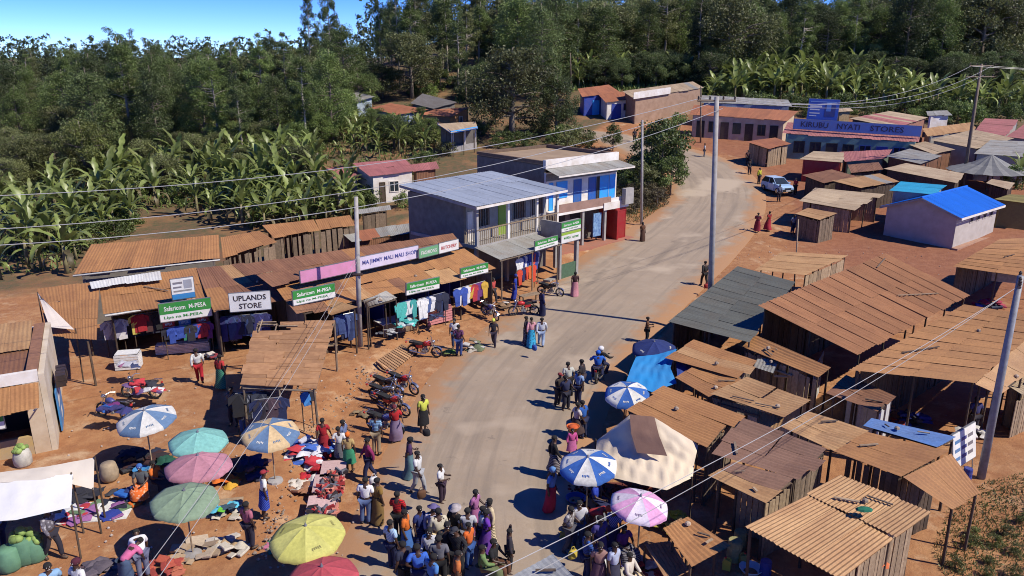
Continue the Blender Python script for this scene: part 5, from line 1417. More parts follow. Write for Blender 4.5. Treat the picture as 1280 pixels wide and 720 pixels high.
NEAR = (
    ('stall', 'narrow strip roof of rust and grey sheets under the large shed', [(925, 432, 2.5), (940, 418, 2.8), (1043, 461, 2.7), (1028, 473, 2.5)], 'ooop', RUST, WOODP, dict(mats=[GREYR, RUSTL])),
    ('stall', 'brown sheet roof right beside the blue tarpaulin', [(835, 448, 2.5), (869, 426, 2.6), (946, 452, 2.55), (926, 474, 2.45)], 'oopo', RUST, None, dict(mats=[RUSTL])),
    ('stall', 'small brown sheet roof just below the blue tarpaulin', [(846, 473, 2.35), (872, 457, 2.4), (930, 478, 2.35), (886, 495, 2.25)], 'oooo', RUST, None, {}),
    ('stall', 'brown sheet roof behind the cream tarpaulin', [(786, 513, 2.4), (832, 484, 2.5), (927, 519, 2.5), (888, 561, 2.3)], 'oopo', RUST, None, dict(mats=[RUSTL])),
    ('stall', 'tan-brown roof with a ribbed skirt in the middle of the stalls', [(893, 493, 2.6), (934, 472, 2.8), (1014, 502, 2.8), (980, 522, 2.65)], 'osoo', RUSTL, WHITEI, dict(rows=2)),
    ('stall', 'ribbed lower strip of roof in front of the tan-brown roof', [(890, 498, 2.35), (980, 523, 2.45), (972, 538, 2.15), (896, 511, 2.05)], 'oooo', RUSTL, None, dict(pitch=.12)),
    ('stall', 'plum-brown flat roof in the middle of the stalls', [(893, 567, 2.4), (930, 523, 2.6), (1040, 565, 2.6), (1000, 600, 2.4)], 'oopo', RUSTP, None, dict(rows=2)),
    ('stall', 'plum-brown lower roof with a patch of bright ribbed sheets at its corner', [(888, 595, 2.3), (917, 579, 2.4), (1000, 601, 2.35), (962, 631, 2.15)], 'oppo', RUSTP, WOODP, dict(mats=[RUSTL])),
    ('stall', 'dusty tan roof left of the pale blue strip of roof', [(980, 535, 2.6), (1010, 515, 2.75), (1085, 538, 2.7), (1043, 563, 2.55)], 'oooo', RUSTL, None, {}),
    ('stall', 'rusty roof fragment below the ribbed brown shed', [(1034, 491, 2.3), (1058, 470, 2.45), (1124, 497, 2.45), (1104, 517, 2.2)], 'ospo', RUSTD, WHITEI, {}),
    ('stall', 'long pale blue strip of iron roof', [(1082, 533, 2.75), (1092, 524, 2.8), (1203, 549, 2.8), (1180, 561, 2.75)], 'oooo', BLUES, None, {}),
    ('stall', 'low brown sheet roof beside the pink and white umbrella', [(830, 661, 1.5), (860, 647, 1.6), (908, 680, 1.5), (863, 704, 1.35)], 'oooo', RUST, None, {}),
    ('stall', 'plain grey tin roof cut by the bottom edge beside the crowd', [(590, 748, 2.3), (690, 693, 2.4), (718, 724, 2.4), (650, 775, 2.2)], 'oooo', rusty('bright_tin', (.33, .34, .34), (.28, .29, .29), (.22, .2, .18), .4, .5), None, dict(rag=.02)),
    ('stall', 'scrap of grey roof over pale boards in the middle of the stalls', [(946, 450, 2.3), (972, 450, 2.4), (968, 463, 2.2), (944, 457, 2.2)], 'oooo', GREYR, None, {}))
for nm, lab, q, walls, mat, wm, extra in NEAR:
    shack(nm, lab, 'stall', q, walls, mat, wm, w=.85, inset=.2, **dict(dict(rag=.24, sag=.07), **extra))
w1 = shack('long_stall', 'long brown-roofed stall that bends down to the dirt bank', 'stall', [(1043, 564, 2.7), (1085, 541, 2.8), (1190, 567, 2.8), (1130, 597, 2.7)], 'oopp', RUST, WOODD, w=.9, rows=1, pitch=.2)  # dark plank sides added to hide lit ground and keep the underside dark
sheets(w1, R(1130, 597, 2.68), R(1188, 568, 2.74), R(1226, 618, 2.2), R(1190, 636, 2.15), RUST, w=.85)
for q in ((1192, 632), (1220, 615)):
    p = R(*q, 2.1); post(w1, p, p.z)
nk = shack('near_shack', 'near shack of upright poles under two overlapping ribbed tan roofs', 'shack', [(1009, 617, 2.45), (1052, 594, 2.55), (1163, 640, 2.45), (1121, 671, 2.3)], 'oppo', RUSTL, WOODP, corr='lr', w=.8, pitch=.105, amp=.016, wall_w=.13, inset=.3)
nk2 = [R(933, 659, 2.4), R(1009, 620, 2.42), R(1118, 672, 2.25), R(1050, 723, 2.15)]
sheets(nk, nk2[0], nk2[3], nk2[2], nk2[1], RUSTL, w=.8, pitch=.105, amp=.016, mats=[RUST])
A, B, C, D = nk2
cc = (A + B + C + D) / 4; ins_ = [p + Vector((cc.x - p.x, cc.y - p.y, 0)) * .08 for p in nk2]
planks(nk, ins_[2], ins_[3], C.z - .1, D.z - .1, WOODP, w=.13)
for p in ins_: post(nk, p, p.z - .05)
cl_ = MB().lathe([(.02, 0), (.2, .02), (.16, .09), (.03, .13)], 7); p = R(1080, 638, 2.6)
tag(obj('green_rag', cl_, cloth(30, 120, 90), loc=p, scale=(1.3, .7, .8)), 'crumpled green rag lying on the near shack roof', 'rag')
# boards and scrap walls in the gap
gapw = thing('scrap_fence', 'broken fence of pale boards in the gap between the roofs', 'fence', tuple(R(985, 500)))
planks(gapw, R(962, 486), R(1006, 504), R(962, 486).z + 2.0, R(1006, 504).z + 2.2, WOODP, w=.22, gap=1.2)
planks(gapw, R(1012, 512), R(1024, 490), R(1012, 512).z + 2.1, R(1024, 490).z + 2.1, WHITEI, w=.2)
for a, b in (((955, 458, 2.0), (990, 470, 2.1)), ((975, 462, 2.1), (1002, 480, 1.7)), ((968, 470, 1.9), (1000, 472, 2.0))): beam(gapw, R(*a), R(*b), .05, WOODP)
p2 = thing('plank_fence', 'fence of upright pale planks at the right edge behind the steel pole', 'fence', tuple(R(1268, 540)))
planks(p2, R(1262, 548), R(1300, 530), R(1262, 548).z + 1.7, R(1300, 530).z + 1.7, WOODP, w=.16)
def scrib(t, W, H):
    r_ = random.Random(5)
    for i in range(9):
        x = .08 + .28 * (i % 3); z = .2 + .25 * (i // 3)
        obj('print', MB().box(x * W, (x + .22) * W, -.028, -.0245, z * H, (z + .1) * H), [paint(90, 140, 190), BLU, paint(120, 120, 130)][i % 3], t)
board('white notice board with blue print standing beside the pole', R(1190, 594, .3), R(1218, 576, .3), .2, 1.35, [(0, 1, WT)], [], marks=scrib, posts=.5, cat='sign', lean=-.15)
board('small grey notice board hanging at the right edge stall', R(1238, 358, 1.2), R(1275, 362, 1.2), .4, .8, [(0, 1, plain('grey_print', (.3, .3, .3)))], [], name='notice_board')

# signs along the shop row
def msign(label, a, b, h0, H=.62, low=True, extra=()):
    board(label, R(*a, h0), R(*b, h0), 0, H, [(.4, 1, GRN), (0, .4, WT)], [('Safaricom  M-PESA', .5, .7, .82, .26, WT), ('Lipa na M-PESA', .45, .2, .75, .2, GRN)])
msign('green and white sign over the clothes shop, above a row of red boards', (201, 403), (265, 394), 2.15, .92)
msign('green and white sign right of the white UPLANDS sign', (367, 382), (419, 371), 2.75, .72)
msign('green and white sign on the eave right of the steel-grey pole', (508, 369), (549, 360), 2.62, .62)
msign('green and white sign at the right end of the rusty shop row', (576, 348), (610, 340), 2.62, .58)
board('white sign lettered UPLANDS STORE in black', R(288, 390, 2.62), R(339, 386, 2.62), 0, .92, [(0, 1, WT)], [('UPLANDS', .5, .72, .8, .3, BLKP), ('STORE', .5, .28, .55, .3, BLKP)])
board('plain pink left half of the long rooftop sign', R(376, 354, 3.4), R(449, 338, 3.4), 0, .62, [(0, 1, PINK)], [])
board('white right half of the rooftop sign lettered MA JIMMY MALI MALI SHOP', R(450, 338, 3.4), R(523, 322, 3.4), 0, .72, [(0, 1, LILAC)], [('MA JIMMY MALI MALI SHOP', .5, .5, .92, .42, BLU)])
board('small green rooftop sign next to the pink and white one', R(524, 323, 3.4), R(548, 317, 3.4), 0, .55, [(0, 1, paint(110, 180, 130))], [('FASHIONS', .5, .5, .8, .4, WT)])
board('small white rooftop sign with red letters at the end of the row', R(549, 317, 3.4), R(573, 311, 3.4), 0, .6, [(0, 1, WT)], [('BUTCHERY', .5, .5, .8, .35, REDP)])
def poster(t, W, H):
    for i, (x0, x1, z0, z1, m) in enumerate(((.08, .5, .75, .85, paint(130, 130, 140)), (.08, .45, .55, .63, paint(130, 130, 140)), (.55, .92, .5, .92, paint(170, 175, 185)), (.08, .9, .36, .44, paint(150, 150, 150)))):
        obj('print', MB().box(x0 * W, x1 * W, -.029, -.026, z0 * H, z1 * H), m, t)
board('white poster board with a blue foot standing on the shop roof', R(216, 375, 2.9), R(244, 371, 2.9), 0, 1.05, [(0, .26, SKYB), (.26, 1, WT)], [], name='poster_board', marks=poster)
for i, px in enumerate((204, 224, 246)):
    board('small red board with white print in the row below the green sign', R(px, 411 - i * 2.6, 1.55), R(px + 15, 409 - i * 2.6, 1.55), 0, .42, [(0, 1, REDP if i != 1 else paint(90, 140, 200))], [('M-PESA', .5, .5, .6, .35, WT)], frame=False, group='small boards under the green sign') if i != 1 else board('small blue board between two red ones below the green sign', R(px, 411 - i * 2.6, 1.55), R(px + 15, 409 - i * 2.6, 1.55), 0, .42, [(0, 1, paint(90, 140, 200))], [('M-PESA', .5, .5, .6, .35, WT)], frame=False)

# ------------------------------------------------------------------ poles and wires
def pole(label, base, ptop, r=.14, mat=None, arms=(), lean_px=None, name='utility_pole', steps=False):
    b = R(*base)
    lo, hi = 0, 25
    d = ray(*ptop); t_ = b.y / d[1]
    tip = Vector((d[0] * t_, b.y, CAM_H + d[2] * t_))
    t = thing(name, label, 'pole', tuple(b)); ORG[t.name] = Vector((0, 0, 0))
    rel = tip - b
    obj('shaft', MB().tube([(0, 0, -.5), tuple(rel * .5), tuple(rel)], [r * 1.1, r * .95, r * .75], 10), mat or POLEW, t, smooth=True)
    for f, L_, an in arms:
        c_ = rel * f; dx = Vector((math.cos(an), math.sin(an), 0)) * L_
        obj('crossarm', MB().tube([tuple(c_ - dx), tuple(c_ + dx)], .06, 6), POLED, t)
        for s in (-.95, -.35, .35, .95): obj('insulator', MB().lathe([(.03, 0), (.06, .05), (.045, .1), (.06, .15), (.02, .2)], 8).xf(Matrix.Translation(c_ + dx * s + Vector((0, 0, .05)))), BLKP, t)
    return b, tip
b1, t1 = pole('weathered utility pole in front of the rusty shop row', (450, 433), (445, 246), .13, POLEW)
b2, t2 = pole('tall pale utility pole at the right side of the road', (887, 413), (896, 121), .16, POLEW, arms=((.985, 1.0, 0),))
b3, t3 = pole('pale utility pole beside the white and blue building', (802, 281), (803, 150), .12, POLEW)
b4, t4 = pole('brown utility pole with two crossarms rising behind the blue roof', (1203, 234), (1227, 80), .17, POLED, arms=((.985, 1.6, .35), (.9, 1.9, .35)))
b5, t5 = pole('thick grey steel pole in the right foreground', (1226, 598), (1276, 345), .14, plain('grey_pole', (.24, .245, .26), (.15, .15, .16), rough=.5), arms=((.97, .7, 1.0),))
pole('thin bare wooden post at the roadside behind the large shed', (993, 358), (998, 274), .05, WOODP, name='wooden_post')
for lab, bs_, tp in (('thin distant pole above the brown houses', (583, 136), (582, 88)), ('thin distant pole between the trees above the blue house', (714, 112), (713, 66)), ('thin distant pole behind the stone-walled building', (815, 108), (815, 76)),
                     ('thin distant pole on the far left slope', (505, 112), (505, 82)), ('slim grey lamp post at the cream shop block', (876, 178), (876, 108)), ('short thin post beside the stores', (1132, 190), (1134, 150))):
    pole(lab, bs_, tp, .1, POLED)
obj('bracket', MB().tube([tuple((t1 - b1) * .5 + Vector((-.25, -.12, 0))), tuple((t1 - b1) * .5 + Vector((.25, -.12, 0)))], .07, 6), BLKP, [o for o in COL.objects if o.name.startswith('utility_pole')][0])
def wire(label, a, b, sag, r=.014, group=None):
    pts = []
    for i in range(25):
        f = i / 24; p = chip(Vector(a), Vector(b), f); p.z -= sag * 4 * f * (1 - f); pts.append(tuple(p))
    tag(obj('power_line', MB().tube(pts, r, 5), WIREM), label, 'power line', group)
for i, (px, py, hh, dx) in enumerate(((-70, 247, 9.6, -.95), (-70, 290, 8.8, -.35), (-70, 310, 8.6, .35))):
    wire(('top', 'middle', 'lowest')[i] + ' of three power lines crossing the left half from the tall pale pole', t2 + Vector((dx, 0, -.1 - .25 * i)), R(px, py, hh), 1.0 + .2 * i, group='power lines crossing the left half')
for i, dx in enumerate((-.95, .35, .95)):
    wire('power line sagging from the tall pale pole to the brown pole on the right', t2 + Vector((dx, 0, -.05)), t4 + Vector((dx * 1.4, dx * .5, -.2 - (.9 if i == 1 else 0))), 1.6, group='power lines to the brown pole')
for i, dx in enumerate((-1.2, 1.2)): wire('power line leaving the brown pole past the right edge', t4 + Vector((dx, dx * .4, -.2)), Vector((95, 84 + i * 3, 15.5)), 1.2, group='power lines leaving the brown pole')
for i in range(2): wire(('upper', 'lower')[i] + ' power line running down from the thick grey pole over the stalls', t5 + Vector((-.3 + .5 * i, -.4 + .5 * i, -.25)), R(545 + 60 * i, 750, 6.0),   .35, .0085, group='power lines from the thick grey pole')
for i in range(2): wire(('left', 'right')[i] + ' thin cable slanting from the shop-row pole over the umbrellas', b1 + (t1 - b1) * (.62 - .03 * i), R(146 + 26 * i, 760, 5.2), .4, .008, group='cables over the umbrellas')
# ------------------------------------------------------------------ people
def person(px, py, pz, face, hgt, top, bot, kind, head, label, dz=0.0, at=None, jacket=False):
    """kind: t trousers, s knee skirt, l long skirt; head: h hair, g long hair, or (scarf|cap|hat|helmet, colour)"""
    p = R(px, py) if at is None else Vector(at)
    k = hgt / 1.68
    t = thing('person', label, 'person', (p.x, p.y, p.z + dz + .02), rad(face + rnd.uniform(-25, 25)), scale=k)
    if pz in ('stand', 'phone', 'walk'):
        t.rotation_euler = (rnd.uniform(-.05, .09), rnd.uniform(-.04, .04), t.rotation_euler.z)
        if pz == 'stand' and rnd.random() < .4: pz = rnd.choice(('phone', 'walk', 'stand2', 'stand3', 'stand2', 'stand3'))
    w_ = rnd.uniform(.92, 1.16); t.scale = (k * w_, k * rnd.uniform(.95, 1.15), k)
    def dress(c, big):
        if rnd.random() < (.38 if big else .22):
            alt = rnd.choice((tuple(int(v_ * .55) for v_ in c), tuple(int(v_ + (255 - v_) * .45) for v_ in c)))
            return pattern(c, alt, rnd.choice(('spots', 'stripes', 'checks')))
        return cloth(*c)
    obj('body', SRC[('body', pz)], SKIN, t)
    obj('eyes', SRC[('eyes', pz)], WT, t)
    obj('shirt', SRC[('jacket' if jacket or rnd.random() < .25 else 'top', pz)], dress(top, False), t)
    if kind == 't' or pz == 'ride': obj('trousers', SRC[('trousers', pz)], cloth(*bot), t)
    else: obj('skirt', SRC[('skirt' if kind == 's' else 'long_skirt', pz)], dress(bot, True), t)
    sm_ = BLKP if rnd.random() < .7 else WOODD
    for s in 'lr': obj('shoe', SRC[('shoe' + s, pz)], sm_, t)
    if head == 'h': obj('hair', SRC[('hair', pz)], HAIR, t)
    elif head == 'g': obj('hair', SRC[('long_hair', pz)], HAIR, t)
    else: obj('headscarf' if head[0] == 'scarf' else head[0], SRC[(head[0], pz)], cloth(*head[1]), t)
    return t
W_ = (240, 240, 238); K_ = (28, 28, 32); NV = (35, 42, 85); RD = (200, 35, 40); BL_ = (70, 120, 200); LB = (150, 190, 225); GY = (130, 130, 135); KH = (165, 145, 115); PK = (225, 120, 165); PU = (110, 50, 120); YE = (225, 225, 70); OR = (235, 120, 40); GN = (50, 130, 80); CR = (225, 205, 165); MG = (150, 40, 95); BR = (110, 70, 45); JE = (60, 80, 120); TQ = (40, 150, 200); DK = (50, 45, 55)
for a in (
 (529, 541, 'stand', 60, 1.72, (225, 230, 90), K_, 's', 'g', 'person in a yellow top and black skirt standing alone beside the parked motorbikes'),
 (496, 552, 'stand', 20, 1.66, RD, (150, 130, 160), 'l', ('scarf', (120, 40, 50)), 'person in a red top and pale wrap at the front motorbike'),
 (471, 569, 'stand', 170, 1.72, LB, KH, 't', 'h', 'person in a light blue shirt and khaki trousers behind the motorbikes'),
 (433, 573, 'stand', 90, 1.66, (110, 125, 165), (100, 115, 160), 'l', 'h', 'person in a long grey-blue dress at the edge of the market'),
 (463, 601, 'walk', -60, 1.72, MG, NV, 't', 'h', 'person in a magenta top and navy trousers walking left'),
 (407, 573, 'stand', 150, 1.64, (190, 30, 45), (170, 30, 45), 'l', 'h', 'person in a red dress bending over the white clothes heap'),
 (438, 590, 'stand', 200, 1.60, (200, 170, 110), (60, 150, 110), 's', ('scarf', OR), 'person in a tan top and green skirt beside the shoe table'),
 (428, 582, 'stand', 160, 1.6, W_, GY, 's', 'h', 'person in white between the grey-blue dress and the shoe table'),
 (511, 598, 'stand', 80, 1.66, (75, 45, 90), (95, 130, 140), 'l', ('scarf', K_), 'person in a dark purple top and patterned blue skirt, back of a pair'),
 (523, 618, 'walk', 60, 1.68, W_, (170, 172, 178), 't', 'h', 'person in a white shirt and pale grey trousers, front of a pair'),
 (553, 630, 'phone', 70, 1.50, W_, (60, 40, 60), 't', 'h', 'young person in a white top alone on the tarmac'),
 (457, 656, 'stand', 190, 1.70, W_, (95, 115, 160), 't', 'h', 'person in a white top and blue trousers beside the ochre dress'),
 (472, 656, 'stand', 120, 1.66, (150, 115, 50), (140, 110, 60), 'l', 'h', 'person in an ochre patterned dress beside the red shirt'),
 (499, 674, 'phone', 160, 1.72, (215, 25, 35), K_, 't', 'h', 'person in a bright red shirt and black trousers above the crowd'),
 (593, 668, 'stand', 70, 1.66, (180, 110, 165), (170, 100, 150), 'l', 'h', 'person in a long lilac-pink dress at the right of the crowd'),
 (614, 684, 'stand', -60, 1.72, CR, CR, 'l', 'g', 'person in a long cream dress, rightmost of the crowd standing'),
 (492, 712, 'stand', 120, 1.70, LB, NV, 't', 'h', 'person in a pale blue shirt at the left edge of the crowd'),
 (511, 694, 'stand', 100, 1.62, OR, BL_, 's', 'h', 'person in orange and blue at the upper left of the crowd'),
 (527, 692, 'stand', 40, 1.66, (40, 55, 120), (40, 50, 110), 'l', 'h', 'person in a dark blue dress in the upper crowd'),
 (541, 690, 'stand', 30, 1.66, (195, 190, 215), W_, 'l', ('hat', (110, 100, 150)), 'person with a lilac hat and white dress in the crowd'),
 (549, 700, 'phone', 200, 1.74, (225, 215, 190), CR, 't', 'h', 'person in a broad cream jacket in the middle of the crowd', True),
 (570, 690, 'stand', 150, 1.70, K_, GY, 't', ('hat', (190, 180, 180)), 'person in black with a pale hat at the top of the crowd'),
 (584, 694, 'stand', 170, 1.66, (200, 200, 205), (120, 120, 130), 't', 'h', 'person in a pale grey shirt in the upper right of the crowd'),
 (608, 695, 'stand', -90, 1.60, (110, 50, 170), (100, 50, 150), 'l', 'h', 'person in a violet top at the right of the crowd'),
 (600, 690, 'stand', 90, 1.62, (225, 225, 230), NV, 't', 'h', 'person in white and navy squeezed beside the violet top'),
 (586, 712, 'stand', 60, 1.62, (230, 110, 40), (50, 90, 160), 't', 'h', 'person with an orange top and blue jeans in the lower right crowd'),
 (603, 728, 'sit', 120, 1.66, (120, 150, 90), (110, 120, 80), 's', 'h', 'person in green sitting at the lower right of the crowd'),
 (617, 720, 'sit', 60, 1.66, K_, BR, 't', 'h', 'person in black sitting beside the tin roof at the bottom'),
 (637, 716, 'head', 100, 1.50, DK, K_, 't', 'h', 'person in dark clothes with an arm up beside the tin roof'),
 (539, 722, 'stand', 0, 1.68, (230, 230, 235), K_, 't', 'h', 'person in a white shirt facing out of the lower crowd'),
 (559, 716, 'stand', 20, 1.72, (35, 35, 38), K_, 'l', 'h', 'person in a long black robe in the middle of the crowd'),
 (574, 722, 'stand', 330, 1.70, (45, 45, 50), (40, 40, 45), 't', ('cap', (60, 60, 70)), 'person in charcoal with a dark cap in the lower middle crowd', True),
 (551, 735, 'stand', 180, 1.68, (110, 110, 118), K_, 't', 'h', 'person in a grey shirt low in the crowd'),
 (524, 745, 'stand', 200, 1.70, (60, 110, 210), NV, 't', 'h', 'person in a strong blue shirt at the bottom of the crowd'),
 (541, 756, 'stand', 160, 1.66, (90, 150, 220), (70, 90, 150), 's', 'h', 'person in a sky blue top cut by the bottom edge of the crowd'),
 (507, 738, 'stand', 220, 1.66, (40, 45, 70), K_, 't', 'h', 'person in dark navy at the lower left of the crowd'),
 (568, 752, 'stand', 120, 1.66, (210, 120, 60), BR, 's', 'h', 'person in rust orange cut by the bottom edge'),
 (251, 479, 'walk', 200, 1.68, (240, 240, 235), (190, 30, 45), 't', 'h', 'person in a white top and red trousers in front of the clothes shop'),
 (276, 487, 'stand', 160, 1.66, (205, 60, 60), (70, 150, 125), 'l', 'h', 'person in a red top and green skirt in front of the clothes shop'),
 (305, 542, 'stand', 30, 1.74, (40, 45, 60), (70, 100, 160), 't', 'h', 'person in blue jeans in the shade of the board canopy'),
 (294, 532, 'stand', 340, 1.70, K_, DK, 't', 'h', 'dark-dressed person deep in the shade of the board canopy'),
 (330, 648, 'stand', 110, 1.68, (235, 235, 225), (55, 85, 200), 's', ('cap', (170, 50, 60)), 'person in a white shirt, blue skirt and red cap beside the earth bank'),
 (314, 685, 'stand', 170, 1.62, (190, 110, 130), (50, 45, 65), 't', 'h', 'person in a pink patterned shirt and dark trousers near the yellow umbrella'),
 (68, 699, 'walk', 60, 1.72, (105, 100, 108), (45, 42, 55), 't', ('cap', (90, 85, 90)), 'person in a grey jacket and dark trousers beside the cabbage sacks', True),
 (181, 724, 'bend', 210, 1.70, (240, 240, 245), (120, 125, 150), 't', 'h', 'person in a white shirt bending under the grey-green umbrella'),
 (160, 735, 'bend', 140, 1.62, (235, 120, 170), (70, 90, 120), 's', 'h', 'person in pink bending at the bottom of the market'),
 (72, 770, 'stand', 30, 1.70, LB, NV, 't', 'h', 'person in pale blue whose head shows at the bottom left'),
 (105, 768, 'stand', 350, 1.68, W_, (120, 60, 120), 'l', ('scarf', (90, 30, 50)), 'person in white with a maroon headscarf at the bottom left'),
 (2, 690, 'stand', 90, 1.66, (120, 170, 230), NV, 't', 'h', 'person in light blue cut by the left edge'),
 (180, 622, 'sit', 20, 1.66, (90, 95, 100), (230, 110, 40), 's', ('scarf', (70, 120, 200)), 'seller in grey with a blue headscarf sitting beside the blue and white umbrella'),
 (196, 616, 'sit', 60, 1.62, OR, DK, 's', 'h', 'seller in orange sitting half under the teal umbrella'),
 (322, 470, 'sit', 120, 1.6, (100, 60, 120), DK, 's', 'h', 'person in purple sitting at the back corner of the board canopy'),
 (294, 434, 'stand', 10, 1.66, (210, 70, 110), DK, 's', 'h', 'shopkeeper in pink at the entrance under the UPLANDS sign'),
 (657, 432, 'stand', 100, 1.64, DK, (60, 60, 80), 'l', 'h', 'dark-dressed person, left of three walking together on the road'),
 (664, 435, 'walk', 170, 1.66, (225, 160, 170), (45, 160, 205), 'l', 'h', 'person in a pink top and turquoise skirt, middle of three on the road'),
 (676, 434, 'walk', 180, 1.66, (225, 230, 240), (170, 190, 220), 't', 'h', 'person in white and pale blue, right of three on the road'),
 (618, 434, 'walk', 10, 1.62, (50, 45, 55), (60, 50, 70), 't', ('scarf', (225, 230, 90)), 'person in dark clothes with a yellow bundle on the head near the road edge'),
 (574, 446, 'stand', 170, 1.72, (110, 60, 100), (60, 80, 140), 't', 'h', 'person in a purple checked shirt and jeans beside the loaded cart'),
 (569, 436, 'stand', 20, 1.70, W_, JE, 't', 'h', 'person in white behind the purple checked shirt'),
 (718, 371, 'walk', 180, 1.66, (70, 35, 40), (205, 140, 150), 'l', 'g', 'person in a dark top and pale pink skirt walking up the road'),
 (616, 379, 'stand', 40, 1.66, (205, 80, 75), DK, 't', 'h', 'person in a red checked shirt in front of the grey canopy'),
 (642, 375, 'stand', 60, 1.68, (45, 70, 190), (40, 60, 170), 'l', ('scarf', (40, 60, 150)), 'person in a long blue robe in front of the grey canopy'),
 (678, 396, 'stand', 100, 1.70, (45, 50, 100), (40, 45, 90), 'l', 'h', 'person in navy standing among the parked motorbikes by the canopy'),
 (880, 358, 'walk', 200, 1.72, (45, 42, 42), K_, 't', 'h', 'person in dark clothes walking beside the tall pale pole'),
 (808, 429, 'phone', 60, 1.50, BR, K_, 't', 'h', 'young person in brown above the navy umbrella'),
 (696, 509, 'stand', 60, 1.66, (60, 50, 45), DK, 't', ('cap', (150, 60, 60)), 'person in dark brown with a red cap, left of the group by the stalls'),
 (708, 514, 'stand', 20, 1.70, (45, 50, 85), (40, 40, 60), 't', 'h', 'person in navy in the middle of the group by the stalls'),
 (712, 497, 'stand', 180, 1.68, (215, 215, 205), K_, 't', 'h', 'person in white at the back of the group by the stalls'),
 (722, 506, 'stand', 330, 1.66, (150, 180, 225), NV, 't', 'h', 'person in a pale blue shirt, right of the group by the stalls'),
 (727, 492, 'stand', 250, 1.66, DK, (70, 60, 70), 't', 'h', 'dark-dressed person behind the pale blue shirt by the stalls'),
 (730, 549, 'stand', 200, 1.68, (40, 100, 190), (40, 50, 90), 't', 'h', 'person in a blue top beside the orange bundle'),
 (718, 551, 'stand', 120, 1.64, (210, 200, 195), (80, 60, 60), 's', 'h', 'person in pale clothes carrying an orange bundle by the stalls'),
 (714, 571, 'stand', 20, 1.2, (215, 90, 160), (220, 120, 180), 's', 'h', 'child in pink beside the blue and white umbrella'),
 (692, 599, 'stand', 80, 1.72, (35, 32, 35), (55, 45, 50), 's', 'h', 'person in black standing left of the blue and white umbrella'),
 (686, 641, 'stand', 60, 1.72, (110, 150, 215), (190, 35, 70), 'l', ('scarf', (110, 160, 220)), 'person in blue, pink and crimson standing in front of the stalls'),
 (709, 690, 'stand', 60, 1.66, (130, 125, 125), (80, 80, 90), 't', 'h', 'person in grey at the left of the stall crowd'),
 (722, 683, 'stand', 20, 1.64, (225, 225, 230), JE, 't', 'h', 'person in white at the left of the stall crowd'),
 (737, 672, 'bend', 70, 1.60, (205, 60, 60), BR, 's', ('scarf', (230, 90, 50)), 'person in red bending in the stall crowd'),
 (748, 703, 'stand', 10, 1.68, (80, 70, 140), (70, 60, 120), 'l', 'h', 'person in a violet-blue dress in the stall crowd'),
 (764, 692, 'stand', 340, 1.66, (50, 50, 130), (50, 45, 110), 'l', 'h', 'person in dark indigo beside the pink and white umbrella'),
 (733, 728, 'stand', 130, 1.68, (50, 90, 170), NV, 't', 'h', 'person in a blue shirt low in the stall crowd'),
 (746, 737, 'stand', 350, 1.66, (180, 140, 130), (110, 80, 95), 'l', 'h', 'person in a flowery brown dress low in the stall crowd'),
 (766, 742, 'stand', 20, 1.66, (190, 200, 225), (60, 60, 80), 's', 'h', 'person in a striped pale blue top at the bottom by the basin'),
 (785, 738, 'sit', 60, 1.66, (225, 215, 200), CR, 's', 'h', 'seller in cream sitting behind the white basin'),
 (778, 700, 'sit', 20, 1.62, PU, DK, 's', 'h', 'seller in purple sitting in the shade of the pink umbrella'),
 (744, 640, 'sit', 40, 1.62, (40, 70, 190), NV, 's', 'h', 'seller in bright blue in the shade of the front umbrella'),
 (946, 290, 'stand', 160, 1.66, (130, 40, 60), (150, 40, 60), 'l', 'h', 'person in dark red, left of a pair at the far roadside'),
 (959, 288, 'walk', 180, 1.66, (190, 40, 50), (180, 40, 60), 'l', 'h', 'person in red, right of a pair at the far roadside'),
 (936, 218, 'stand', 60, 1.66, K_, DK, 't', 'h', 'dark-dressed person left of the parked car'),
 (934, 206, 'stand', 20, 1.66, (90, 60, 60), K_, 't', 'h', 'person in brown at the kiosk left of the car'),
 (948, 230, 'stand', 20, 1.70, (215, 215, 60), DK, 't', 'h', 'person in a yellow shirt beside the parked car'),
 (973, 252, 'stand', 30, 1.66, (120, 130, 160), DK, 't', 'h', 'person in grey-blue in front of the parked car'),
 (994, 243, 'stand', 280, 1.66, (190, 40, 45), K_, 't', 'h', 'person in red right of the parked car'),
 (880, 197, 'stand', 90, 1.66, W_, GY, 't', 'h', 'person in white at the far side of the bend'),
 (803, 303, 'stand', 40, 1.66, BR, (90, 60, 45), 'l', 'g', 'person in brown under the pale pole at the bend'),
 (793, 178, 'stand', 20, 1.64, DK, K_, 't', 'h', 'dark-dressed person on the orange earth at the top of the road'),
 (728, 302, 'stand', 60, 1.66, (40, 50, 90), K_, 't', 'h', 'person in navy in front of the white and blue building'),
 (742, 299, 'stand', 30, 1.66, DK, JE, 't', 'h', 'person in dark clothes at the shop step of the white and blue building'),
 (1215, 545, 'stand', 200, 1.66, (60, 60, 110), DK, 't', 'h', 'person in indigo in the shade under the ribbed brown shed'),
 (1100, 540, 'stand', 60, 1.66, (60, 60, 140), NV, 't', 'h', 'person in blue deep in the shade of the ribbed shed'),
 (990, 292, 'stand', 20, 1.66, (200, 215, 230), JE, 't', 'h', 'person in pale blue in the shade of the tiny kiosk'),
):
    jk = len(a) > 10
    person(*a[:10], jacket=jk)

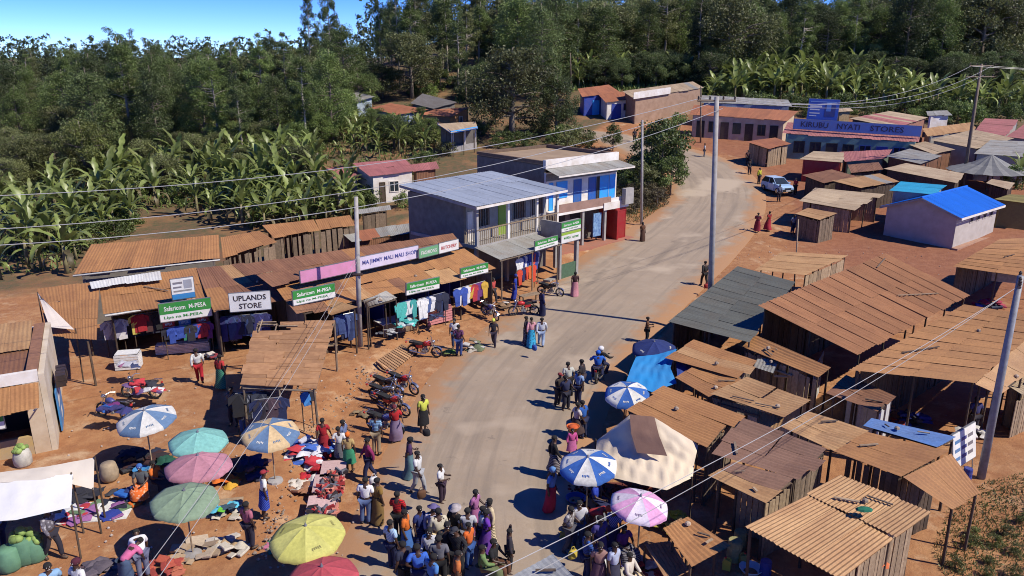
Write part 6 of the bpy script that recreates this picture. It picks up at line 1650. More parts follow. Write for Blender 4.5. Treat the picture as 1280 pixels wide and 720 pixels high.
# things people carry
def bag(label, px, py, z, mat, s=1.0):
    p = R(px, py, z); t = thing('bag', label, 'bag', tuple(p), rnd.uniform(0, 3), scale=s); ORG[t.name] = Vector((0, 0, 0))
    obj('pouch', MB().lathe([(.10, -.17), (.15, -.12), (.15, .05), (.11, .12)], 9, 0, 0, 1.1, .6), mat, t, smooth=True)
    obj('strap', MB().tube([(-.1, 0, .1), (-.04, 0, .24), (.04, 0, .24), (.1, 0, .1)], .012, 5), mat, t)
bag('green carrier bag held by the person in the bright red shirt', 493, 674, .55, cloth(60, 170, 110), 1.2)
bag('dark handbag at the side of the lilac-pink dress', 598, 667, .7, cloth(60, 60, 80))
bag('brown shoulder bag on the person in pale grey trousers', 527, 617, .8, cloth(110, 75, 50))
bag('white bag hanging from the person in the magenta top', 467, 600, .7, cloth(235, 235, 235))
bag('black bag beside the person in the yellow top', 533, 540, .6, cloth(35, 35, 40))
bag('blue bag carried by the middle one of three on the road', 668, 434, .7, cloth(60, 100, 190))
bag('yellow bag at the stall crowd left of the pink umbrella', 716, 692, .6, cloth(225, 200, 80))
bag('red bag with the person in dark clothes by the tall pole', 883, 357, .6, cloth(170, 50, 50))

# ------------------------------------------------------------------ motorbikes
def make_bike():
    t = bpy.data.objects.new('motorbike', None); link(t); ORG[t.name] = Vector((0, 0, 0))
    for x in (-.63, .66):
        w = MB(); pts = [(x + .265 * math.cos(a), 0, .3 + .265 * math.sin(a)) for a in [2 * math.pi * i / 18 for i in range(19)]]
        w.tube(pts, .045, 7, cap=False)
        tyre = obj('wheel', w, BLACK, t, smooth=True)
        r_ = MB().tube([(x, -.05, .3), (x, .05, .3)], .06, 8)
        for k in range(8):
            a = 2 * math.pi * k / 8
            r_.tube([(x, 0, .3), (x + .23 * math.cos(a), 0, .3 + .23 * math.sin(a))], .012, 4)
        obj('rim', r_, CHROME, tyre)
        f = MB(); a0, a1 = (30, 150) if x > 0 else (20, 165)
        n = 8; vs = []
        for i in range(n + 1):
            a = rad(a0 + (a1 - a0) * i / n)
            for y in (-.06, .06): vs.append((x + .335 * math.cos(a), y, .3 + .335 * math.sin(a)))
        f.add(vs, [(2 * i, 2 * i + 1, 2 * i + 3, 2 * i + 2) for i in range(n)])
        obj('mudguard', f, CHROME if x > 0 else BLACK, t, smooth=True)
    fr = MB().tube([(.42, 0, .86), (.1, 0, .62), (-.2, 0, .55), (-.63, 0, .3)], .025, 6).tube([(.42, 0, .80), (.22, 0, .3), (-.2, 0, .28), (-.25, 0, .55), (-.62, 0, .66)], .022, 6)
    obj('frame', fr, BLACK, t)
    fk = MB()
    for y in (-.08, .08): fk.tube([(.40, y, .95), (.66, y, .3)], .024, 6)
    obj('fork', fk, CHROME, t)
    en = MB().box(-.12, .18, -.11, .11, .26, .42).tube([(.05, 0, .42), (.10, 0, .60)], [.09, .08], 8).tube([(-.05, -.15, .32), (-.05, .15, .32)], .08, 8)
    obj('engine', en, STEEL, t)
    tk = MB(); rings = [(.40, .05, .72, .80), (.32, .12, .66, .87), (.12, .14, .66, .89), (-.05, .09, .68, .82)]
    vs = []
    for x, w, z0, z1 in rings: vs += [(x, -w * .7, z0), (x, -w, (z0 + z1) / 2), (x, -w * .5, z1), (x, w * .5, z1), (x, w, (z0 + z1) / 2), (x, w * .7, z0)]
    fs = [(i * 6 + k, i * 6 + (k + 1) % 6, (i + 1) * 6 + (k + 1) % 6, (i + 1) * 6 + k) for i in range(3) for k in range(6)] + [(5, 4, 3, 2, 1, 0), tuple(18 + k for k in range(6))]
    obj('tank', tk.add(vs, fs), REDP, t, smooth=True)
    st = MB(); vs = []
    for x, w, z0, z1 in ((-.02, .09, .70, .78), (-.2, .14, .69, .79), (-.5, .13, .72, .84), (-.78, .09, .76, .85)): vs += [(x, -w, z0), (x, -w * .9, z1), (x, w * .9, z1), (x, w, z0)]
    st.add(vs, [(i * 4 + k, i * 4 + (k + 1) % 4, (i + 1) * 4 + (k + 1) % 4, (i + 1) * 4 + k) for i in range(3) for k in range(4)] + [(3, 2, 1, 0), (12, 13, 14, 15)])
    obj('seat', st, BLACK, t)
    hb = MB().tube([(.24, -.36, 1.02), (.36, -.2, 1.05), (.42, 0, .98), (.36, .2, 1.05), (.24, .36, 1.02)], .016, 6)
    h_ = obj('handlebar', hb, CHROME, t)
    for y in (-1, 1):
        obj('mirror', MB().tube([(.33, y * .24, 1.05), (.33, y * .30, 1.22)], .008, 4).lathe([(.01, 1.2), (.06, 1.22), (.055, 1.24)], 8, .33, y * .31, .5, 1.1), BLACK, h_)
    obj('headlight', MB().lathe([(.05, -.09), (.09, -.02), (.095, .04), (.06, .07)], 10).xf(Matrix.Translation((.53, 0, .90)) @ Matrix.Rotation(rad(90), 4, 'Y')), CHROME, t, smooth=True)
    obj('exhaust', MB().tube([(.16, -.12, .36), (.1, -.14, .22), (-.2, -.15, .25), (-.75, -.16, .36)], [.02, .022, .035, .045], 7), CHROME, t)
    obj('side_panel', MB().prism([(-.05, -.13, .5), (-.38, -.13, .56), (-.42, -.13, .70), (-.08, -.13, .68)], (0, .26, 0)), REDP, t)
    obj('carrier', MB().tube([(-.55, -.12, .87), (-.95, -.12, .90), (-.95, .12, .90), (-.55, .12, .87)], .012, 5).tube([(-.75, -.12, .885), (-.75, .12, .885)], .01, 5), CHROME, t)
    obj('tail_light', MB().box(-.99, -.94, -.05, .05, .72, .8), REDP, t)
    obj('stand', MB().tube([(-.15, -.1, .3), (-.22, -.28, .0)], .015, 5), BLACK, t)
    return t
BK = make_bike(); first = [True]
def bike(px, py, ang, col, label, group=None, lean=6):
    t = BK if first[0] else tree_copy(BK); first[0] = False
    p = R(px, py); t.location = (p.x, p.y, p.z + .03); t.rotation_euler = (rad(lean), 0, rad(ang))
    tag(t, label, 'motorbike', group)
    for ch in t.children:
        if ch.name.split('.')[0] in ('tank', 'side_panel'):
            ch.material_slots[0].link = 'OBJECT'; ch.material_slots[0].material = col
    return t
BG = 'motorbikes parked at the foot of the bank'
bike(505, 490, -35, REDP, 'red motorbike at the back of the parked cluster below the bank', BG)
bike(486, 494, -32, BLKP, 'black motorbike second in the parked cluster below the bank', BG)
bike(482, 505, -30, paint(60, 65, 75), 'grey motorbike third in the parked cluster below the bank', BG)
bike(492, 517, -30, REDP, 'red motorbike with the wheel turned out at the front of the cluster', BG)
bike(482, 541, -25, paint(40, 60, 140), 'blue motorbike beside the red top and pale wrap', BG)
bike(531, 446, -12, REDP, 'red motorbike standing alone at the end of the boardwalk')
bike(613, 398, -55, paint(60, 80, 160), 'blue-tanked motorbike parked below the grey canopy, leftmost of three', 'motorbikes by the grey canopy')
bike(655, 395, 188, REDP, 'red and white motorbike in the middle of three below the canopy', 'motorbikes by the grey canopy')
bike(688, 370, -25, BLKP, 'black motorbike on the right of three below the canopy', 'motorbikes by the grey canopy')
rb = bike(750, 474, 70, BLKP, 'black motorbike with two riders at the road edge by the stalls', lean=0)
bike(143, 524, 160, paint(40, 70, 150), 'motorbike with a blue sack over its seat in front of the corner shop')
bike(178, 498, 175, BLKP, 'motorbike loaded with white clothes in front of the clothes shop')
for k, (dx, col, head, lab) in enumerate(((.12, K_, ('helmet', (240, 240, 240)), 'rider in black with a white helmet on the motorbike by the stalls'), (-.42, (40, 110, 220), ('scarf', (30, 110, 230)), 'pillion rider in a bright blue hood on the motorbike by the stalls'))):
    M_ = Matrix.LocRotScale(rb.location, rb.rotation_euler, None)
    q = M_ @ Vector((dx - .12, 0, -.02))
    person(0, 0, 'ride', 70 + 90, 1.68, col, NV, 't', head, lab, at=q, dz=0, jacket=True)

# ------------------------------------------------------------------ the car
pc = R(971, 240)
car = thing('car', 'pale blue hatchback parked facing the camera at the far roadside', 'car', (pc.x, pc.y, pc.z + .02), rad(-76)); ORG[car.name] = Vector((0, 0, 0))
CARP = plain('silver_blue_paint', (.36, .52, .72), (.33, .48, .68), rough=.25, bs=0)
sec = [(-1.95, .62, .35, .75), (-1.85, .78, .25, .92), (-1.2, .82, .22, .95), (.6, .82, .22, .95), (1.55, .80, .24, .85), (1.9, .70, .3, .70)]
vs = []
for x, w, z0, z1 in sec: vs += [(x, -w * .9, z0), (x, -w, (z0 + z1) / 2), (x, -w * .9, z1), (x, w * .9, z1), (x, w, (z0 + z1) / 2), (x, w * .9, z0)]
obj('body', MB().add(vs, [(i * 6 + k, i * 6 + (k + 1) % 6, (i + 1) * 6 + (k + 1) % 6, (i + 1) * 6 + k) for i in range(5) for k in range(6)] + [(5, 4, 3, 2, 1, 0), tuple(30 + k for k in range(6))]), CARP, car, smooth=False)
obj('roof', MB().prism([(-1.5, -.60, 1.42), (.1, -.60, 1.45), (.1, .60, 1.45), (-1.5, .60, 1.42)], (0, 0, .05)), CARP, car)
gl = MB().add([(.85, -.72, .94), (.85, .72, .94), (.12, .60, 1.44), (.12, -.60, 1.44)], [(0, 1, 2, 3)]); obj('windscreen', gl, GLASS, car)
obj('rear_window', MB().add([(-1.88, -.7, .92), (-1.88, .7, .92), (-1.5, .60, 1.42), (-1.5, -.60, 1.42)], [(3, 2, 1, 0)]), GLASS, car)
for s in (-1, 1):
    obj('side_window', MB().add([(.8, s * .74, .94), (-1.85, s * .74, .94), (-1.48, s * .605, 1.42), (.1, s * .605, 1.44)], [(0, 1, 2, 3)]), GLASS, car)
    obj('door_pillar', MB().tube([(-.45, s * .745, .94), (-.5, s * .61, 1.44)], .035, 5), CARP, car)
    obj('pillar', MB().tube([(.86, s * .74, .94), (.1, s * .61, 1.45)], .035, 5), CARP, car)
    obj('door', MB().box(-.45, .62, min(s * .82, s * .835), max(s * .82, s * .835), .32, .93), CARP, car)
    obj('headlight', MB().lathe([(.03, -.05), (.13, 0), (.10, .05)], 8).xf(Matrix.Translation((1.84, s * .52, .62)) @ Matrix.Rotation(rad(90), 4, 'Y')), WT, car)
    obj('mirror', MB().box(.6, .72, min(s * .84, s * 1.0), max(s * .84, s * 1.0), .95, 1.08), CARP, car)
    for x in (-1.25, 1.2):
        w = MB().tube([(x, s * .66, .3), (x, s * .84, .3)], .31, 14); ty = obj('wheel', w, BLACK, car)
        obj('rim', MB().tube([(x, s * .80, .3), (x, s * .85, .3)], .18, 10), CHROME, ty)
obj('bumper', MB().box(1.86, 1.98, -.7, .7, .3, .52), BLACK, car); obj('grille', MB().box(1.88, 1.93, -.35, .35, .55, .68), BLACK, car)
obj('number_plate', MB().box(1.981, 1.99, -.25, .25, .36, .47), WT, car)

# ------------------------------------------------------------------ market umbrellas
def umbrella(px, py, hz, r, cols, label, marks=None, tilt=(0, 0), spin=0.2):
    p = R(px, py, hz)
    t = thing('market_umbrella', label, 'umbrella', (p.x, p.y, T(p.x, p.y)), spin); ORG[t.name] = Vector((0, 0, 0))
    M = Matrix.Translation((0, 0, hz)) @ Matrix.Rotation(rad(tilt[0]), 4, 'X') @ Matrix.Rotation(rad(tilt[1]), 4, 'Y')
    drop = r * .36
    def S(q, a, sagk):
        z = -drop * (q ** 1.45) - .035 * r * sagk * math.sin(math.pi * q)
        rr = r * q * (1 - .045 * sagk * q)
        return M @ Vector((rr * math.cos(a), rr * math.sin(a), z))
    for k in range(8):
        a0 = 2 * math.pi * k / 8; mb = MB(); n, m = 6, 5; vs = []
        for i in range(n + 1):
            for j in range(m + 1):
                f = j / m; vs.append(S(.03 + .97 * i / n, a0 + f * math.pi / 4, 1 - (2 * f - 1) ** 2))
        for j in range(m + 1):     # the short hanging edge
            f = j / m; e = S(1, a0 + f * math.pi / 4, 1 - (2 * f - 1) ** 2); vs.append(e - Vector((0, 0, .10 + .02 * (j % 2))))
        mb.add(vs, [(i * (m + 1) + j, i * (m + 1) + j + 1, (i + 1) * (m + 1) + j + 1, (i + 1) * (m + 1) + j) for i in range(n + 1) for j in range(m)])
        pn = obj('panel', mb, cols[k % len(cols)], t, smooth=True)
        if marks and marks[k % len(marks)]:
            mk = MB(); r2 = random.Random(k)
            for j in range(5):
                f0 = .28 + .09 * j; q0 = .70 + .02 * r2.random()
                c_ = [S(q_, a0 + f_ * math.pi / 4, 1 - (2 * f_ - 1) ** 2) + Vector((0, 0, .012)) for q_, f_ in ((q0, f0), (q0, f0 + .06), (q0 + .05 + .06 * r2.random(), f0 + .055), (q0 + .06, f0 + .005))]
                mk.add(c_, [(0, 1, 2, 3)])
            obj('printed_mark', mk, marks[k % len(marks)], pn)
        e = S(1, a0, 0)
        obj('rib', MB().tube([M @ Vector((0, 0, -.04)), S(.5, a0, 0) - Vector((0, 0, .02)), e - Vector((0, 0, .02))], .010, 4), STEEL, t)
    obj('pole', MB().tube([(0, 0, -.1), M @ Vector((0, 0, .06))], .025, 6), WOODP, t)
    obj('finial', MB().lathe([(.05, 0), (.03, .05), (.01, .1)], 6).xf(M), STEEL, t)
    obj('base', MB().lathe([(.28, 0), (.27, .08), (.06, .12)], 10), CONC, t)
    return t
WC = cloth(238, 236, 228); BC = cloth(105, 135, 170); RBC = cloth(55, 108, 190)
umbrella(180, 513, 2.35, 1.04, [WC, BC], 'blue-grey and white market umbrella nearest the corner shop', [BC, WC], (6, -4))
umbrella(247, 540, 2.3, .98, [cloth(135, 198, 188)], 'teal market umbrella touching the dusty pink one', None, (2, 3))
umbrella(247, 569, 2.2, 1.06, [cloth(198, 138, 152)], 'dusty pink market umbrella between the teal and grey-green ones', None, (-2, 2))
umbrella(230, 613, 2.25, .98, [cloth(145, 168, 138)], 'grey-green market umbrella on the left', None, (3, 4))
umbrella(337, 531, 2.25, 1.0, [cloth(228, 198, 150), BC], 'blue and sandy striped market umbrella in front of the board canopy', [BC, WC], (8, 2))
umbrella(382, 657, 2.3, 1.06, [cloth(224, 220, 125), cloth(214, 210, 112)], 'large yellow market umbrella at the bottom', [cloth(150, 145, 90), None, None], (4, -3))
umbrella(402, 708, 2.1, .95, [cloth(195, 80, 90)], 'red market umbrella cut by the bottom edge', None)
umbrella(784, 484, 2.2, .93, [WC, RBC], 'blue and white umbrella left of the blue tarpaulin', [RBC, WC], (10, -6))
umbrella(735, 571, 2.3, .98, [RBC, WC], 'blue and white umbrella in front of the cream tarpaulin', [WC, RBC], (6, -5))
umbrella(801, 620, 2.3, .9, [cloth(232, 170, 212), cloth(240, 228, 240)], 'pink and white umbrella above the stall crowd', [None, cloth(150, 130, 160)], (4, 5))
umbrella(818, 427, 2.25, 1.05, [cloth(35, 55, 120)], 'navy umbrella at the back of the blue tarpaulin', [None, WC, None], (6, -3))
# ------------------------------------------------------------------ tarpaulins and cloths
def tarp(name, label, net, mat, cat='tarpaulin', rip=.05, sub=9, seed=1, posts=True):
    """a draped sheet through a net of (px, py, height) points"""
    P_ = [[R(*q) for q in rw] for rw in net]
    nr, nc = len(P_), len(P_[0]); r_ = random.Random(seed); ph = [r_.uniform(0, 6) for _ in range(6)]
    mb = MB(); H_, W2 = (nr - 1) * sub, (nc - 1) * sub
    for i in range(H_ + 1):
        a = min(nr - 2, i // sub); f = (i - a * sub) / sub; 
        for j in range(W2 + 1):
            b = min(nc - 2, j // sub); g_ = (j - b * sub) / sub
            p = chip(chip(P_[a][b], P_[a][b + 1], g_), chip(P_[a + 1][b], P_[a + 1][b + 1], g_), f)
            ed = min(1, min(i, H_ - i) / 3, min(j, W2 - j) / 3)
            p = p + Vector((0, 0, (.15 + .85 * ed) * rip * (1.1 * abs(math.sin(j * .75 + i * .28 + ph[0])) + .9 * abs(math.sin(i * .6 - j * .33 + ph[1])) + .3 * math.sin(j * 2.1 - i * .4 + ph[2]) - .8)))
            mb.v.append(tuple(p))
    mb.f = [(i * (W2 + 1) + j, i * (W2 + 1) + j + 1, (i + 1) * (W2 + 1) + j + 1, (i + 1) * (W2 + 1) + j) for i in range(H_) for j in range(W2)]
    c_ = sum((p for rw in P_ for p in rw), Vector()) / (nr * nc)
    t = thing(name, label, cat, (c_.x, c_.y, T(c_.x, c_.y)))
    obj('sheet', mb, mat, t, smooth=True, world=True)
    for p in (P_[0][0], P_[0][-1], P_[-1][0], P_[-1][-1]) if posts else (): post(t, p, p.z + .05, .03)
    return t
tarp('cream_tarpaulin', 'large creased cream tarpaulin over a stall beside the blue and white umbrella', [[(746, 551, 1.8), (787, 519, 3.0), (818, 522, 3.0), (873, 556, 2.2)], [(744, 573, 1.62), (788, 564, 1.95), (828, 566, 2.0), (868, 578, 1.85)], [(752, 594, 1.45), (790, 603, 1.5), (833, 613, 1.5), (866, 597, 1.6)]], tarpcloth(232, 214, 186), rip=.06, sub=10)
tarp('brown_blanket', 'brown cloth lying over the top of the cream tarpaulin', [[(787, 518, 3.08), (818, 521, 3.08)], [(789, 542, 2.62), (824, 545, 2.66)], [(796, 566, 2.12), (834, 570, 2.14)]], tarpcloth(130, 95, 80), 'cloth', rip=.03, sub=6, posts=False)
tarp('blue_tarpaulin', 'bright blue tarpaulin stretched over the roadside stall', [[(795, 446, 2.1), (822, 443, 2.2), (846, 436, 2.4)], [(788, 462, 2.05), (815, 462, 2.05), (838, 460, 2.25)], [(782, 479, 1.95), (815, 490, 2.0), (846, 479, 2.1)]], tarpcloth(35, 150, 220), rip=.04)
tarp('dark_blue_tarpaulin', 'dark blue tarpaulin corner beside the bright blue one', [[(845, 451, 2.3), (872, 459, 2.2)], [(847, 474, 2.1), (852, 470, 2.1)]], tarpcloth(25, 60, 140), rip=.02)
tarp('white_tarpaulin', 'bright white sheet roof of the stall at the left edge', [[(-40, 605, 2.1), (20, 600, 2.15), (91, 592, 2.15)], [(-40, 655, 1.8), (20, 650, 1.8), (89, 634, 1.8)]], tarpcloth(245, 245, 245), rip=.03, sub=8)
tarp('beige_tarpaulin', 'creased beige sheet hanging behind the bright white one', [[(-30, 594, 2.3), (60, 583, 2.3), (118, 572, 2.3)], [(-30, 605, 2.15), (70, 600, 2.1), (117, 612, 1.6)]], tarpcloth(215, 205, 190), rip=.03)
tarp('white_awning_cloth', 'white triangular cloth over the corner of the brown shop roof', [[(47, 366, 3.45), (52, 372, 3.4)], [(62, 409, 2.75), (93, 412, 2.6)]], tarpcloth(235, 222, 208), rip=.02)

# ------------------------------------------------------------------ the board canopy in the market
Q_ = [(322, 404, 2.55), (417, 402, 2.55), (394, 485, 2.4), (303, 481, 2.4)]
A, B, C, D = (R(*q) for q in Q_); cc = (A + B + C + D) / 4
cn = thing('board_canopy', 'rough canopy roofed with dusty boards in front of the shops', 'canopy', (cc.x, cc.y, T(cc.x, cc.y)))
CANB = plain('canopy_boards', (.37, .20, .092), (.25, .125, .055), scale=3, rv=.16)
NB = 19
for j in range(NB):
    f = -.02 - .03 * rnd.random()
    while f < .98:
        f1 = min(1.02, f + rnd.uniform(.22, .5)); g0 = j / NB - .004; g1 = (j + 1) / NB + rnd.uniform(-.008, .02)
        if not (j < 3 and f < .16):
            pts = [chip(chip(A, B, u), chip(D, C, u), v) for u, v in ((f, g0), (f1, g0), (f1, g1), (f, g1))]
            dz = rnd.uniform(0, .045); tl = rnd.uniform(-.02, .03)
            pts = [p + Vector((rnd.uniform(-.03, .03), rnd.uniform(-.02, .02), dz + tl * (k in (0, 1)))) for k, p in enumerate(pts)]
            obj('roof_board', MB().prism([tuple(p) for p in pts], (0, 0, .025)), CANB, cn, world=True)
        f = f1 + rnd.uniform(-.01, .012)
for i in range(5): beam(cn, chip(A, B, i / 4) - Vector((0, 0, .06)), chip(D, C, i / 4) - Vector((0, 0, .06)), .04, WOOD)
for i in range(4): beam(cn, chip(A, D, i / 3) - Vector((0, 0, .13)), chip(B, C, i / 3) - Vector((0, 0, .13)), .045, WOOD)
for p in (A, B, C, D, chip(A, B, .5), chip(D, C, .5)): post(cn, p, p.z, .05, WOOD)
for a, b in (((0.02, .02), (.25, .02)), ((.02, .06), (.26, .07)), ((.06, -.02), (.05, .2)), ((.3, .1), (.55, .1))):
    q = lambda s_, g_: chip(chip(A, B, s_), chip(D, C, s_), g_) + Vector((0, 0, .1))
    beam(cn, q(*a), q(*b), .035, WOODP, 'loose_batten')

# boardwalk over the ditch
A, B, C, D = R(470, 452, .32), R(503, 430, .32), R(522, 440, .10), R(489, 466, .10)
bw = thing('boardwalk', 'slatted wooden ramp from the road up to the shop row', 'ramp', tuple((A + B + C + D) / 4))
for i in range(13):
    f0, f1 = i / 13, (i + .72) / 13
    obj('slat', MB().prism([tuple(chip(A, B, f0)), tuple(chip(A, B, f1)), tuple(chip(D, C, f1)), tuple(chip(D, C, f0))], (0, 0, .04)), CANOPYW, bw, world=True)
for s_ in (.1, .9): beam(bw, chip(A, D, s_) - Vector((0, 0, .05)), chip(B, C, s_) - Vector((0, 0, .05)), .05, WOOD)

# ------------------------------------------------------------------ goods
def rag_mesh(seed):
    r_ = random.Random(seed); mb = MB(); n = 6; ph = [r_.uniform(0, 6) for _ in range(4)]
    for i in range(n + 1):
        for j in range(n + 1):
            x, y = i / n - .5, j / n - .5
            e = max(abs(x), abs(y)) * 2
            mb.v.append((x * (1 + .15 * math.sin(y * 7 + ph[0])), y * (1 + .15 * math.sin(x * 7 + ph[1])), .16 * (1 - e ** 2) * (1 + .7 * math.sin(x * 9 + ph[2]) * math.sin(y * 8 + ph[3])) + .02))
    mb.f = [(i * (n + 1) + j, (i + 1) * (n + 1) + j, (i + 1) * (n + 1) + j + 1, i * (n + 1) + j + 1) for i in range(n) for j in range(n)]
    return mb.mesh('garment', True)
RAGS = [rag_mesh(i) for i in range(5)]
def fold_mesh(i):
    r_ = random.Random(40 + i); mb = MB(); w, d = r_.uniform(.36, .5), r_.uniform(.28, .42)
    vs = []
    for z, k in ((0, .96), (.05, 1.0), (.11, .98), (.14, .88)):
        for x, y in ((-1, -1), (0, -1.04), (1, -1), (1.04, 0), (1, 1), (0, 1.04), (-1, 1), (-1.04, 0)): vs.append((x * w * k, y * d * k, z + r_.uniform(-.012, .012)))
    mb.add(vs, [(a * 8 + k, a * 8 + (k + 1) % 8, (a + 1) * 8 + (k + 1) % 8, (a + 1) * 8 + k) for a in range(3) for k in range(8)] + [tuple(24 + k for k in range(8))])
    return mb.mesh('garment')
FOLDS = [fold_mesh(i) for i in range(4)]
RAGS += FOLDS
CARD = [MB().box(-.5, .5, -.38, .38, 0, .015).mesh('cardboard'), MB().box(-.4, .4, -.3, .3, 0, .25).mesh('box')]
def heap(label, px, py, w, d, h, cols, n, size, rz=0.0, name='clothes_heap', cat='clothes', part='garment', z=0.0, flat=False, meshes=None, base=None):
    p = R(px, py, z) if z else R(px, py)
    t = thing(name, label, cat, tuple(p), rad(rz)); ORG[t.name] = Vector((0, 0, 0))
    if base: obj('ground_sheet', MB().box(-w * .58, w * .58, -d * .6, d * .6, .0, .035), base, t)
    for i in range(n):
        x, y = rnd.uniform(-.5, .5), rnd.uniform(-.5, .5)
        zz = h * max(0, 1 - (2 * abs(x)) ** 2) * max(0, 1 - (2 * abs(y)) ** 2) * rnd.uniform(.6, 1) + .03 + (.02 * rnd.random())
        s = size * rnd.uniform(.7, 1.35)
        obj(part, rnd.choice(meshes or RAGS), rnd.choice(cols), t, loc=(x * w, y * d, zz), rot=(rnd.uniform(-.25, .25), rnd.uniform(-.25, .25), rnd.uniform(0, 6.28)), scale=(s, s * rnd.uniform(.6, 1), s * (.5 if flat else 1.2)))
    return t
def cl(*cs): return [cloth(*c) for c in cs]
def table(label, px, py, w, d, h, rz, mat, under=None):
    p = R(px, py); t = thing('market_table', label, 'table', tuple(p), rad(rz)); ORG[t.name] = Vector((0, 0, 0))
    obj('table_top', MB().box(-w / 2, w / 2, -d / 2, d / 2, h - .05, h), mat, t)
    for x in (-w / 2 + .06, w / 2 - .06):
        for y in (-d / 2 + .06, d / 2 - .06): obj('leg', MB().box(x - .03, x + .03, y - .03, y + .03, -.1, h - .051), WOODD, t)
    if under: obj('skirt', MB().box(-w / 2 + .01, w / 2 - .01, -d / 2 - .02, -d / 2 - .001, .05, h - .06), under, t)
    return t
def rack(label, a, b, h, n, cols, size=.7, hang=1.0, z0=0.0):
    """garments hanging from a rail between two points h above the ground"""
    P, Q = R(*a, h), R(*b, h)
    P.z -= h; Q.z -= h
    t = thing('clothes_rack', label, 'clothes', tuple((P + Q) / 2))
    d = (Q - P).normalized()
    top = lambda f: chip(P, Q, f) + Vector((0, 0, h))
    obj('rail', MB().tube([top(0), top(1)], .02, 5), STEEL, t, world=True)
    for s in (0, 1): obj('upright', MB().tube([chip(P, Q, s) - Vector((0, 0, .05)), top(s)], .025, 5), WOODD, t, world=True)
    nn = Vector((d.y, -d.x, 0))
    for i in range(n):
        c_ = top((i + .5) / n); w = size * rnd.uniform(.36, .5); L_ = hang * rnd.uniform(.75, 1.1)
        o = nn * rnd.uniform(.02, .08)
        e = d * w
        pts = [c_ - d * .08 + o, c_ + d * .08 + o, c_ + e - Vector((0, 0, .12)) + o * 1.5, c_ + e * 1.02 - Vector((0, 0, .42)) + o * 2, c_ + e * .62 - Vector((0, 0, .36)) + o * 2.5, c_ + e * .6 - Vector((0, 0, L_)) + o * 2, c_ - e * .6 - Vector((0, 0, L_)) + o * 2.4, c_ - e * .62 - Vector((0, 0, .36)) + o, c_ - e * 1.02 - Vector((0, 0, .42)) + o * 2, c_ - e - Vector((0, 0, .12)) + o]
        obj('garment', MB().prism([tuple(p) for p in pts], nn * .05), rnd.choice(cols), t, world=True)
    return t
BRIGHT = cl(W_, (70, 110, 200), (40, 60, 140), (230, 230, 240), (205, 60, 70), (150, 190, 225), (60, 60, 70))
DENIM = cl((60, 80, 130), (45, 60, 105), (80, 100, 150), (40, 45, 70))
MIXED = cl(W_, (200, 60, 70), (60, 90, 180), (225, 180, 70), (120, 60, 130), (60, 140, 110), (50, 50, 60), (220, 130, 160))
heap('white and blue heap of clothes beside the sandy striped umbrella', 388, 572, 1.9, 1.5, .7, BRIGHT, 46, .55)
heap('small red and white heap of clothes at the foot of the white and blue heap', 393, 592, 1.0, .8, .35, cl((205, 40, 50), W_, (190, 40, 60)), 12, .5)
heap('ground sheet of folded navy, green and lilac clothes below the white sheet roof', 122, 640, 1.9, 1.0, .1, cl((30, 40, 80), (40, 60, 150), (170, 110, 170), (120, 150, 110), (35, 40, 60), (200, 60, 70)), 18, .6, 8, flat=True, base=WC)
heap('dark grey clothes spread behind the folded navy clothes', 110, 622, 1.6, .6, .12, cl((70, 70, 78), (50, 50, 60)), 9, .6, flat=True)
heap('white cloth trailing from under the white sheet roof', 92, 645, 1.2, .5, .1, cl(W_), 5, .7, 20, flat=True)
heap('pile of boxes and cloths beside the seated sellers', 158, 625, 1.0, .8, .35, cl((200, 180, 150), (40, 60, 120), OR, (60, 60, 70), (40, 110, 200)), 14, .45)
heap('bright orange and yellow cloth heap under the pink umbrella edge', 282, 605, .7, .5, .2, cl((235, 180, 60), OR), 7, .4)
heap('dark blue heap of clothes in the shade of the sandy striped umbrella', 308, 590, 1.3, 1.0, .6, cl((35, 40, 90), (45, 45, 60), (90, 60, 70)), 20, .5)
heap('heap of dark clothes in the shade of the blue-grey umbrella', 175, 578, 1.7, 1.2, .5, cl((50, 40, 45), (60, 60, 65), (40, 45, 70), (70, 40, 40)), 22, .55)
heap('green cloth heap beside the teal umbrella pole', 206, 584, .8, .6, .3, cl((40, 130, 90), (30, 90, 70)), 8, .45)
heap('flattened cardboard and papers on the earth below the grey-green umbrella', 253, 688, 1.7, 1.2, .06, cl((190, 165, 135), (205, 185, 160), (220, 210, 195)), 20, .5, flat=True, name='cardboard_litter', cat='cardboard', part='cardboard', meshes=[CARD[0]] * 4 + [CARD[1]])
heap('reddish goods on the earth at the bottom left of the cardboard', 205, 712, 1.2, .7, .25, cl((190, 90, 70), (170, 70, 60), (210, 120, 90)), 16, .35, name='goods_heap', cat='goods')
heap('white plastic scraps beside the green and blue tray', 285, 643, 1.0, .6, .08, cl((225, 215, 200), (200, 190, 170)), 10, .35, flat=True)
table('low tray table of blue and green goods below the pink umbrella', 283, 636, 1.1, .5, .25, 12, WOODP)
heap('blue and bright green packets on the low tray', 283, 636, .8, .35, .05, cl((100, 200, 230), (110, 200, 60), (60, 90, 110)), 10, .3, 12, z=.25, flat=True)
def shoe_mesh():
    return MB().add([(-.14, -.045, 0), (.14, -.04, 0), (.14, .04, 0), (-.14, .045, 0), (-.13, -.035, .09), (-.02, -.035, .07), (.12, -.03, .04), (.12, .03, .04), (-.02, .035, .07), (-.13, .035, .09)], [(3, 2, 1, 0), (0, 1, 6, 5, 4), (2, 3, 9, 8, 7), (1, 2, 7, 6), (3, 0, 4, 9), (4, 5, 8, 9), (5, 6, 7, 8)]).mesh('shoe')
SHOE = [shoe_mesh()]
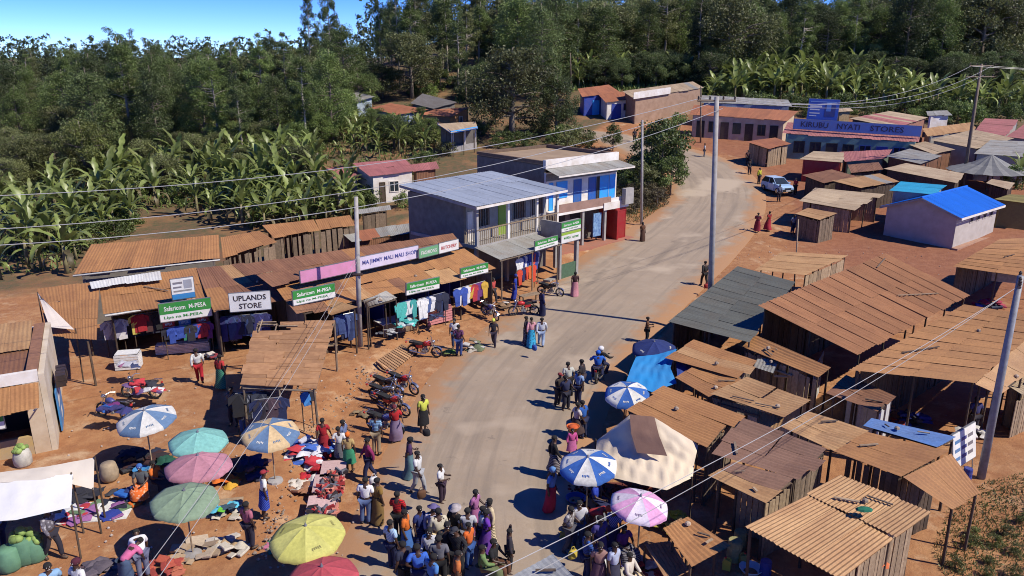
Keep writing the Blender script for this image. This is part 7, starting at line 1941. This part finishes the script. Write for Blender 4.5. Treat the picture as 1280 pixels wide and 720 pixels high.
for px, py, w, lab, lab2 in ((404, 646, 1.0, 'near shoe table with a pinkish cover at the edge of the road', 'rows of red and dark shoes on the near shoe table'), (411, 618, 1.0, 'middle shoe table behind the near one', 'rows of shoes on the middle shoe table'), (418, 600, .9, 'far shoe table nearest the red dress', 'rows of shoes on the far shoe table')):
    table(lab, px, py, w, 1.15, .5, 8, cloth(225, 190, 185))
    heap(lab2, px, py, w * .85, 1.0, .0, cl((190, 60, 60), (60, 50, 55), (220, 140, 120), (90, 60, 50), (120, 120, 130)), 34, 1.0, 8, name='shoe_display', cat='shoes', part='shoe', z=.5, meshes=SHOE)
for lab, px, py, w, d, h, cols, n, sz in (
    ('small heap of tan and red cloths left of the pink patterned shirt', 292, 690, .9, .6, .2, cl((190, 160, 120), (190, 70, 60), (220, 210, 190)), 9, .4),
    ('dark clothes laid out at the bottom edge left of the cardboard', 128, 716, 1.5, .7, .12, cl((60, 55, 70), (90, 70, 80), (110, 100, 110)), 12, .5),
    ('mixed bright clothes on the earth under the yellow umbrella', 352, 690, 1.3, .9, .25, MIXED, 16, .42),
    ('pale clothes on the earth beside the far shoe table', 372, 612, .9, .6, .15, cl((230, 220, 205), (200, 190, 185), (170, 120, 90)), 9, .42),
    ('colourful heap of goods in the shade of the teal umbrella', 252, 592, 1.2, .7, .35, MIXED, 16, .4),
    ('bags and cloths on the step of the clothes shop', 262, 448, 1.0, .4, .2, cl((150, 60, 70), (220, 210, 200), (70, 70, 90)), 8, .4),
    ('brown bags beside the parked motorbikes below the bank', 452, 520, .8, .5, .2, cl((120, 95, 70), (150, 130, 100)), 6, .4)):
    heap(lab, px, py, w, d, h, cols, n, sz)
# shop fronts
rack('striped and pale shirts hanging at the corner of the clothes shop', (130, 402), (152, 398), 1.9, 5, cl((210, 205, 215), (170, 165, 180), (225, 220, 220)), .8, .95)
rack('dark and bright clothes hanging inside the clothes shop', (165, 394), (198, 389), 2.1, 8, cl((180, 40, 50), (40, 40, 45), (225, 205, 100), (60, 60, 75), (90, 60, 60)), .7, 1.0)
rack('clothes hanging under the green sign of the clothes shop', (205, 410), (263, 402), 1.7, 10, MIXED, .6, .8)
rack('jeans and dresses hanging under the UPLANDS sign', (276, 396), (334, 391), 2.0, 11, DENIM + cl((200, 50, 90), (60, 60, 120)), .7, 1.2)
rack('blue jeans hanging left of the shop-row pole', (419, 395), (443, 390), 2.0, 7, DENIM, .6, 1.3)
rack('teal and white clothes hanging over the market table right of the pole', (494, 380), (516, 373), 2.0, 6, cl((80, 190, 180), (70, 170, 165), (220, 225, 225), (60, 80, 140)), .7, 1.0)
rack('dark blue and white clothes hanging beside the pink crate stall', (522, 374), (556, 365), 2.05, 8, DENIM + cl(W_, (50, 60, 110)), .7, 1.1)
rack('clothes hanging at the right end of the rusty row', (567, 362), (606, 351), 2.05, 9, MIXED, .65, 1.0)
rack('white and coloured clothes hanging under the grey canopy', (644, 324), (672, 313), 2.3, 9, cl(W_, (230, 230, 240), (60, 80, 160), (235, 90, 60)), .7, 1.1)
rack('red and orange dresses hanging at the front of the grey canopy', (646, 338), (668, 330), 1.6, 5, cl((225, 80, 50), (235, 120, 50), (40, 50, 100)), .6, 1.1)
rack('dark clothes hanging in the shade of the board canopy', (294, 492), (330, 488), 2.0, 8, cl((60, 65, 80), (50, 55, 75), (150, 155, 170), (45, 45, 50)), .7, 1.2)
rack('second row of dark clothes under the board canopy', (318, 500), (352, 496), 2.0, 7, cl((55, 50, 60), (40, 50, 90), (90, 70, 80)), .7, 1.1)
rack('bright small clothes on the front post of the board canopy', (376, 490), (388, 487), 1.7, 3, cl((60, 130, 200), (220, 70, 120), (40, 40, 50)), .5, .6)
table('market table of white goods below the grey tin awning', 495, 414, 2.2, 1.0, .75, 40, WT, WOODP)
heap('white and grey goods on the left of the market table', 486, 416, 1.0, .7, .1, cl((200, 200, 195), (150, 150, 150), (90, 90, 95)), 14, .35, 40, z=.78, flat=True)
heap('teal clothes on the right of the market table', 508, 406, 1.1, .7, .2, cl((90, 200, 190), (70, 170, 165), (210, 225, 225)), 14, .4, 40, z=.78)
def crate_stall(label, px, py, w, d, h, rz, mat):
    p = R(px, py); t = thing('crate_stall', label, 'stall', tuple(p), rad(rz)); ORG[t.name] = Vector((0, 0, 0))
    n = 6
    for i in range(n):
        z = .05 + i * (h - .05) / n
        obj('slat', MB().box(-w / 2, w / 2, -d / 2, -d / 2 + .03, z, z + h / n * .75), mat, t); obj('slat', MB().box(w / 2 - .03, w / 2, -d / 2 + .031, d / 2, z, z + h / n * .75), mat, t)
        obj('slat', MB().box(-w / 2, -w / 2 + .03, -d / 2 + .031, d / 2, z, z + h / n * .75), mat, t)
    for x in (-w / 2 + .05, w / 2 - .05):
        for y in (-d / 2 + .07, d / 2 - .05): obj('corner_post', MB().box(x - .03, x + .03, y - .03, y + .03, -.05, h), WOODD, t)
    obj('top', MB().box(-w / 2 + .04, w / 2 - .04, -d / 2 + .05, d / 2, h, h + .04), mat, t)
crate_stall('pink slatted counter at the front of the rusty row', 545, 402, 1.7, .9, .95, 38, cloth(225, 150, 150))
heap('dark folded clothes on top of the pink counter', 543, 398, 1.3, .6, .1, DENIM, 10, .4, 38, z=1.0, flat=True)
crate_stall('white box counter under the green sign of the clothes shop', 230, 440, 2.6, .5, .5, 14, cloth(235, 225, 215))
crate_stall('white fronted display table at the corner of the clothes shop', 162, 460, 1.1, .7, .8, 12, cloth(240, 240, 240))
heap('striped clothes folded on the white display table', 161, 458, .9, .5, .15, cl((170, 110, 150), (60, 70, 110), (200, 200, 210)), 9, .4, z=.84)
heap('clothes heaped over the loaded motorbike, white and dark', 180, 488, 1.5, .6, .4, cl(W_, (60, 60, 70), (40, 70, 130), (200, 60, 70), (120, 90, 140)), 18, .5, -5, z=.75)
heap('blue and purple sack of clothes on the motorbike by the corner shop', 143, 516, 1.1, .5, .3, cl((50, 110, 200), (120, 50, 120), (60, 60, 120)), 10, .5, -20, z=.75)
heap('bundles of sacks and goods on the cart by the road edge', 589, 436, 1.2, .9, .5, cl((190, 180, 165), (150, 130, 105), (110, 120, 90), (210, 205, 200)), 14, .5, name='cart_load', cat='goods')
heap('small green produce heap beside the cart', 563, 443, .7, .5, .2, cl((110, 150, 60), (150, 170, 90)), 8, .3, name='produce_heap', cat='produce')
heap('boxes and white counter goods at the foot of the grey canopy', 628, 385, 1.6, .5, .3, cl((225, 220, 210), (120, 95, 70), (150, 120, 90)), 10, .45, 50)
# right side goods
BEAN = [MB().lathe([(.01, -.05), (.05, -.02), (.05, .02), (.01, .05)], 6).mesh('fruit', True)]
heap('broad spread of red-brown produce under the cream tarpaulin', 765, 622, 3.0, 1.6, .15, cl((120, 50, 40), (150, 60, 45), (95, 40, 35)), 150, 1.2, 0, name='produce_spread', cat='produce', part='fruit', meshes=BEAN, base=cloth(110, 50, 40))
heap('pile of yellow bananas at the corner of the cream tarpaulin', 838, 658, 1.3, 1.0, .5, cl((225, 200, 50), (200, 180, 50), (210, 190, 80)), 40, .3, name='banana_pile', cat='bananas', part='bunch')
heap('jumble of red, white and green goods left of the pink umbrella', 728, 668, 1.4, .9, .4, cl((205, 60, 60), W_, (60, 110, 70), (225, 180, 70), (60, 70, 140)), 24, .36, name='goods_heap', cat='goods')
heap('grey cloth over goods behind the jumble by the pink umbrella', 752, 652, .9, .6, .35, cl((150, 155, 160), (130, 135, 140)), 6, .8)
heap('indigo and white cloths at the seller in purple', 772, 700, 1.0, .8, .4, cl((60, 60, 150), (90, 80, 160), W_), 14, .4)
heap('flowery cloths and produce at the bottom of the stall crowd', 800, 715, 1.2, .9, .2, cl((200, 140, 120), (220, 200, 180), (180, 60, 50)), 16, .35)
heap('purple goods in the dark stall right of the pink umbrella', 938, 655, 1.0, .6, .4, cl((70, 40, 110), (60, 50, 90)), 8, .4)
heap('red crates and cloth in the shade below the ribbed brown shed', 1118, 534, 1.1, .5, .3, cl((190, 80, 60), (170, 70, 60)), 9, .4, name='goods_heap', cat='goods')
heap('stacked white sacks in the shade beside the steel pole', 1213, 545, 1.2, .6, .5, cl((225, 220, 210), (240, 235, 230)), 12, .45, name='sack_pile', cat='sacks')
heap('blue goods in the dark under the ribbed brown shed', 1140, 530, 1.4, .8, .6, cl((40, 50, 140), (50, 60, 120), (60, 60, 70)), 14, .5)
heap('blue and grey bundles at the right edge stall', 1236, 385, 1.6, .8, .6, cl((60, 80, 190), (180, 60, 90), (90, 100, 120)), 14, .5)
heap('orange cloth hanging over the planks of the near shack', 1092, 708, .5, .3, .3, cl((225, 120, 70)), 5, .4, z=1.2)
def plank_table(label, q, mat):
    A, B, C, D = (R(*p) for p in q); t = thing('plank_table', label, 'table', tuple((A + B + C + D) / 4 - Vector((0, 0, .6))))
    for i in range(7): obj('board', MB().prism([tuple(chip(A, B, i / 7)), tuple(chip(A, B, (i + .9) / 7)), tuple(chip(D, C, (i + .9) / 7)), tuple(chip(D, C, i / 7))], (0, 0, .03)), mat, t, world=True)
    for p in (A, B, C, D): post(t, p, p.z, .04)
plank_table('brown plank table beside the pink and white umbrella', [(806, 681, .8), (838, 677, .8), (862, 714, .75), (834, 728, .75)], CANOPYW)
plank_table('narrow leaning boards behind the plank table', [(838, 655, 1.0), (852, 648, 1.1), (868, 690, .6), (852, 698, .55)], CANOPYW)

# sacks, basins, drums and cans
def sack(label, px, py, s, mat, top=None, group=None):
    p = R(px, py); t = thing('sack', label, 'sack', tuple(p), rnd.uniform(0, 6), group, scale=s); ORG[t.name] = Vector((0, 0, 0))
    obj('bag', MB().lathe([(.25, 0), (.34, .12), (.36, .4), (.30, .68), (.26, .75)], 12), mat, t, smooth=True)
    if top:
        for i in range(16):
            a = rnd.uniform(0, 6.28); r_ = .26 * math.sqrt(rnd.random())
            obj('cabbage', CABB, top, t, loc=(r_ * math.cos(a), r_ * math.sin(a), .72 + .22 * (1 - r_ / .26) + .05 * rnd.random()), rot=(rnd.uniform(0, 3), 0, rnd.uniform(0, 6)))
CABB = MB().lathe([(.02, -.1), (.09, -.06), (.12, 0), (.09, .07), (.02, .1)], 7).mesh('cabbage', True)
GS = plain('green_sack', (.10, .22, .13), (.07, .16, .10), scale=4); CB = plain('cabbage_green', (.24, .34, .09), (.15, .24, .06), scale=5, rv=.3)
sack('tall green sack heaped with cabbages at the bottom left', 34, 702, 1.15, GS, CB)
sack('green sack of cabbages right of the tallest one', 46, 700, .95, GS, CB)
sack('low green sack at the left corner', 14, 712, 1.0, GS)
sack('pale sack of vegetables at the corner shop door', 30, 582, .9, plain('pale_sack', (.5, .48, .42)), CB)
sack('brown sack leaning beside the boxes and the sellers', 138, 600, .9, plain('brown_sack', (.34, .26, .17)))
def basin(label, px, py, r_, mat, fill=None, z=0.0, group=None):
    p = R(px, py, z); t = thing('basin', label, 'basin', tuple(p), 0, group); ORG[t.name] = Vector((0, 0, 0))
    obj('bowl', MB().lathe([(r_ * .6, 0), (r_ * .95, .18), (r_, .2), (r_ * .93, .2), (r_ * .58, .03)], 14), mat, t, smooth=True)
    if fill: obj('contents', MB().lathe([(r_ * .85, .15), (r_ * .5, .22), (.02, .25)], 12), fill, t, smooth=True)
basin('large white basin at the bottom beside the seller in cream', 776, 722, .42, WT, cloth(220, 210, 190))
basin('bright blue basin behind the seated sellers on the left', 177, 592, .3, SKYB)
basin('orange bundle basin carried at the roadside stall', 716, 538, .27, paint(225, 110, 40), cloth(220, 100, 50), .75)
basin('dark blue basin in the shade of the front umbrella', 720, 628, .38, BLU)
basin('white enamel basin on the ground beside the near shack', 938, 716, .36, WT)
def drum(label, px, py, mat, s=1.0):
    p = R(px, py); t = thing('drum', label, 'drum', tuple(p), 0, scale=s); ORG[t.name] = Vector((0, 0, 0))
    obj('barrel', MB().lathe([(.27, 0), (.29, .05), (.28, .28), (.295, .3), (.28, .32), (.28, .58), (.295, .6), (.28, .62), (.28, .85), (.27, .88)], 14), mat, t)
    obj('lid', MB().lathe([(.25, .881), (.25, .9)], 14), mat, t)
drum('blue plastic drum beside the white notice board', 1208, 600, BLU, .55)
drum('yellowish plastic drum in the shade left of the near shack', 917, 700, plain('khaki_plastic', (.3, .27, .12)), .8)
drum('second yellowish drum beside the first, left of the near shack', 924, 685, MATS['khaki_plastic'], .7)
drum('blue drum low at the left corner of the near shack', 956, 720, BLU, .6)
def jerrycan(label, px, py, mat):
    p = R(px, py); t = thing('jerrycan', label, 'jerrycan', tuple(p), rnd.uniform(0, 3)); ORG[t.name] = Vector((0, 0, 0))
    obj('can', MB().prism([(-.12, -.09, 0), (.12, -.09, 0), (.12, -.09, .33), (.05, -.09, .4), (-.12, -.09, .36)], (0, .18, 0)), mat, t)
    obj('cap', MB().lathe([(.03, .39), (.03, .44)], 8, .05, 0), REDP, t); obj('handle', MB().tube([(-.1, 0, .36), (-.06, 0, .43), (.02, 0, .42)], .015, 5), mat, t)
jerrycan('yellow jerrycan beside the yellowish drums', 908, 712, paint(215, 190, 70)); jerrycan('olive jerrycan in front of the yellowish drums', 928, 706, paint(150, 150, 80))
# small things by the road
p = R(690, 350); tag(obj('drain_cover', MB().box(-.7, .7, -.25, .25, -.02, .14), CONC, loc=p, rot=(0, 0, rad(50))), 'concrete slab over the drain below the green counter', 'slab')
p = R(668, 376); table('rough wooden bench table among the parked motorbikes', 662, 379, 1.4, .5, .6, 35, WOODP)
table('small wooden table at the front of the board canopy', 412, 440, .9, .5, .45, 10, WOODP)
lg = thing('green_shrub_pot', 'tied bundle of green stalks lying by the brown stall at the right edge', 'plants', tuple(R(1237, 322))); ORG[lg.name] = Vector((0, 0, 0))
for i in range(7): obj('stalk', MB().tube([(-.8 + .1 * i, .05 * i, .1 + .03 * i), (.7 + .08 * i, .3 + .06 * i, .35 + .04 * i)], .035, 5), plain('stalk_green', (.09, .13, .04)), lg)
